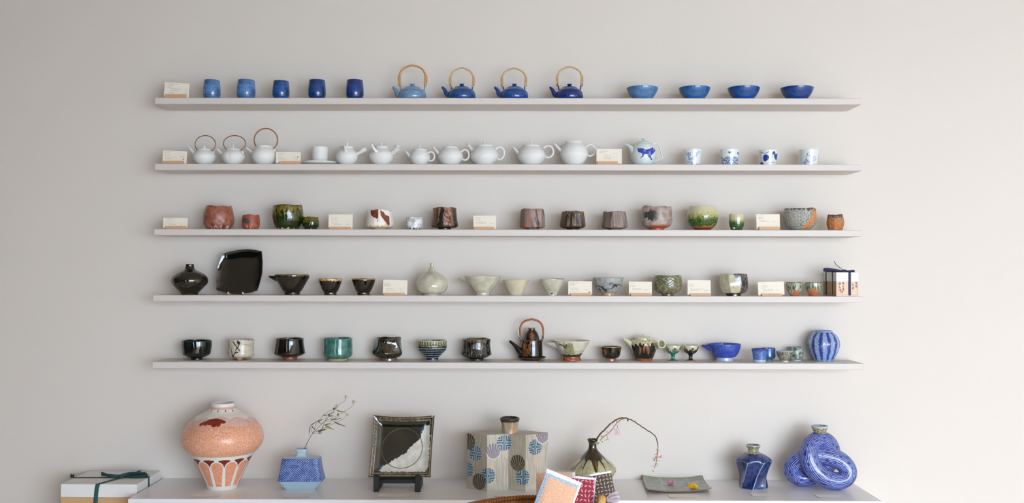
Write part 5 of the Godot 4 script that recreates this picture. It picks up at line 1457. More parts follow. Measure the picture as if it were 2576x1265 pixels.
func side_pot() -> void:
	var mix := func(a: float, h: float, r: float) -> Color:
		var c := mixc(rgb(16, 24, 18), rgb(28, 34, 24), 0.5 + nz(a, h, r, 0.05))
		var n := nz(a, h * 0.4, r, 0.14, 3)
		c = mixc(c, mixc(rgb(134, 78, 44), rgb(170, 110, 72), 0.5 + n), sst(0.15, 0.4, nz(a, h * 0.45, r, 0.09, 7)) * sst(14, 22, h) * sst(50, 40, h) * 0.9)
		c = mixc(c, mixc(rgb(196, 190, 146), rgb(214, 210, 174), 0.5 + n), sst(-1.5, 1.5, h - 41.0 - n * 8.0 - absf(sin(a * 3.0)) * 4.0))
		return mixc(c, mixc(rgb(186, 108, 70), rgb(156, 84, 54), 0.5 + nz(a, h, r, 0.2)), sst(7.4, 6.0, h + nz(a, 0, r, 0.05) * 2.0))
	var t := pot("teapot", "cream, black and rust teapot with a tube handle open towards the viewer", "teapot", 1619.5, 4, [[19.6, 0], [20.8, 0], [20.8, 0], [23, 6.5], [27, 16], [31.5, 28], [34.4, 39], [34, 46], [29, 52], [24, 54]], {"yb": 908.0, "paint": mix, "res": Vector2i(448, 144), "rough": 0.1, "parts": true, "wall": 0.0, "n": 84})
	var cream := mat(rgb(214, 210, 176), 0.14)
	var l := lathe_part(t, "lid", [[22.6, 53], [23.2, 54.2], [22.8, 58], [21, 60.6], [12, 62], [3, 62.4]], cream, {"n": 56, "h": 70.0})
	lathe_part(t, "knob", [[1.8, 62], [2.0, 64], [3.2, 66], [2.4, 67.6], [1, 68]], cream, {"n": 20, "h": 70.0}, l)
	tube_part(t, "lug", [[4, 52, 23], [8, 57, 24], [12, 57, 23], [15, 52, 21]], 1.8, mat(rgb(196, 190, 150), 0.14), {"n": 8})
	tube_part(t, "spout", [[-24, 34, 5], [-34, 44, 5], [-43, 51, 4], [-51, 57, 3]], [9.0, 6.6, 5.2, 4.4], cream, {"hollow": true, "n": 16})
	tube_part(t, "handle", [[24, 34, 10], [30, 39, 20], [35, 43, 30], [39, 46.5, 41]], [6.0, 7.0, 9.0, 11.4], cream, {"hollow": true, "n": 24})


# ---------------------------------------------------------------- price cards in wooden holders
func cards() -> void:
	var oak := mat(rgb(226, 178, 134), 0.55, wood_tex(rgb(255, 255, 255), rgb(232, 226, 218), 1.0))
	# shelf, card x0, x1, top y, roll, holder x0, x1, top y, red dot (u, v), lines, where
	var list := [
		[0, 412.0, 475.0, 208.8, -3.4, 414.3, 467.4, 237.0, null, [[0.1, 0.12, 0.5], [0.1, 0.22, 0.34], [0.1, 0.32, 0.32], [0.24, 0.42, 0.68, 0.8], [0.24, 0.54, 0.6, 0.8], [0.22, 0.68, 0.42, 0.8]], "at the start of the top shelf"],
		[1, 408.6, 469.6, 380.0, -2.6, 409.8, 461.0, 404.8, Vector2(0.86, 0.66), [[0.06, 0.1, 0.36], [0.06, 0.2, 0.28], [0.06, 0.3, 0.26], [0.08, 0.42, 0.34, 0.72], [0.08, 0.54, 0.56, 0.72], [0.08, 0.66, 0.4, 0.72]], "at the start of the second shelf"],
		[1, 694.0, 756.5, 383.2, -0.6, 703.0, 755.5, 405.6, Vector2(0.88, 0.42), [[0.08, 0.1, 0.4], [0.08, 0.2, 0.3], [0.08, 0.3, 0.3], [0.1, 0.46, 0.3, 0.74], [0.1, 0.56, 0.36, 0.74], [0.1, 0.66, 0.44, 0.74]], "between the wooden hooped teapot and the saucer"],
		[1, 1500.5, 1564.0, 375.0, -0.4, 1503.4, 1554.6, 405.8, null, [[0.12, 0.16, 0.44], [0.12, 0.25, 0.26], [0.28, 0.34, 0.4, 0.66], [0.3, 0.44, 0.6], [0.24, 0.55, 0.6, 0.66], [0.3, 0.65, 0.6]], "before the whale tail teapot"],
		[2, 410.5, 472.0, 549.0, -0.4, 415.7, 467.5, 568.8, null, [[0.14, 0.08, 0.42], [0.14, 0.2, 0.36], [0.14, 0.32, 0.36], [0.14, 0.52, 0.44], [0.24, 0.62, 0.56, 0.7]], "at the start of the middle shelf"],
		[2, 826.5, 887.0, 540.2, -0.2, 828.6, 881.8, 570.5, null, [[0.1, 0.27, 0.38], [0.1, 0.37, 0.34], [0.1, 0.47, 0.36], [0.12, 0.63, 0.42], [0.2, 0.7, 0.56, 0.7]], "past the two green glazed bowls"],
		[2, 1190.7, 1248.0, 543.0, -0.2, 1192.2, 1243.2, 570.5, null, [[0.06, 0.15, 0.36], [0.06, 0.25, 0.32], [0.06, 0.35, 0.32], [0.08, 0.52, 0.54], [0.18, 0.6, 0.58, 0.72]], "standing alone after the dark brown bowl"],
		[2, 1903.0, 1962.0, 539.6, 0.4, 1910.0, 1962.0, 570.5, null, [[0.06, 0.1, 0.32], [0.06, 0.19, 0.28], [0.06, 0.28, 0.32], [0.1, 0.43, 0.36], [0.18, 0.5, 0.54, 0.68]], "before the grey speckled bowl"],
		[3, 963.0, 1024.0, 705.0, -1.9, 966.3, 1017.6, 737.2, null, [[0.04, 0.24, 0.3], [0.04, 0.34, 0.28], [0.04, 0.44, 0.32], [0.12, 0.62, 0.42, 0.7], [0.12, 0.75, 0.54, 0.7]], "between the black cups and the cream bottle"],
		[3, 1429.3, 1489.2, 708.0, -0.7, 1436.0, 1488.0, 738.0, Vector2(0.89, 0.82), [[0.06, 0.13, 0.42], [0.06, 0.24, 0.3], [0.06, 0.34, 0.28], [0.06, 0.52, 0.38], [0.1, 0.62, 0.46, 0.7], [0.08, 0.75, 0.5]], "left of the grey vine bowl"],
		[3, 1582.0, 1640.0, 709.0, -0.2, 1586.9, 1639.0, 738.0, null, [[0.05, 0.16, 0.28], [0.05, 0.27, 0.3], [0.05, 0.38, 0.26], [0.15, 0.54, 0.52], [0.15, 0.63, 0.54, 0.66]], "between the vine bowl and the woven bowl"],
		[3, 1729.3, 1787.5, 705.6, -0.7, 1737.0, 1789.0, 738.6, null, [[0.05, 0.22, 0.28], [0.05, 0.32, 0.3], [0.05, 0.42, 0.26], [0.1, 0.6, 0.72], [0.1, 0.69, 0.5, 0.74]], "between the woven bowl and the faceted bowl"],
		[3, 1907.5, 1973.5, 709.4, 2.2, 1917.0, 1968.4, 739.0, null, [[0.13, 0.25, 0.34], [0.13, 0.35, 0.36], [0.13, 0.46, 0.32], [0.2, 0.58, 0.58], [0.2, 0.66, 0.56, 0.66]], "before the two small clay based cups"]]
	for k in list:
		var sh: int = k[0]
		var y0: float = shelf_y[sh]
		var z := 0.150
		var s := (CZ - z) / F
		var a := on_plane(k[1], k[3], z)
		var b := on_plane(k[2], k[3], z)
		var h := a.y - y0 + 0.001
		var w := b.x - a.x
		var lines: Array = k[9]
		var tex := picture(192, 112, func(u: float, v: float) -> Color:
			var c := rgb(244, 236, 220)
			if k[8] != null and Vector2((u - k[8].x) * w / h, v - k[8].y).length() < 0.055:
				return rgb(222, 92, 44)
			for l: Array in lines:
				if absf(v - l[1]) < 0.02:
					var inside: bool = (u > l[0] and u < l[2]) or (l.size() > 3 and u > l[3] and u < l[3] + 0.17)
					if inside and ns.get_noise_2d(u * 60.0, l[1] * 91.0) > -0.25 and absf(v - l[1]) < 0.015 + 0.012 * ns.get_noise_2d(u * 130.0, l[1] * 40.0):
						return rgb(184, 176, 164)
			return c)
		var m := MB.new()
		m.box(Vector3(w, h - 0.004, 0.0012), Vector3(0, (h - 0.004) / 2, 0), 0.0002)
		var card := part(self, numbered("price_card"), m.mesh(), mat(Color.WHITE, 0.8, tex), Vector3((a.x + b.x) / 2, y0 + 0.0045, z + 0.001), Basis(Vector3.BACK, deg_to_rad(k[4])) * Basis(Vector3.RIGHT, -0.06))
		tag(card, "cream lettered price card %s%s" % ["with a red dot " if k[8] != null else "", k[10]], "price card", "price cards on the shelves")
		var ha := on_plane(k[5], k[7], 0.163)
		var hb := on_plane(k[6], k[7], 0.163)
		var hh := ha.y - y0
		var hw := hb.x - ha.x
		var o := MB.new()
		o.box(Vector3(hw, hh, 0.0095), Vector3(0, hh / 2, 0.00775), 0.0008)
		o.box(Vector3(hw, hh, 0.0095), Vector3(0, hh / 2, -0.00775), 0.0008)
		o.box(Vector3(hw - 0.0005, 0.003, 0.012), Vector3(0, 0.0016, 0), 0.0003)
		var holder := part(self, numbered("card_holder"), o.mesh(), oak, Vector3((ha.x + hb.x) / 2, y0, z))
		tag(holder, "small pale wood card holder %s" % k[10], "card holder", "wooden card holders on the shelves")

# ---------------------------------------------------------------- the counter
func counter_things() -> void:
	big_vase()
	herringbone_vase()
	square_plate()
	folded_vase()
	drip_bottle()
	flower_tray()
	twisted_bottle()
	knot_vase()
	gift_box()
	var slip := mat(rgb(242, 239, 234), 0.75)
	for k in [[484, 550, 1246.0, 0.0, "in front of the large red flower vase"], [714, 781, 1247.5, 0.0, "in front of the herringbone vase"], [952, 1023, 1246.0, 0.0, "in front of the square plate"], [1241, 1303, 1244.5, 0.0, "in front of the folded slab vase"], [1682, 1746, 1248.0, 0.0, "in front of the grey tray"], [1890, 1933, 1245.0, 0.0, "in front of the twisted blue bottle"], [2053, 2115, 1248.0, 0.0, "in front of the blue knot vase"]]:
		var a := on_level(k[0], k[2], counter_y)
		var b := on_level(k[1], k[2], counter_y)
		var rows := []
		var uv := []
		for i in 3:
			var r := PackedVector3Array()
			var u := PackedVector2Array()
			for j in 13:
				var f := j / 12.0
				r.append(Vector3((f - 0.5) * (b.x - a.x), 0.0006 + 0.0012 * pow(absf(f - 0.5) * 2.0, 2.0) * (1.0 + 0.5 * sin(f * 5.0)), 0.058 * (0.5 - i / 2.0)))
				u.append(Vector2(f, i / 2.0))
			rows.append(r)
			uv.append(u)
		var m := MB.new()
		m.grid(rows, uv, false)
		var under := []
		for i in range(2, -1, -1):
			var r: PackedVector3Array = rows[i].duplicate()
			for j in 13:
				r[j].y -= 0.0004
			under.append(r)
		m.grid(under, uv, false)
		var o := part(self, numbered("paper_label"), m.mesh(), slip, Vector3((a.x + b.x) / 2, counter_y, (a.z + b.z) / 2))
		tag(o, "curled white paper label on the counter %s" % k[4], "paper label", "paper labels on the counter")

func big_vase() -> void:
	var petals := func(a: float, h: float, r: float) -> Color:
		var wx := nz(a, h, r, 0.10, 40) * 2.0
		var l1 := absf(nz(a, h + wx, r, 0.15, 3))
		var l2 := absf(nz(a, h - wx, r, 0.29, 9))
		var ring := absf(sin(cz(a, h, r, 0.075, 5) * 14.0))
		var f := sst(0.0, 0.20, l1) * sst(0.0, 0.26, l2) * (0.55 + 0.45 * sst(0.1, 0.5, ring))
		var c := mixc(rgb(222, 120, 84), rgb(248, 212, 186), f)
		return mixc(c, rgb(238, 166, 124), 0.22 + 0.25 * nz(a, h, r, 0.03))
	var paint := func(a: float, h: float, _r: float) -> Color:
		var white := rgb(236, 232, 222)
		var rr := lerpf(37, 84, sst(0, 96, h)) if h < 96 else (lerpf(100, 50, sst(140, 200, h)) if h > 140 else 98.0)
		if h < 8:
			return white
		if h < 87:
			var step := TAU / 12.0
			var q := wrapf(a + 0.17, 0.0, step) - step / 2
			var half := step * rr / 2
			var x := q * rr
			var hw := half - 3.6
			var inside := absf(x) < hw and (h < 77 - hw or Vector2(x, h - (77 - hw)).length() < hw) and h > 10
			if inside:
				if absf(x) > hw - 1.2 or (h > 77 - hw and Vector2(x, h - (77 - hw)).length() > hw - 1.2):
					return rgb(226, 170, 140)
				return mixc(petals.call(a, h * 1.2, rr), rgb(222, 120, 78), 0.25)
			var d := half - absf(x)
			if h > 62 and h < 84.5 - d * 0.12 and d < 15 and Vector2(x, h - (77 - hw)).length() > hw + 3.2:
				return rgb(124, 44, 28)
			return white
		if h < 93:
			return rgb(232, 226, 214) if h < 90.5 else rgb(238, 234, 224)
		if cos(a) > 0:
			var bx := sin(a) * 74.0 + 3.0
			if absf(bx) < 31 and h < 187.5 - bx * bx * 0.0088 + bx * 0.07 and h > 175.5 + bx * 0.10 - 1.8 * absf(sin(bx * 0.3)) - 5.0 * sst(13.0, 7.0, absf(bx - 9.0)):
				return mixc(rgb(128, 36, 18), rgb(152, 54, 30), 0.5 + nz(a, h, 60, 0.3))
		var edge := 181.0 + 6.0 * absf(sin(a * 4.6 + 0.6)) + 4.0 * sin(a * 2.0 + 1.0)
		if h < 172.0 + 3.0 * nz(a, 0, 100, 0.08) + 4.0 * sin(a * 3.0 + 2.0):
			var c: Color = petals.call(a, h, 100.0)
			return c
		if h < edge:
			return mixc(mixc(rgb(226, 176, 160), rgb(240, 206, 192), 0.5 + nz(a, h, 90, 0.3)), rgb(206, 160, 158), sst(0.1, 0.5, nz(a, 0, 60, 0.05, 7)) * 0.6)
		if h > 205.5 and h < 211:
			return rgb(226, 180, 164)
		if h > 200 and h < 210:
			var q := wrapf(a + 0.3, 0, 0.5236) - 0.2618
			if absf(q * 30.0) < 0.7 or Vector2(q * 30.0, h - 207).length() < 1.9 or Vector2(q * 30.0, h - 201).length() < 1.4:
				return rgb(160, 52, 40)
		return white
	pot("flower_vase", "largest vase, covered with coral red flower relief above arched panels", "vase", 558.9, 5, [[35, 0], [36.6, 0], [36.6, 0], [38, 5], [45, 21], [60, 53], [76.5, 86], [78.5, 91], [78.5, 91], [84, 95], [96, 111], [100, 130], [95.5, 150], [82, 170], [62, 186], [44, 196], [33, 205], [28.5, 214], [29.5, 219]], {"yb": 1233.5, "paint": paint, "res": Vector2i(1024, 384), "rough": 0.22, "relief": 0.18, "wall": 2.4, "n": 128, "bend": func(q: Vector3, a: float) -> Vector3:
		var f := 1.0 + 0.008 * sst(93, 100, q.y) * sst(176, 166, q.y) * absf(cz(a, q.y, 100, 0.12, 3))
		return Vector3(q.x * f, q.y, q.z * f)})

func loft(rows_in: Array, s: float, k: float, power: float, n: int, top: float) -> MB:
	# rounded rectangles: [half width, half depth, height], given twice for a sharp edge
	var rows := []
	var uvs := []
	for q in rows_in:
		var r := PackedVector3Array()
		var u := PackedVector2Array()
		for j in n + 1:
			var a := -PI + TAU * (j % n) / n
			var d := pow(pow(absf(sin(a)), power) + pow(absf(cos(a)), power), -1.0 / power)
			r.append(Vector3(sin(a) * d * q[0], q[2] * k, cos(a) * d * q[1]) * s)
			u.append(Vector2(float(j) / n, 1.0 - clampf(q[2] / top, 0, 1)))
		rows.append(r)
		uvs.append(u)
	var m := MB.new()
	m.grid(rows, uvs, true)
	return m

func herringbone_vase() -> void:
	var t := spot(758.5, 5, [[20, 0], [48, 23], [18, 101]], {"yb": 1233.2})
	var s: float = t.s
	var band := func(x: float, h: float) -> float:
		var v := (h - 25.0) / 18.6
		var i := int(floor(v))
		var sl := 1.0 if i % 2 else -1.0
		if i < 0 or i > 2:
			return -1.0
		return 0.5 + 0.5 * sin((x + sl * (h - 25.0 - i * 18.6) * 1.15) * 1.02)
	var paint := func(u: float, v: float) -> Color:
		var a := -PI + TAU * u
		var h := (1.0 - v) * 106.0
		var d := pow(pow(absf(sin(a)), 9.0) + pow(absf(cos(a)), 9.0), -1.0 / 9.0)
		var x := sin(a) * d * lerpf(56, 46, clampf((h - 23) / 57.0, 0, 1))
		var c := mixc(rgb(158, 186, 206), rgb(204, 216, 222), 0.5 + nz(a, h, 50, 0.4) * 0.8)
		if h < 24:
			return mixc(c, rgb(166, 194, 208), 0.5)
		if h > 81.5:
			return mixc(c, rgb(178, 184, 182), 0.6) if h < 86 else mixc(c, rgb(176, 200, 214), 0.6)
		var b: float = band.call(x, h)
		var side := sst(0.72, 0.82, absf(sin(a)))
		var deep := mixc(rgb(30, 52, 132), rgb(60, 96, 176), 0.5 + nz(a, h, 50, 0.06, 4))
		c = mixc(deep, rgb(184, 202, 228), sst(0.45, 0.8, b) * (0.75 + 0.4 * nz(a, h, 50, 0.2, 2)))
		return mixc(c, mixc(rgb(84, 110, 180), rgb(120, 146, 204), 0.5 + nz(a, h, 50, 0.3)), side * 0.8)
	t.node = thing("herringbone_vase", "blue slab vase pressed with a herringbone pattern, holding dried stems", "vase", t.at)
	var m := mat(Color.WHITE, 0.3, picture(1024, 224, paint, true), 0.12)
	var k: float = t.k
	part(t.node, "body", loft([[0, 0, 0], [36, 19, 0], [36.5, 19.5, 0], [36.5, 19.5, 0], [55, 29, 22.4], [56.5, 30, 24], [56.5, 30, 24], [54, 29, 32], [50, 25.5, 52], [46.5, 21.5, 79], [46, 21, 81], [46, 21, 81], [44, 19.5, 82.4], [14, 13, 85], [14, 13, 85], [12.6, 12, 88]], s, k, 9.0, 160, 106.0).mesh(), m)
	part(t.node, "neck", loft([[13.5, 13, 85], [12.4, 12, 88], [12.6, 12.2, 96], [13.8, 13.2, 98.6], [13.8, 13.2, 98.6], [14.2, 13.6, 99.4], [14, 13.4, 104], [13.4, 12.8, 104.8], [11.6, 11, 104.6], [11, 10.4, 99], [9, 9, 84], [0, 0, 84]], s, k, 4.0, 64, 106.0).mesh(), mat(rgb(178, 202, 214), 0.3))
	# dried stems with seed heads
	var at := func(x: float, y: float, dz := 0.0) -> Vector3:
		return on_plane(750.0 + x / 7.906, 980.0 + y / 7.906, t.at.z + dz)
	var o := thing("dried_stem", "dried clematis like stem with fluffy seed heads standing in the herringbone vase", "dried flower", at.call(120, 1230))
	var off: Vector3 = o.position
	var bark := mat(rgb(112, 88, 74), 0.8)
	var twig := func(called: String, pts: Array, r: float, dz: float) -> void:
		var p := []
		for i in range(0, pts.size(), 2):
			p.append((at.call(pts[i], pts[i + 1], dz * i / pts.size()) as Vector3) - off)
		part(o, called, swept(MB.new(), curve(p, 4), [r, r * 0.8], {"n": 6}).mesh(), bark)
	twig.call("stem", [104, 1250, 135, 1160, 210, 1000, 290, 865], 0.0013, 0.0)
	for b in [[[290, 865, 340, 740, 380, 640, 430, 590, 520, 490, 680, 390, 735, 350, 765, 315], 0.02], [[290, 865, 370, 780, 440, 710, 545, 620, 650, 470, 740, 395, 830, 290, 925, 225, 945, 165], -0.015], [[290, 865, 420, 730, 545, 620, 780, 520, 870, 460, 1060, 345, 1105, 260], 0.03], [[545, 620, 600, 628, 690, 625], 0.01], [[545, 620, 552, 560, 560, 510], 0.02], [[290, 865, 380, 825, 480, 780, 560, 745, 740, 660, 860, 605, 920, 560, 955, 515], 0.015], [[290, 865, 330, 880, 395, 862], 0.02], [[290, 865, 262, 820, 258, 760], 0.02], [[365, 830, 310, 770, 280, 720], 0.01]]:
		twig.call("branchlet", b[0], 0.0007, b[1])
	var greens := [mat(rgb(120, 128, 74), 0.7), mat(rgb(150, 160, 80), 0.7), mat(rgb(112, 84, 66), 0.75), mat(rgb(96, 92, 64), 0.75)]
	for l in [[250, 705, 205, 935, 13, 2], [245, 710, 390, 622, 12, 2], [268, 712, 330, 800, 11, 2], [400, 605, 452, 690, 26, 1], [385, 628, 508, 588, 18, 0], [382, 825, 575, 785, 30, 2], [400, 850, 470, 870, 18, 2], [530, 700, 712, 806, 34, 1], [540, 690, 655, 675, 18, 0], [465, 795, 535, 650, 10, 2], [645, 605, 775, 565, 20, 0], [700, 600, 855, 575, 10, 0], [705, 628, 950, 745, 18, 2], [795, 460, 800, 552, 24, 0], [690, 375, 765, 365, 24, 3], [700, 380, 735, 412, 22, 0], [760, 402, 935, 460, 18, 0], [500, 505, 575, 512, 14, 3], [585, 500, 715, 455, 12, 3], [590, 510, 700, 530, 20, 3]]:
		var p: Vector3 = (at.call(l[0], l[1], 0.015) as Vector3) - off
		var e: Vector3 = (at.call(l[2], l[3], 0.03) as Vector3) - off
		var m2 := MB.new()
		var side: Vector3 = (e - p).cross(Vector3.BACK).normalized() * (l[4] * s / 7.906 * 1.1)
		var rows := []
		var uv := []
		for i in 7:
			var f := i / 6.0
			var w: float = sin(pow(f, 0.7) * PI) * (1.0 - f * 0.35)
			var c := p.lerp(e, f) + Vector3(0, 0, 0.006 * sin(f * 5.0))
			var g := c + Vector3(0, 0.0015, -0.004 * w)
			rows.append(PackedVector3Array([c - side * w * 0.7, g, c + side * w * 0.7]))
			uv.append(PackedVector2Array([Vector2(0, f), Vector2(0.5, f), Vector2(1, f)]))
		m2.grid(rows, uv, false)
		part(o, "leaf", m2.mesh(), greens[l[5]])
	var fluff := mat(rgb(226, 218, 188), 0.9)
	for c in [[775, 305], [950, 140], [1105, 232], [970, 497]]:
		var p: Vector3 = (at.call(c[0], c[1], 0.02) as Vector3) - off
		var m3 := MB.new()
		for i in 70:
			var d := Vector3(rng.randfn(), rng.randfn(), rng.randfn()).normalized()
			var l := s * rng.randf_range(4.5, 8.0)
			swept(m3, [p, p + d * l * 0.55, p + (d * l + Vector3(0, -0.001, 0.002))], [0.0005, 0.00016], {"n": 3})
		var fl := part(o, "seed_head", m3.mesh(), fluff)
		fl.set_meta("kind", "stuff")

func square_plate() -> void:
	var z := on_level(1000, 1237.5, counter_y).z
	var s := (CZ - z) / F
	var at := Vector3(on_plane(1000, 1237, z).x, counter_y, z)
	var x0 := -67.0 * s
	var blob := pts2([0.285, 0.79, 0.38, 0.71, 0.49, 0.64, 0.575, 0.60, 0.61, 0.53, 0.70, 0.44, 0.79, 0.36, 0.80, 0.27, 0.855, 0.14, 0.93, 0.15, 0.955, 0.30, 0.955, 0.82, 0.90, 0.915, 0.24, 0.915, 0.15, 0.90, 0.20, 0.83])
	var paint := func(u: float, v: float) -> Color:
		var p := Vector2(u, v)
		var jit := Vector2(ns.get_noise_2d(u * 22, v * 22), ns.get_noise_2d(u * 22 + 50, v * 22)) * 0.012
		var q := p + jit
		var c := mixc(rgb(14, 18, 14), rgb(30, 30, 20), 0.5 + ns.get_noise_2d(u * 4, v * 4))
		var e := maxf(absf(u - 0.5), absf(v - 0.5)) * 2.0
		if e > 0.80:
			c = mixc(c, mixc(rgb(58, 52, 30), rgb(112, 104, 80), 0.5 + ns.get_noise_2d(u * 14, v * 14)), sst(0.8, 0.88, e) * 0.8)
		if Geometry2D.is_point_in_polygon(q, blob):
			c = mixc(rgb(216, 216, 206), rgb(234, 232, 224), 0.5 + ns.get_noise_2d(u * 6, v * 6))
			if ns.get_noise_2d(u * 50, v * 50) > 0.9:
				c = rgb(90, 84, 70)
		else:
			var dd := 1e9
			for i in blob.size():
				dd = minf(dd, q.distance_squared_to(Geometry2D.get_closest_point_to_segment(q, blob[i], blob[(i + 1) % blob.size()])))
			dd = sqrt(dd)
			if u + (1 - v) < 1.25 or u + 1 - v > 1.5:
				c = mixc(c, rgb(40, 96, 136), sst(0.05, 0.005, dd) * sst(0.84, 0.74, e) * (0.9 if u < 0.25 or v < 0.36 else 0.3))
			elif e > 0.8 and v > 0.4 and (u > 0.8 or v > 0.8):
				c = mixc(c, rgb(150, 146, 120), 0.5)
		var ring := absf(p.distance_to(Vector2(0.5, 0.52)) - 0.335)
		c = mixc(c, rgb(100, 84, 58), sst(0.008, 0.003, ring))
		for g in [0.875, 0.955]:
			c = mixc(c, rgb(206, 200, 184), sst(0.016, 0.004, absf(e - g)) * (0.8 if v > 0.5 or u > 0.7 else 0.35))
		return mixc(c, rgb(96, 58, 40), sst(0.975, 0.99, e))
	var t := thing("square_plate", "square plate glazed half black and half white, standing on a black easel", "plate", at)
	var lean := Basis(Vector3.RIGHT, -0.30)
	var shape := func(u: float, v: float) -> Vector3:
		var e := maxf(absf(u), absf(v))
		var rise := 9.0 * sst(0.70, 1.0, e) + 2.5 * absf(u) * absf(v)
		var x := u * (77.0 + 1.5 * v * v) - 3.0 * (0.0 - v) - 3.0
		var y := v * 76.5 + 76.5 + 3.0 * u * u * (1.0 if v > 0 else 0.0) * v - 1.5 * v * (1 - u * u)
		return Vector3(x, y, rise) * s
	var d := dish(shape, 36, 4.0 * s)
	var base := Vector3(11.5 * s - 0.004, 31 * s, -0.038)
	part(t, "plate_face", d[0].mesh(), mat(Color.WHITE, 0.07, picture(320, 320, paint)), base, lean)
	part(t, "plate_edge", d[1].mesh(), mat(rgb(98, 66, 48), 0.35), base, lean)
	var st := thing("plate_easel", "low black wooden easel under the half black square plate", "stand", at)
	var black := mat(rgb(22, 25, 24), 0.5)
	for x in [-53.5, 50.0]:
		var m := MB.new()
		m.box(Vector3(14 * s, 41 * s, 0.018), Vector3(0, 20.5 * s, -0.009), 0.002)
		m.box(Vector3(12.5 * s, 20 * s, 0.115), Vector3(0, 10.5 * s, -0.070), 0.002)
		part(st, "leg", m.mesh(), black, Vector3(x * s, 0, 0))
	for zz in [-0.035, -0.105]:
		var m := MB.new()
		m.box(Vector3(103.5 * s, 9 * s, 0.012), Vector3(-1.7 * s, 22 * s, zz), 0.0015)
		part(st, "cross_bar", m.mesh(), black)
	var rest := MB.new()
	rest.box(Vector3(103.5 * s, 9 * s, 0.012), Vector3(-1.7 * s, 62 * s, -0.108), 0.0015)
	for x in [-51.5, 48.0]:
		rest.box(Vector3(8 * s, 48 * s, 0.01), Vector3(x * s, 42 * s, -0.113), 0.001)
	part(st, "back_rest", rest.mesh(), black)

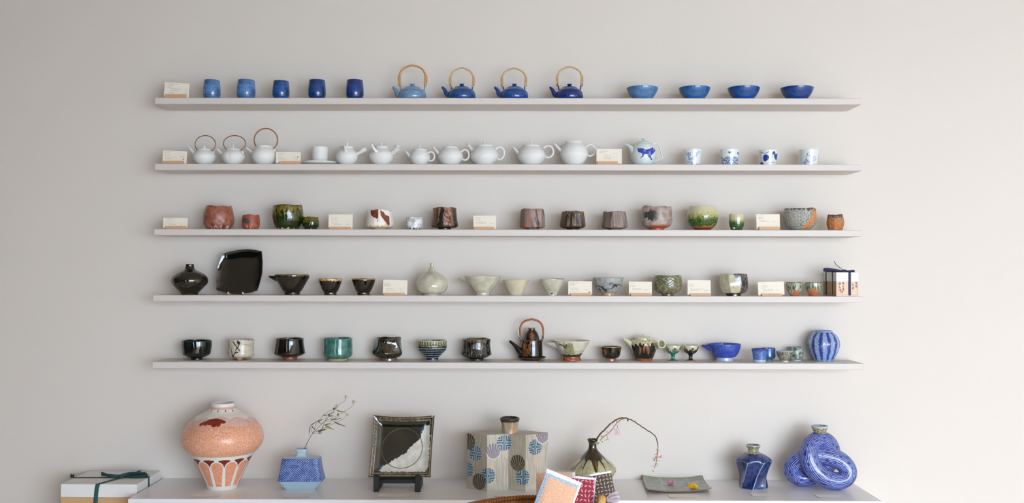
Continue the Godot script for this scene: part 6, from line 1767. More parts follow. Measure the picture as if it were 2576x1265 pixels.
func folded_vase() -> void:
	var z := on_level(1226, 1236.0, counter_y).z
	var s := (CZ - z + 0.058) / F
	var at := Vector3(on_plane(1278, 1236, z - 0.058).x, counter_y, z - 36 * s)
	var t := {"s": s, "k": 1.0, "top": 175.0, "at": at}
	t.node = thing("folded_vase", "wide folded screen shaped slab vase stamped with round crests and shells", "vase", at)
	var xs := [-103.0, -51.5, 0.5, 43.5, 99.5]
	var zs := [0.0, 36.0, 18.0, 38.0, 2.0]
	var hh := 139.0
	var cum := [0.0]
	for i in 4:
		cum.append(cum[i] + Vector2(xs[i + 1] - xs[i], zs[i + 1] - zs[i]).length())
	var per: float = cum[4]
	# crests: photo x from the vase centre, height, kind
	var list := [[-81.0, 90.0, 0], [-9.5, 117.0, 0], [-50.5, 38.0, 0], [36.5, 35.0, 0], [67.5, 107.0, 0], [-103.0, 48.0, 0], [-98.5, 117.0, 1], [-36.0, 97.0, 2], [24.0, 69.0, 1], [-72.0, 21.0, 1], [86.5, 132.0, 2]]
	var spots := []
	for q in list:
		for i in 4:
			if q[0] >= xs[i] - 0.1 and q[0] <= xs[i + 1]:
				spots.append([lerpf(cum[i], cum[i + 1], (q[0] - xs[i]) / (xs[i + 1] - xs[i])), q[1], q[2]])
				break
	var paint := func(u: float, v: float) -> Color:
		var x := u * per
		var h := (1.0 - v) * hh
		var c := mixc(rgb(168, 160, 142), rgb(214, 206, 190), 0.5 + ns.get_noise_2d(x * 0.42 + sin(h * 0.03) * 0.8, h * 0.014) * 0.55 + ns.get_noise_2d(x * 1.1, h * 0.03 + 9) * 0.35)
		c = mixc(c, rgb(222, 198, 176), sst(0.1, 0.6, ns.get_noise_2d(x * 0.02 + 9, h * 0.018)) * 0.55)
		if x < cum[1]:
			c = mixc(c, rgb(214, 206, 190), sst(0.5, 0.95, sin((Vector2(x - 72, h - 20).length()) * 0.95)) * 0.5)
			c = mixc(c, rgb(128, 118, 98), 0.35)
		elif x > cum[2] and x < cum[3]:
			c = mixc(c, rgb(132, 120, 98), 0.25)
		c = mixc(c, rgb(118, 98, 80), sst(0.75, 0.95, ns.get_noise_2d(x * 0.5, h * 0.5 + 40)) * 0.6)
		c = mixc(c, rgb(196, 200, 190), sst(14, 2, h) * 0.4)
		for q in spots:
			var p := Vector2(x - q[0], h - q[1])
			var d := p.length()
			if d > 20.0:
				continue
			if q[2] == 0:
				var m := absf(p.x) - absf(p.y)
				var lines := sin((absf(p.x) if m < 0 else absf(p.y)) * 1.15 + 0.5)
				var on := sst(-0.2, 0.3, lines) * (0.0 if minf(absf(p.x), absf(p.y)) < 0.8 else 1.0)
				c = mixc(rgb(168, 184, 188), mixc(rgb(24, 48, 78), rgb(48, 92, 116), 0.5 + ns.get_noise_2d(x * 0.1, h * 0.1)), on)
				c = mixc(c, rgb(180, 194, 198), sst(18.4, 19.6, d) * 0.8)
			else:
				var ang := atan2(p.x, p.y + 24.0)
				var ray_on := sst(0.1, 0.7, sin(ang * 34.0))
				c = mixc(rgb(70, 62, 50), rgb(150, 138, 116), ray_on) if q[2] == 1 else mixc(rgb(128, 118, 124), rgb(190, 180, 186), ray_on)
				if q[2] == 2 and d > 17 and p.y < 0:
					c = rgb(214, 208, 212)
		return c
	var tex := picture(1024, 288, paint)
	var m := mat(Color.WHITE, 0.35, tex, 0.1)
	var body := MB.new()
	var front := []
	var back := []
	for i in 5:
		front.append(Vector3(xs[i], 0, zs[i]))
		back.append(Vector3(xs[i], 0, -zs[i] * 0.95))
	for sd in 2:
		for i in 4:
			var a: Vector3 = (front[i] if sd == 0 else back[i + 1]) * s
			var b: Vector3 = (front[i + 1] if sd == 0 else back[i]) * s
			var u0: float = (cum[i] if sd == 0 else cum[i + 1]) / per
			var u1: float = (cum[i + 1] if sd == 0 else cum[i]) / per
			var up := Vector3(0, hh * s, 0)
			# slightly rounded arrises: the face stops short and a narrow strip turns the corner
			body.face(a, b, b + up, a + up, Vector2(u0, 1), Vector2(u1, 1), Vector2(u1, 0), Vector2(u0, 0))
	var lid := MB.new()
	var under := MB.new()
	var ring := front + [back[3], back[2], back[1]]
	for i in 8:
		var a: Vector3 = ring[i] * s + Vector3(0, hh * s, 0)
		var b: Vector3 = ring[(i + 1) % 8] * s + Vector3(0, hh * s, 0)
		var c := Vector3(0, (hh + 3.0) * s, 0)
		lid.face(a, b, c, c)
		under.face(Vector3(b.x, 0, b.z), Vector3(a.x, 0, a.z), Vector3(0, 0.0005, 0), Vector3(0, 0.0005, 0))
	for f in lid.n.size():
		if lid.n[f].length_squared() < 0.5:
			lid.n[f] = Vector3.UP
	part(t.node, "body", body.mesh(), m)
	part(t.node, "base", under.mesh(), mat(rgb(150, 120, 96), 0.7))
	part(t.node, "shoulder", lid.mesh(), mat(rgb(168, 156, 136), 0.35))
	var neck := func(u: float, v: float) -> Color:
		var h := 1.0 - v
		var c := mixc(rgb(168, 146, 120), rgb(190, 174, 148), 0.5 + ns.get_noise_2d(u * 12, h * 5))
		c = mixc(c, rgb(198, 140, 104), sst(0.90, 0.84, h) * sst(0.0, 0.5, ns.get_noise_2d(u * 4, 3)) * 0.8)
		return mixc(c, rgb(64, 52, 42), sst(0.945, 0.96, h))
	var np := [[21, hh], [20.4, hh + 4], [20, hh + 12], [21, hh + 22], [24.4, hh + 32], [25, hh + 35], [24.2, hh + 37]]
	var pos := lathe_part(t, "neck", np, mat(Color.WHITE, 0.25, picture(256, 256, neck)), {"wall": 4.0, "floor": hh + 5.0, "open_base": true, "n": 64})
	pos.position = Vector3(4.0 * s, 0, 0)

func drip_bottle() -> void:
	var lines := [[0.08, 7.0, 36.0], [-0.52, 2.2, 36.0], [-0.98, 3.0, 34.0], [0.52, 2.4, 40.0], [1.05, 2.4, 44.0], [-1.8, 4.0, 40.0], [2.2, 5.0, 40.0]]
	var paint := func(a: float, h: float, _r: float) -> Color:
		var rr := lerpf(59, 12, sst(50, 108, h))
		var c := mixc(rgb(166, 160, 122), rgb(196, 190, 152), 0.5 + nz(a, h, 59, 0.05) * 0.7)
		c = mixc(c, rgb(120, 90, 52), sst(0.5, 0.7, nz(a, h, 59, 0.14, 6)) * 0.6)
		c = mixc(c, rgb(150, 112, 70), sst(42, 34, h) * 0.5)
		c = mixc(c, rgb(112, 84, 40), sst(2.0, 0.4, absf(h - 44.0 - nz(a, 0, 59, 0.1) * 1.5)) * 0.5)
		var dark := mixc(rgb(34, 28, 16), rgb(66, 52, 24), 0.5 + nz(a, h * 0.5, 40, 0.12, 3))
		var k := sst(-1.5, 2.0, h - 82.0 - 5.0 * nz(a, 0, 59, 0.09, 4))
		for l in lines:
			var w: float = l[1] * (0.4 + 0.9 * sst(50, 84, h)) * (1.0 if h < 88 else 1.6)
			if h > l[2]:
				k = maxf(k, sst(w, w - 1.4, absf(wrapf(a - l[0], -PI, PI)) * maxf(rr, 14.0)))
		c = mixc(c, dark, k)
		return mixc(c, rgb(150, 104, 26), sst(3.5, 1.0, absf(wrapf(a - 0.12, -PI, PI)) * rr) * sst(58, 66, h) * sst(84, 76, h) * 0.8)
	var t := pot("drip_bottle", "round shouldered olive bottle with dark runs of glaze, behind the patterned packets", "vase", 1490.8, 5, [[25, 0], [26, 0], [26, 0], [32, 8], [45, 26], [56, 43], [59, 52], [56.5, 60], [47, 70], [34, 80], [20, 94], [12, 104], [9.8, 112], [10, 121], [13.4, 128], [13.6, 130]], {"yb": 1236.0, "paint": paint, "res": Vector2i(640, 256), "rough": 0.1, "wall": 2.0, "n": 96})
	# a cherry branch bending over the tray
	var z: float = t.at.z
	var at := func(x: float, y: float, dz := 0.0) -> Vector3:
		return on_plane(1470.0 + x / 7.03, 1030.0 + y / 7.03, z + dz)
	var o := thing("cherry_branch", "bent flowering cherry branch arching out of the olive drip bottle", "branch", at.call(150, 640))
	var off: Vector3 = o.position
	var bark := mat(rgb(104, 82, 66), 0.8)
	var young := mat(rgb(176, 104, 78), 0.7)
	var run := func(pts: Array, dz0: float, dz1: float) -> Array:
		var p := []
		for i in range(0, pts.size(), 2):
			p.append((at.call(pts[i], pts[i + 1], lerpf(dz0, dz1, float(i) / pts.size())) as Vector3) - off)
		return curve(p, 4)
	var main: Array = run.call([140, 680, 205, 560, 240, 490, 295, 415, 350, 368, 430, 282, 540, 195, 620, 158, 690, 146, 790, 168, 880, 210, 980, 280, 1090, 352, 1210, 430, 1265, 490, 1290, 570, 1302, 640], 0.0, 0.06)
	for i in main.size():
		main[i] += Vector3(0, 0.0009 * sin(i * 1.9), 0.0007 * cos(i * 2.3))
	part(o, "branch", swept(MB.new(), main, [0.0036, 0.0032, 0.0026, 0.0022, 0.0020], {"n": 8}).mesh(), bark)
	part(o, "twig", swept(MB.new(), run.call([1302, 640, 1300, 720, 1290, 800, 1280, 880, 1258, 970, 1235, 1045], 0.06, 0.07), [0.0019, 0.0011], {"n": 6}).mesh(), young)
	part(o, "twig", swept(MB.new(), run.call([690, 150, 600, 212, 540, 282, 490, 352, 420, 425, 345, 478, 278, 545], 0.01, 0.03), [0.0016, 0.0013], {"n": 6}).mesh(), young)
	var stub := swept(MB.new(), run.call([770, 165, 768, 205], 0.0, 0.0), [0.0028, 0.0030], {"n": 7})
	part(o, "cut_stub", stub.mesh(), mat(rgb(84, 74, 68), 0.8))
	var pink := mat(rgb(246, 226, 228), 0.7)
	var rose := mat(rgb(238, 190, 206), 0.7)
	var bud := mat(rgb(206, 186, 120), 0.7)
	var green := mat(rgb(132, 140, 84), 0.7)
	var petal := MB.new()
	var rows := []
	var uv := []
	for i in 5:
		var f := i / 4.0
		var w := sin(PI * minf(f * 0.85 + 0.12, 1.0)) * 0.42
		rows.append(PackedVector3Array([Vector3(-w, f, 0.25 * f * f + 0.12), Vector3(0, f * 1.02, 0.25 * f * f), Vector3(w, f, 0.25 * f * f + 0.12)]))
		uv.append(PackedVector2Array([Vector2(0, f), Vector2(0.5, f), Vector2(1, f)]))
	var one := rows
	var bloom := func(x: float, y: float, size: float, m: Material) -> void:
		var c: Vector3 = (at.call(x, y, 0.012 + rng.randf() * 0.03) as Vector3) - off
		var b := Basis.from_euler(Vector3(rng.randf_range(-1.9, 0.4), rng.randf() * TAU, rng.randf() * TAU))
		var q := MB.new()
		for k in 6:
			var r := b * Basis(Vector3.BACK, TAU * k / 6.0 + rng.randf() * 0.3)
			var rr := []
			for row: PackedVector3Array in one:
				var nr := PackedVector3Array()
				for p in row:
					nr.append(c + r * (p * size * rng.randf_range(0.9, 1.1)))
				rr.append(nr)
			q.grid(rr, uv, false)
		part(o, "blossom", q.mesh(), m)
	for p in [[540, 430, 1], [575, 445, 1], [610, 430, 1], [600, 405, 0], [560, 390, 0], [540, 360, 0], [575, 360, 0], [500, 255, 1], [488, 268, 0], [520, 340, 0], [360, 545, 0], [395, 560, 0], [420, 545, 0], [1255, 800, 0], [1245, 840, 0], [1225, 865, 0], [1240, 890, 0], [1330, 845, 1], [1350, 850, 1], [1290, 995, 0], [1220, 1000, 0], [1310, 915, 0], [1285, 960, 0], [1265, 850, 1]]:
		bloom.call(p[0], p[1], 0.0070 if p[2] == 0 else 0.0074, rose if p[2] else pink)
	for p in [[210, 570], [225, 590], [245, 575], [200, 600], [235, 615], [255, 600], [215, 625], [190, 590], [315, 465], [325, 485], [312, 490], [412, 402], [420, 410], [560, 215], [575, 228], [400, 470], [410, 520], [425, 525], [395, 525], [290, 555], [305, 560], [620, 205], [665, 175], [700, 160], [1310, 720], [1325, 735], [1290, 765], [1300, 780], [1275, 905], [1285, 925], [1270, 970], [1210, 1085], [1215, 1095], [1200, 1100], [1280, 690], [1345, 812], [755, 165]]:
		var c: Vector3 = (at.call(p[0] + rng.randf_range(-4, 4), p[1], 0.008 + rng.randf() * 0.025) as Vector3) - off
		var m := spun([[0.3, 0], [1.0, 1.0], [1.1, 2.0], [0.7, 3.2], [0.2, 3.8]], 0.0019, 1.0, {"n": 8, "sub": 2})
		part(o, "bud", m.mesh(), green if rng.randf() < 0.3 else bud, c, Basis.from_euler(Vector3(rng.randf() * 2.4, rng.randf() * TAU, 0)))
	for p in [[580, 270, 585, 370], [580, 270, 605, 360], [578, 275, 620, 390], [410, 470, 400, 530], [1295, 770, 1250, 800], [1280, 900, 1310, 910], [220, 640, 205, 665]]:
		part(o, "flower_stalk", swept(MB.new(), run.call(p, 0.015, 0.02), 0.0006, {"n": 5}).mesh(), green)

func flower_tray() -> void:
	var y1 := counter_y + 0.013
	var c := [on_level(1627, 1233.5, y1), on_level(1790, 1231.5, y1), on_level(1767, 1200.5, y1), on_level(1615, 1199.0, y1)]
	var mid: Vector3 = (c[0] + c[1] + c[2] + c[3]) / 4.0
	var at := Vector3(mid.x, counter_y, mid.z)
	var t := thing("tray", "grey green rectangular tray with upturned corners holding two flower heads", "tray", at)
	var shape := func(u: float, v: float) -> Vector3:
		var p: Vector3 = (c[0] as Vector3).lerp(c[1], u * 0.5 + 0.5).lerp((c[3] as Vector3).lerp(c[2], u * 0.5 + 0.5), v * 0.5 + 0.5) - mid
		var e := 0.004 + 0.0075 * pow(absf(u), 3.0) + 0.006 * pow(absf(v), 4.0) + 0.004 * absf(u * v) * absf(u * v)
		return Vector3(p.x, -p.z, e)
	var d := dish(shape, 30, 0.0038)
	var flat := Basis(Vector3.RIGHT, Vector3(0, 0, -1), Vector3.UP)
	var paint := func(u: float, v: float) -> Color:
		var k := mixc(rgb(140, 146, 138), rgb(164, 168, 160), 0.5 + ns.get_noise_2d(u * 6, v * 6))
		k = mixc(k, rgb(136, 144, 112), sst(0.22, 0.08, v) * 0.6)
		for x in [0.29, 0.73]:
			k = mixc(k, rgb(178, 184, 180), sst(0.012, 0.003, absf(u - x - 0.01 * sin(v * 9))))
		for l in [[0.34, 0.0, 0.3], [0.52, 0.3, 0.75], [0.72, 0.38, 0.62], [0.86, 0.4, 0.5], [0.3, 0.34, 0.72], [0.62, 0.03, 0.2], [0.45, 0.75, 0.95], [0.24, 0.05, 0.28], [0.16, 0.8, 0.95], [0.97, 0.1, 0.95]]:
			if u > l[1] and u < l[2]:
				k = mixc(k, rgb(92, 90, 80), sst(0.022, 0.006, absf(v - l[0] - 0.012 * sin(u * 14))) * 0.85)
		var e := maxf(absf(u - 0.5), absf(v - 0.5)) * 2.0
		return mixc(k, rgb(110, 92, 78), sst(0.95, 0.99, e) * 0.7)
	part(t, "tray_face", d[0].mesh(), mat(Color.WHITE, 0.3, picture(320, 160, paint), 0.08), Vector3.ZERO, flat)
	part(t, "tray_edge", d[1].mesh(), mat(rgb(134, 98, 82), 0.6), Vector3.ZERO, flat)
	# two flower heads
	var p := on_level(1686.5, 1217.5, counter_y + 0.006)
	var f := thing("picked_flower", "pink and white flower head lying on the grey tray", "flower", p)
	var cols := [mat(rgb(232, 130, 176), 0.7), mat(rgb(246, 222, 232), 0.7), mat(rgb(222, 96, 158), 0.7)]
	for k in 9:
		var q := MB.new()
		var rows := []
		var uv := []
		for i in 6:
			var g := i / 5.0
			var w := 0.0065 * sin(PI * (0.1 + g * 0.8))
			rows.append(PackedVector3Array([Vector3(-w, 0.016 * g, 0.004 * sin(g * 2.4) + 0.002), Vector3(0, 0.017 * g, 0.005 * sin(g * 2.4)), Vector3(w, 0.016 * g, 0.004 * sin(g * 2.4) + 0.002)]))
			uv.append(PackedVector2Array([Vector2(0, g), Vector2(0.5, g), Vector2(1, g)]))
		q.grid(rows, uv, false)
		part(f, "petal", q.mesh(), cols[[0, 2, 1, 0, 1, 1, 0, 2, 1][k]], Vector3(0, 0.001, 0), Basis(Vector3.UP, TAU * k / 9.0) * Basis(Vector3.RIGHT, 0.35 + 0.3 * (k % 3)))
	p = on_level(1743.0, 1229.0, counter_y + 0.006)
	f = thing("picked_flower", "yellow pompom flower head lying on the grey tray", "flower", p)
	var yel := MB.new()
	var deep := MB.new()
	for k in 120:
		var y := 1.0 - (k + 0.5) / 120.0 * 1.15
		var rr := sqrt(maxf(0.0, 1.0 - y * y))
		var dir := Vector3(cos(k * 2.39996) * rr, y, sin(k * 2.39996) * rr)
		var c0 := Vector3(0, 0.007, 0)
		swept(yel if k % 3 else deep, [c0 + dir * Vector3(0.010, 0.006, 0.010), c0 + dir * Vector3(0.017, 0.011, 0.015) + Vector3(0, 0.001, 0), c0 + dir * Vector3(0.0205, 0.0135, 0.0175)], [0.0016, 0.0024, 0.0008], {"n": 5, "wide": 1.2, "thin": 0.5})
	part(f, "petals", yel.mesh(), mat(rgb(248, 206, 22), 0.6)).set_meta("kind", "stuff")
	part(f, "petals", deep.mesh(), mat(rgb(238, 176, 10), 0.6)).set_meta("kind", "stuff")
	part(f, "flower_core", spun([[6, 0], [10, 3], [9, 9], [3, 13]], 0.001, 1.0, {"n": 16}).mesh(), mat(rgb(214, 160, 20), 0.7))

func twisted_bottle() -> void:
	var n := 7
	var tw := -0.0092
	var rim := func(a: float, h: float) -> float:
		return absf(wrapf(a + tw * h + 0.28, 0.0, TAU / n) - PI / n)
	var paint := func(a: float, h: float, r: float) -> Color:
		if h > 92:
			var w := cz(a, h, 14, 0.42)
			return mixc(mixc(rgb(70, 62, 36), rgb(190, 186, 160), sst(-0.95, -0.78, w)), rgb(176, 184, 190), sst(110, 112.5, h))
		var c := mixc(rgb(18, 32, 82), rgb(38, 60, 128), 0.5 + nz(a, h, r, 0.07) * 0.9)
		c = mixc(c, rgb(34, 62, 88), sst(0.1, 0.6, nz(a, h * 0.6, r, 0.05, 8)) * 0.6)
		c = mixc(c, rgb(120, 140, 190), sst(0.55, 0.8, nz(a, h, r, 0.4, 3)) * 0.35)
		if h < 74:
			var e: float = PI / n - rim.call(a, h)
			c = mixc(c, rgb(168, 196, 214), sst(1.7, 0.6, e * 40.0) * 0.85)
		c = mixc(c, rgb(160, 186, 210), sst(1.6, 0.4, absf(h - 73.5 - 2.5 * cos(rim.call(a, 74.0) * 7.0))) * 0.7)
		return mixc(c, rgb(150, 180, 190), sst(2.5, 1.0, h) * 0.6)
	pot("twisted_bottle", "dark blue bottle with twisted fluted sides and a speckled neck", "vase", 1895.0, 5, [[34, 0], [36, 0], [36, 0], [34.5, 12], [33.5, 28], [37, 50], [43, 68], [44.6, 73], [44.6, 73], [41, 79], [30, 87], [17, 93], [13, 98], [13.4, 103], [17.6, 110], [17, 113]], {"yb": 1233.0, "paint": paint, "res": Vector2i(512, 208), "rough": 0.14, "wall": 2.4, "n": 140, "bend": func(q: Vector3, a: float) -> Vector3:
		var f := sst(0, 6, q.y) * sst(80, 70, q.y) + 0.55 * sst(5, 0, q.y)
		var g := lerpf(1.0, cos(PI / n) / cos(rim.call(a, q.y)) * (1.0 - 0.06 * cos(rim.call(a, q.y) * PI / (PI / n) * 0.5)) * 1.05, f)
		return Vector3(q.x * g, q.y, q.z * g)})

func knot_vase() -> void:
	var t := spot(2062.6, 5, [[30, 0], [30, 140]], {"yb": 1235.5, "z": 0.150})
	var s: float = t.s
	t.node = thing("knot_vase", "blue and white striped vase formed as an interlaced three loop knot", "vase", t.at)
	var rows := []
	var uvs := []
	var cnt := 220
	var nn := 40
	var at := func(u: float) -> Vector3:
		return Vector3((sin(u) + 2.0 * sin(2.0 * u)) * 24.0, 62.0 - (cos(u) - 2.0 * cos(2.0 * u)) * 19.6, sin(u) * 21.0)
	for i in cnt + 1:
		var u := TAU * (i % cnt) / cnt + TAU * 2.0 / 3.0
		var p: Vector3 = at.call(u)
		var tg: Vector3 = ((at.call(u + 0.01) as Vector3) - (at.call(u - 0.01) as Vector3)).normalized()
		var side := (Vector3.BACK - tg * tg.z).normalized()
		var other := tg.cross(side)
		var row := PackedVector3Array()
		var uv := PackedVector2Array()
		for j in nn + 1:
			var a := TAU * (j % nn) / nn
			var q := p + (side * cos(a) + other * sin(a)) * (22.5 + 1.5 * cos(3.0 * u))
			q.y = maxf(q.y, 0.0)
			row.append(q * s)
			uv.append(Vector2(float(j) / nn, float(i) / cnt))
		rows.append(row)
		uvs.append(uv)
	var m := MB.new()
	m.grid(rows, uvs, true)
	var paint := func(u: float, v: float) -> Color:
		var a := TAU * u
		var along := v * 46.0
		var w := sin(a * 36.0 + 2.2 * ns.get_noise_3d(cos(a), sin(a), along * 0.5))
		var dash := ns.get_noise_3d(cos(a) * 5.0, sin(a) * 5.0, along * 0.9)
		var c := mixc(rgb(24, 38, 120), rgb(52, 74, 168), 0.5 + ns.get_noise_3d(cos(a), sin(a), along * 0.3) * 0.8)
		var line := sst(0.15, 0.7, w) * sst(-0.55, -0.25, dash)
		c = mixc(c, rgb(192, 204, 236), line * 0.85)
		return mixc(c, rgb(96, 124, 190), sst(0.3, 0.7, ns.get_noise_3d(cos(a) * 1.5, sin(a) * 1.5, along * 0.25 + 30)) * 0.5)
	part(t.node, "knot_body", m.mesh(), mat(Color.WHITE, 0.16, picture(448, 640, paint), 0.1))
	var neck := func(u: float, v: float) -> Color:
		var w := nc.get_noise_3d(sin(u * TAU) * 5.5, (1 - v) * 90.0, cos(u * TAU) * 5.5)
		return mixc(mixc(rgb(84, 72, 36), rgb(206, 200, 178), sst(-0.95, -0.75, w)), rgb(186, 196, 210), sst(0.035, 0.015, v))
	var np := [[15.4, 137], [14.6, 141], [15.4, 147], [19.6, 157], [20.8, 161], [20.2, 162.4]]
	lathe_part(t, "neck", np, mat(Color.WHITE, 0.2, picture(192, 160, neck)), {"wall": 3.0, "floor": 146.0, "open_base": true, "n": 56})

func gift_box() -> void:
	# a wooden box under a folded paper lid, tied with a dark teal cord, on a low plinth left of the counter
	var zf := 0.272
	var zb := 0.012
	var a := on_plane(153.5, 1217.5, zf)
	var b := on_plane(345.5, 1217.5, zf)
	var low := on_plane(250, 1250.5, zf).y
	var w := b.x - a.x
	var d := zf - zb
	var base := a.y - 0.15
	var at := Vector3((a.x + b.x) / 2 - 0.002, base, (zf + zb) / 2)
	var pl := thing("plinth", "plain white plinth beside the counter carrying the teal tied gift box", "plinth", Vector3(at.x, 0, at.z))
	var pm := MB.new()
	pm.box(Vector3(w + 0.01, base - 0.03, d), Vector3(0, (base - 0.03) / 2, 0), 0.002)
	part(pl, "plinth_body", pm.mesh(), mat(rgb(222, 220, 216), 0.5))
	pm = MB.new()
	pm.box(Vector3(w + 0.014, 0.03, d + 0.01), Vector3(0, base - 0.015, 0), 0.002)
	part(pl, "plinth_top", pm.mesh(), mat(rgb(222, 220, 216), 0.5))
	var t := thing("gift_box", "large wooden box with a folded white paper lid tied in dark teal ribbon", "box", at)
	var hb := low - base
	var ht := a.y - low
	var m := MB.new()
	m.box(Vector3(w + 0.001, hb, d - 0.002), Vector3(0, hb / 2, 0), 0.0015)
	part(t, "body", m.mesh(), mat(Color.WHITE, 0.6, wood_tex(rgb(214, 180, 132), rgb(200, 162, 114), 1.0)))
	m = MB.new()
	m.box(Vector3(w, ht, d), Vector3(0, hb + ht / 2, 0), 0.0016)
	var paper := mat(rgb(238, 236, 234), 0.75)
	var lid := part(t, "lid", m.mesh(), paper)
	var f := MB.new()
	var e := d / 2 + 0.0006
	var top := hb + ht - 0.0012
	f.face(Vector3(-w / 2 + 0.001, top, e), Vector3(-w / 2 + w * 0.125, hb + 0.0008, e + 0.0028), Vector3(w / 2 - w * 0.175, hb + 0.0008, e + 0.0028), Vector3(w / 2 - 0.001, top, e))
	f.face(Vector3(-w / 2 + 0.001, top, e - 0.001), Vector3(-w / 2 + w * 0.125, hb + 0.0008, e - 0.001), Vector3(-w / 2 + w * 0.125, hb + 0.0008, e + 0.0028), Vector3(-w / 2 + 0.001, top, e))
	f.face(Vector3(w / 2 - 0.001, top, e), Vector3(w / 2 - w * 0.175, hb + 0.0008, e + 0.0028), Vector3(w / 2 - w * 0.175, hb + 0.0008, e - 0.001), Vector3(w / 2 - 0.001, top, e - 0.001))
	part(lid, "paper_fold", f.mesh(), paper)
	var teal := mat(rgb(44, 82, 84), 0.8)
	var dark := mat(rgb(30, 62, 62), 0.85)
	var y := hb + ht + 0.0012
	var rib := func(called: String, pts: Array, wide: float, hint: Vector3, mm: Material, thin := 0.16) -> void:
		part(t, called, swept(MB.new(), curve(pts, 6), wide, {"n": 8, "hint": hint, "thin": thin}).mesh(), mm)
	var kx := 0.052                                   # the knot, right of the middle
	var kz := 0.012
	var fx := -0.002
	var r := 0.0082
	rib.call("ribbon", [Vector3(fx - 0.012, 0.0, d / 2 + 0.003), Vector3(fx - 0.006, hb + ht * 0.3, d / 2 + 0.0032), Vector3(fx, hb + ht - 0.001, d / 2 + 0.003), Vector3(fx + 0.003, y, d / 2 - 0.004), Vector3(fx + 0.026, y + 0.001, d * 0.25), Vector3(kx, y + 0.004, kz)], r, Vector3.RIGHT, teal)
	rib.call("ribbon", [Vector3(kx, y + 0.003, kz), Vector3(kx + 0.01, y + 0.001, -d * 0.2), Vector3(kx + 0.012, y, -d / 2 + 0.003)], r, Vector3.RIGHT, teal)
	rib.call("ribbon", [Vector3(-w / 2 - 0.001, hb * 0.2, kz), Vector3(-w / 2 - 0.0012, hb + ht - 0.001, kz), Vector3(-w / 2 + 0.004, y, kz), Vector3(-0.02, y + 0.001, kz), Vector3(kx, y + 0.003, kz)], r * 0.9, Vector3.BACK, dark)
	rib.call("ribbon", [Vector3(kx, y + 0.003, kz), Vector3(w / 2 - 0.03, y + 0.001, kz - 0.004), Vector3(w / 2 - 0.003, y, kz - 0.006), Vector3(w / 2 + 0.0012, hb + ht - 0.002, kz - 0.006), Vector3(w / 2 + 0.0012, hb * 0.4, kz - 0.006)], r * 0.9, Vector3.BACK, teal)
	rib.call("bow_loop", [Vector3(kx, y + 0.006, kz), Vector3(kx - 0.045, y + 0.007, kz + 0.008), Vector3(kx - 0.085, y + 0.012, kz - 0.012), Vector3(kx - 0.103, y + 0.010, kz - 0.03), Vector3(kx - 0.09, y + 0.004, kz - 0.036), Vector3(kx - 0.04, y + 0.004, kz - 0.012), Vector3(kx, y + 0.006, kz)], r * 0.9, Vector3(0, 1, 0.4), teal)
	rib.call("bow_loop", [Vector3(kx, y + 0.009, kz), Vector3(kx + 0.03, y + 0.015, kz - 0.004), Vector3(kx + 0.07, y + 0.012, kz - 0.012), Vector3(kx + 0.090, y + 0.008, kz - 0.008), Vector3(kx + 0.07, y + 0.004, kz + 0.004), Vector3(kx + 0.03, y + 0.003, kz + 0.006), Vector3(kx, y + 0.006, kz)], r * 1.15, Vector3(0, 1, 0.5), dark)
	rib.call("ribbon_tail", [Vector3(kx, y + 0.006, kz), Vector3(kx + 0.03, y + 0.006, kz - 0.03), Vector3(kx + 0.052, y + 0.010, kz - 0.05), Vector3(kx + 0.068, y + 0.011, kz - 0.056)], r * 0.7, Vector3(0, 0.4, 1), teal)
	rib.call("bow_knot", [Vector3(kx - 0.012, y + 0.005, kz + 0.01), Vector3(kx - 0.003, y + 0.012, kz + 0.004), Vector3(kx + 0.008, y + 0.013, kz - 0.003), Vector3(kx + 0.014, y + 0.006, kz - 0.01)], r * 1.1, Vector3(1, 0, 1), teal, 0.6)
	for k in [[-w / 2 - 0.004, kz + 0.004], [w / 2 - 0.008, kz - 0.002]]:
		var q := MB.new()
		for j in 22:
			var dir := Vector3(rng.randfn(), rng.randfn() * 0.8, rng.randfn()).normalized()
			var p := Vector3(k[0], y + 0.007, k[1])
			swept(q, [p, p + dir * 0.006, p + dir * rng.randf_range(0.009, 0.013)], [0.0028, 0.0010], {"n": 5})
		part(t, "cord_knot", q.mesh(), dark)

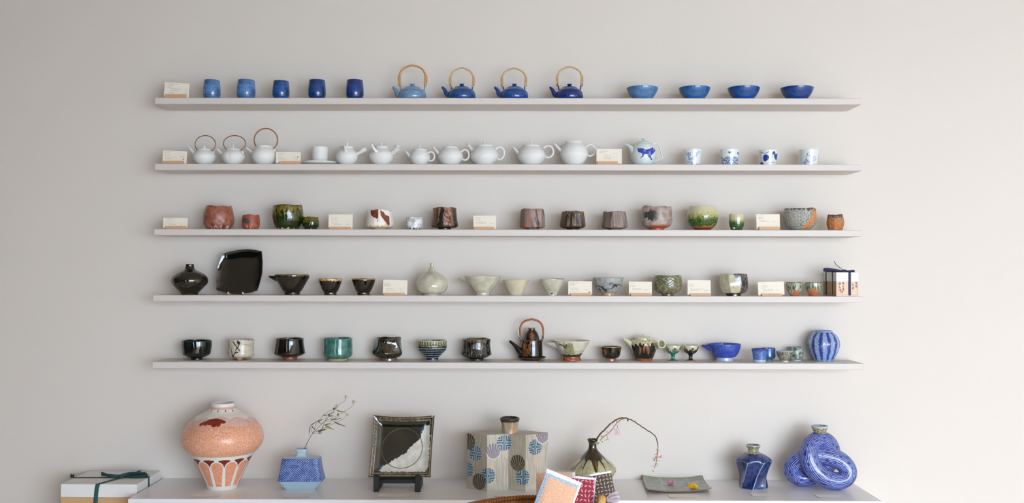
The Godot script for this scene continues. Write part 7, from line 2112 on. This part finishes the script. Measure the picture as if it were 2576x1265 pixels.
# ---------------------------------------------------------------- in front of the counter: a basket of wrapped packets
func foreground() -> void:
	var dist := 2.9
	var s := dist / F
	var z := CZ - dist
	var c := on_plane(1370, 1297, z)
	var rad := 219.0 * s
	var floor_y := c.y - 0.135
	var tb := thing("side_table", "round wooden table in front of the counter carrying the wicker basket", "table", Vector3(c.x, 0, z))
	part(tb, "tabletop", spun([[0.36, -0.03], [0.375, -0.03], [0.38, -0.02], [0.38, -0.006], [0.375, 0.0]], 1.0, 1.0, {"n": 64}).mesh(), mat(rgb(176, 132, 92), 0.5), Vector3(0, floor_y, 0))
	part(tb, "pedestal", spun([[0.035, 0.02], [0.03, 0.1], [0.028, floor_y - 0.03]], 1.0, 1.0, {"n": 24}).mesh(), mat(rgb(60, 56, 52), 0.5))
	part(tb, "foot_plate", spun([[0.22, 0.0], [0.22, 0.01], [0.05, 0.025]], 1.0, 1.0, {"n": 48}).mesh(), mat(rgb(60, 56, 52), 0.5))
	var t := thing("basket", "round brown wicker basket with a coiled rim, filled with wrapped packets", "basket", Vector3(c.x, floor_y + 0.001, z))
	var cane := picture(512, 32, func(u: float, v: float) -> Color: return mixc(rgb(160, 102, 58), rgb(214, 164, 110), 0.5 + 0.5 * sin(u * TAU * 4.0) * 0.4 + ns.get_noise_2d(u * 300, v * 6) * 0.5))
	var wick := mat(rgb(226, 196, 160), 0.55, cane)
	var hgt := c.y - floor_y - 0.008
	var wall := spun([[rad * 0.78, 0.001], [rad * 0.8, 0.002], [rad * 0.88, hgt * 0.4], [rad * 0.96, hgt]], 1.0, 1.0, {"n": 200, "sub": 8, "wall": 0.006, "floor": 0.008, "bend": func(q: Vector3, a: float) -> Vector3:
		var f := 1.0 + 0.012 * sin(a * 60.0) * sin(q.y * 420.0)
		return Vector3(q.x * f, q.y, q.z * f)})
	part(t, "basket_wall", wall.mesh(), wick)
	var ring := []
	for i in 240:
		ring.append(Vector3(sin(TAU * i / 240) * rad * 0.97, hgt + 0.004, cos(TAU * i / 240) * rad * 0.97))
	part(t, "rim", swept(MB.new(), ring, 0.0055, {"n": 8, "closed": true}).mesh(), wick)
	var wrap := MB.new()
	for i in 150:
		var a := TAU * i / 150
		var o := Vector3(sin(a), 0, cos(a))
		var tang := Vector3(cos(a), 0, -sin(a))
		var loop := []
		for j in 8:
			var b := TAU * j / 8
			loop.append(o * rad * 0.97 + Vector3(0, hgt + 0.004, 0) + o * cos(b) * 0.0068 + Vector3.UP * sin(b) * 0.0072 + tang * (b / TAU - 0.5) * 0.004)
		swept(wrap, loop, 0.0026, {"n": 5, "closed": true})
	part(t, "rim_binding", wrap.mesh(), wick)
	# packets: centre of the top edge, distance, width, height, roll, lean
	var curls := func(u: float, v: float, k: float) -> float:
		return sin((ns.get_noise_2d(u * 5.0 * k, v * 5.0 * k) * 5.0 + v * 26.0 * k + u * 14.0 * k) * 2.0)
	var peach := func(u: float, v: float) -> Color:
		if v < 0.022 or u > 0.955:
			return rgb(238, 230, 226)
		if v < 0.055 or (u < 0.10 and v < 0.42):
			return mixc(rgb(136, 164, 190), rgb(208, 218, 226), sst(-0.2, 0.4, ns.get_noise_2d(u * 40, v * 60)))
		if u < 0.10:
			return rgb(232, 226, 226)
		if v > 0.42:
			return rgb(232, 224, 220) if v > 0.43 else rgb(226, 180, 150)
		return mixc(rgb(226, 166, 128), rgb(234, 200, 172), sst(-0.3, 0.9, curls.call(u, v * 1.7, 2.6)))
	var commas := func(u: float, v: float, base: Color, mark: Color) -> Color:
		var x := u * 8.0
		var y := v * 19.0
		var i := int(floor(x))
		var j := int(floor(y))
		var q := Vector2(x - i - 0.5, y - j - 0.5).rotated(((i * 7 + j * 5) % 4) * 0.75 - 1.1)
		var w := 0.16 + 0.07 * q.y
		return mixc(base, mark, sst(w, w - 0.06, Vector2(q.x, maxf(absf(q.y) - 0.26, 0.0)).length()))
	var red := func(u: float, v: float) -> Color:
		if u > 0.96 or v < 0.008:
			return rgb(214, 190, 214)
		return commas.call(u, v, rgb(156, 34, 58), rgb(206, 172, 160))
	var brown := func(u: float, v: float) -> Color:
		if v > 0.36:
			return rgb(226, 222, 222)
		return commas.call(u, v * 1.2, rgb(86, 66, 58), rgb(190, 180, 160))
	var plain := func(u: float, v: float) -> Color:
		return rgb(236, 228, 222) if u > 0.93 else mixc(rgb(226, 166, 128), rgb(236, 206, 182), sst(-0.3, 0.9, curls.call(u, v * 1.7, 2.0)))
	var list := [
		[1398.0, 1188.0, 3.00, 98.0, 0.24, 0.5, plain, "peach patterned packet upright at the back of the basket", Color(1, 1, 1), 0],
		[1503.0, 1194.5, 2.97, 70.0, 0.24, 10.0, brown, "brown cloth packet dotted with cream commas, behind the red one", Color(1, 1, 1), 1],
		[1461.0, 1202.5, 2.86, 76.0, 0.25, -5.0, red, "crimson packet dotted with cream commas, in the middle of the basket", Color(1, 1, 1), 2],
		[1419.0, 1200.5, 2.74, 93.0, 0.26, -21.5, peach, "tilted peach packet with a blue edge and white label, frontmost in the basket", Color(1, 1, 1), 3]]
	for k in list:
		var zz: float = CZ - k[2]
		var ss: float = k[2] / F
		var p := on_plane(k[0], k[1], zz)
		var w: float = k[3] * ss
		var hh: float = k[4]
		var rows := []
		var m := MB.new()
		var back := MB.new()
		for sd in 2:
			rows = []
			var uv := []
			for i in 15:
				var r := PackedVector3Array()
				var u := PackedVector2Array()
				for j in 11:
					var x := (j / 10.0 - 0.5) * (1.0 if sd == 0 else -1.0)
					var y := i / 14.0 - 1.0
					var bulge := 0.009 * (1.0 - pow(absf(x) * 2.0, 4.0)) * (1.0 - pow(absf(y * 2.0 + 1.0), 6.0))
					r.append(Vector3(x * w, y * hh, (bulge + 0.0004) * (1.0 if sd == 0 else -1.0)))
					u.append(Vector2(x + 0.5, -y))
				rows.append(r)
				uv.append(u)
			(m if sd == 0 else back).grid(rows, uv, false)
		var o := thing("packet", k[7], "packet", p, "wrapped packets in the basket")
		o.rotation.z = deg_to_rad(k[5])
		o.rotation.x = -0.10
		part(o, "cloth_front", m.mesh(), mat(Color.WHITE, 0.75, picture(256, 512, k[6]) if k[9] != 0 else picture(128, 256, k[6])))
		part(o, "paper_back", back.mesh(), mat(rgb(232, 226, 222), 0.8))
		var film := mat(Color(0.96, 0.95, 0.98, 0.08), 0.06, null, 0.0, {"transparency": BaseMaterial3D.TRANSPARENCY_ALPHA})
		var fm := MB.new()
		fm.box(Vector3(w * 1.03, 0.006, 0.0014), Vector3(0, 0.002, 0), 0.0003)
		part(o, "film_edge", fm.mesh(), film)
	# a twist wrapped yellow sweet at the basket's right
	var zc := CZ - 2.83
	var q := on_plane(1512, 1262, zc)
	var sw := thing("wrapped_sweet", "small yellow sweet in clear pinkish film, beside the brown packet", "sweet", q)
	var lump := spun([[4, -12], [14, -9], [19, 0], [15, 9], [5, 12]], 0.0011, 1.0, {"n": 24, "bend": wob(24.0, 0.2, 0.0, 4.0, 0, 0.0, 0.0, -40.0)})
	part(sw, "sweet_body", lump.mesh(), mat(rgb(206, 160, 92), 0.6), Vector3.ZERO, Basis(Vector3.BACK, 1.3))
	var wing := MB.new()
	for k in 7:
		var a := -0.5 + k * 0.17
		var e := Vector3(cos(a) * 0.052, sin(a) * 0.026 + 0.014, 0.012 * sin(k * 2.1))
		swept(wing, [Vector3(0.016, 0.004, 0), e * 0.55 + Vector3(0, 0.002, 0.003 * cos(k * 1.7)), e], [0.0012, 0.0055, 0.0075], {"n": 5, "hint": Vector3(-sin(a), cos(a), 0.3), "thin": 0.06})
	part(sw, "film_wing", wing.mesh(), mat(Color(0.93, 0.86, 0.90, 0.35), 0.12, null, 0.0, {"transparency": BaseMaterial3D.TRANSPARENCY_ALPHA}))
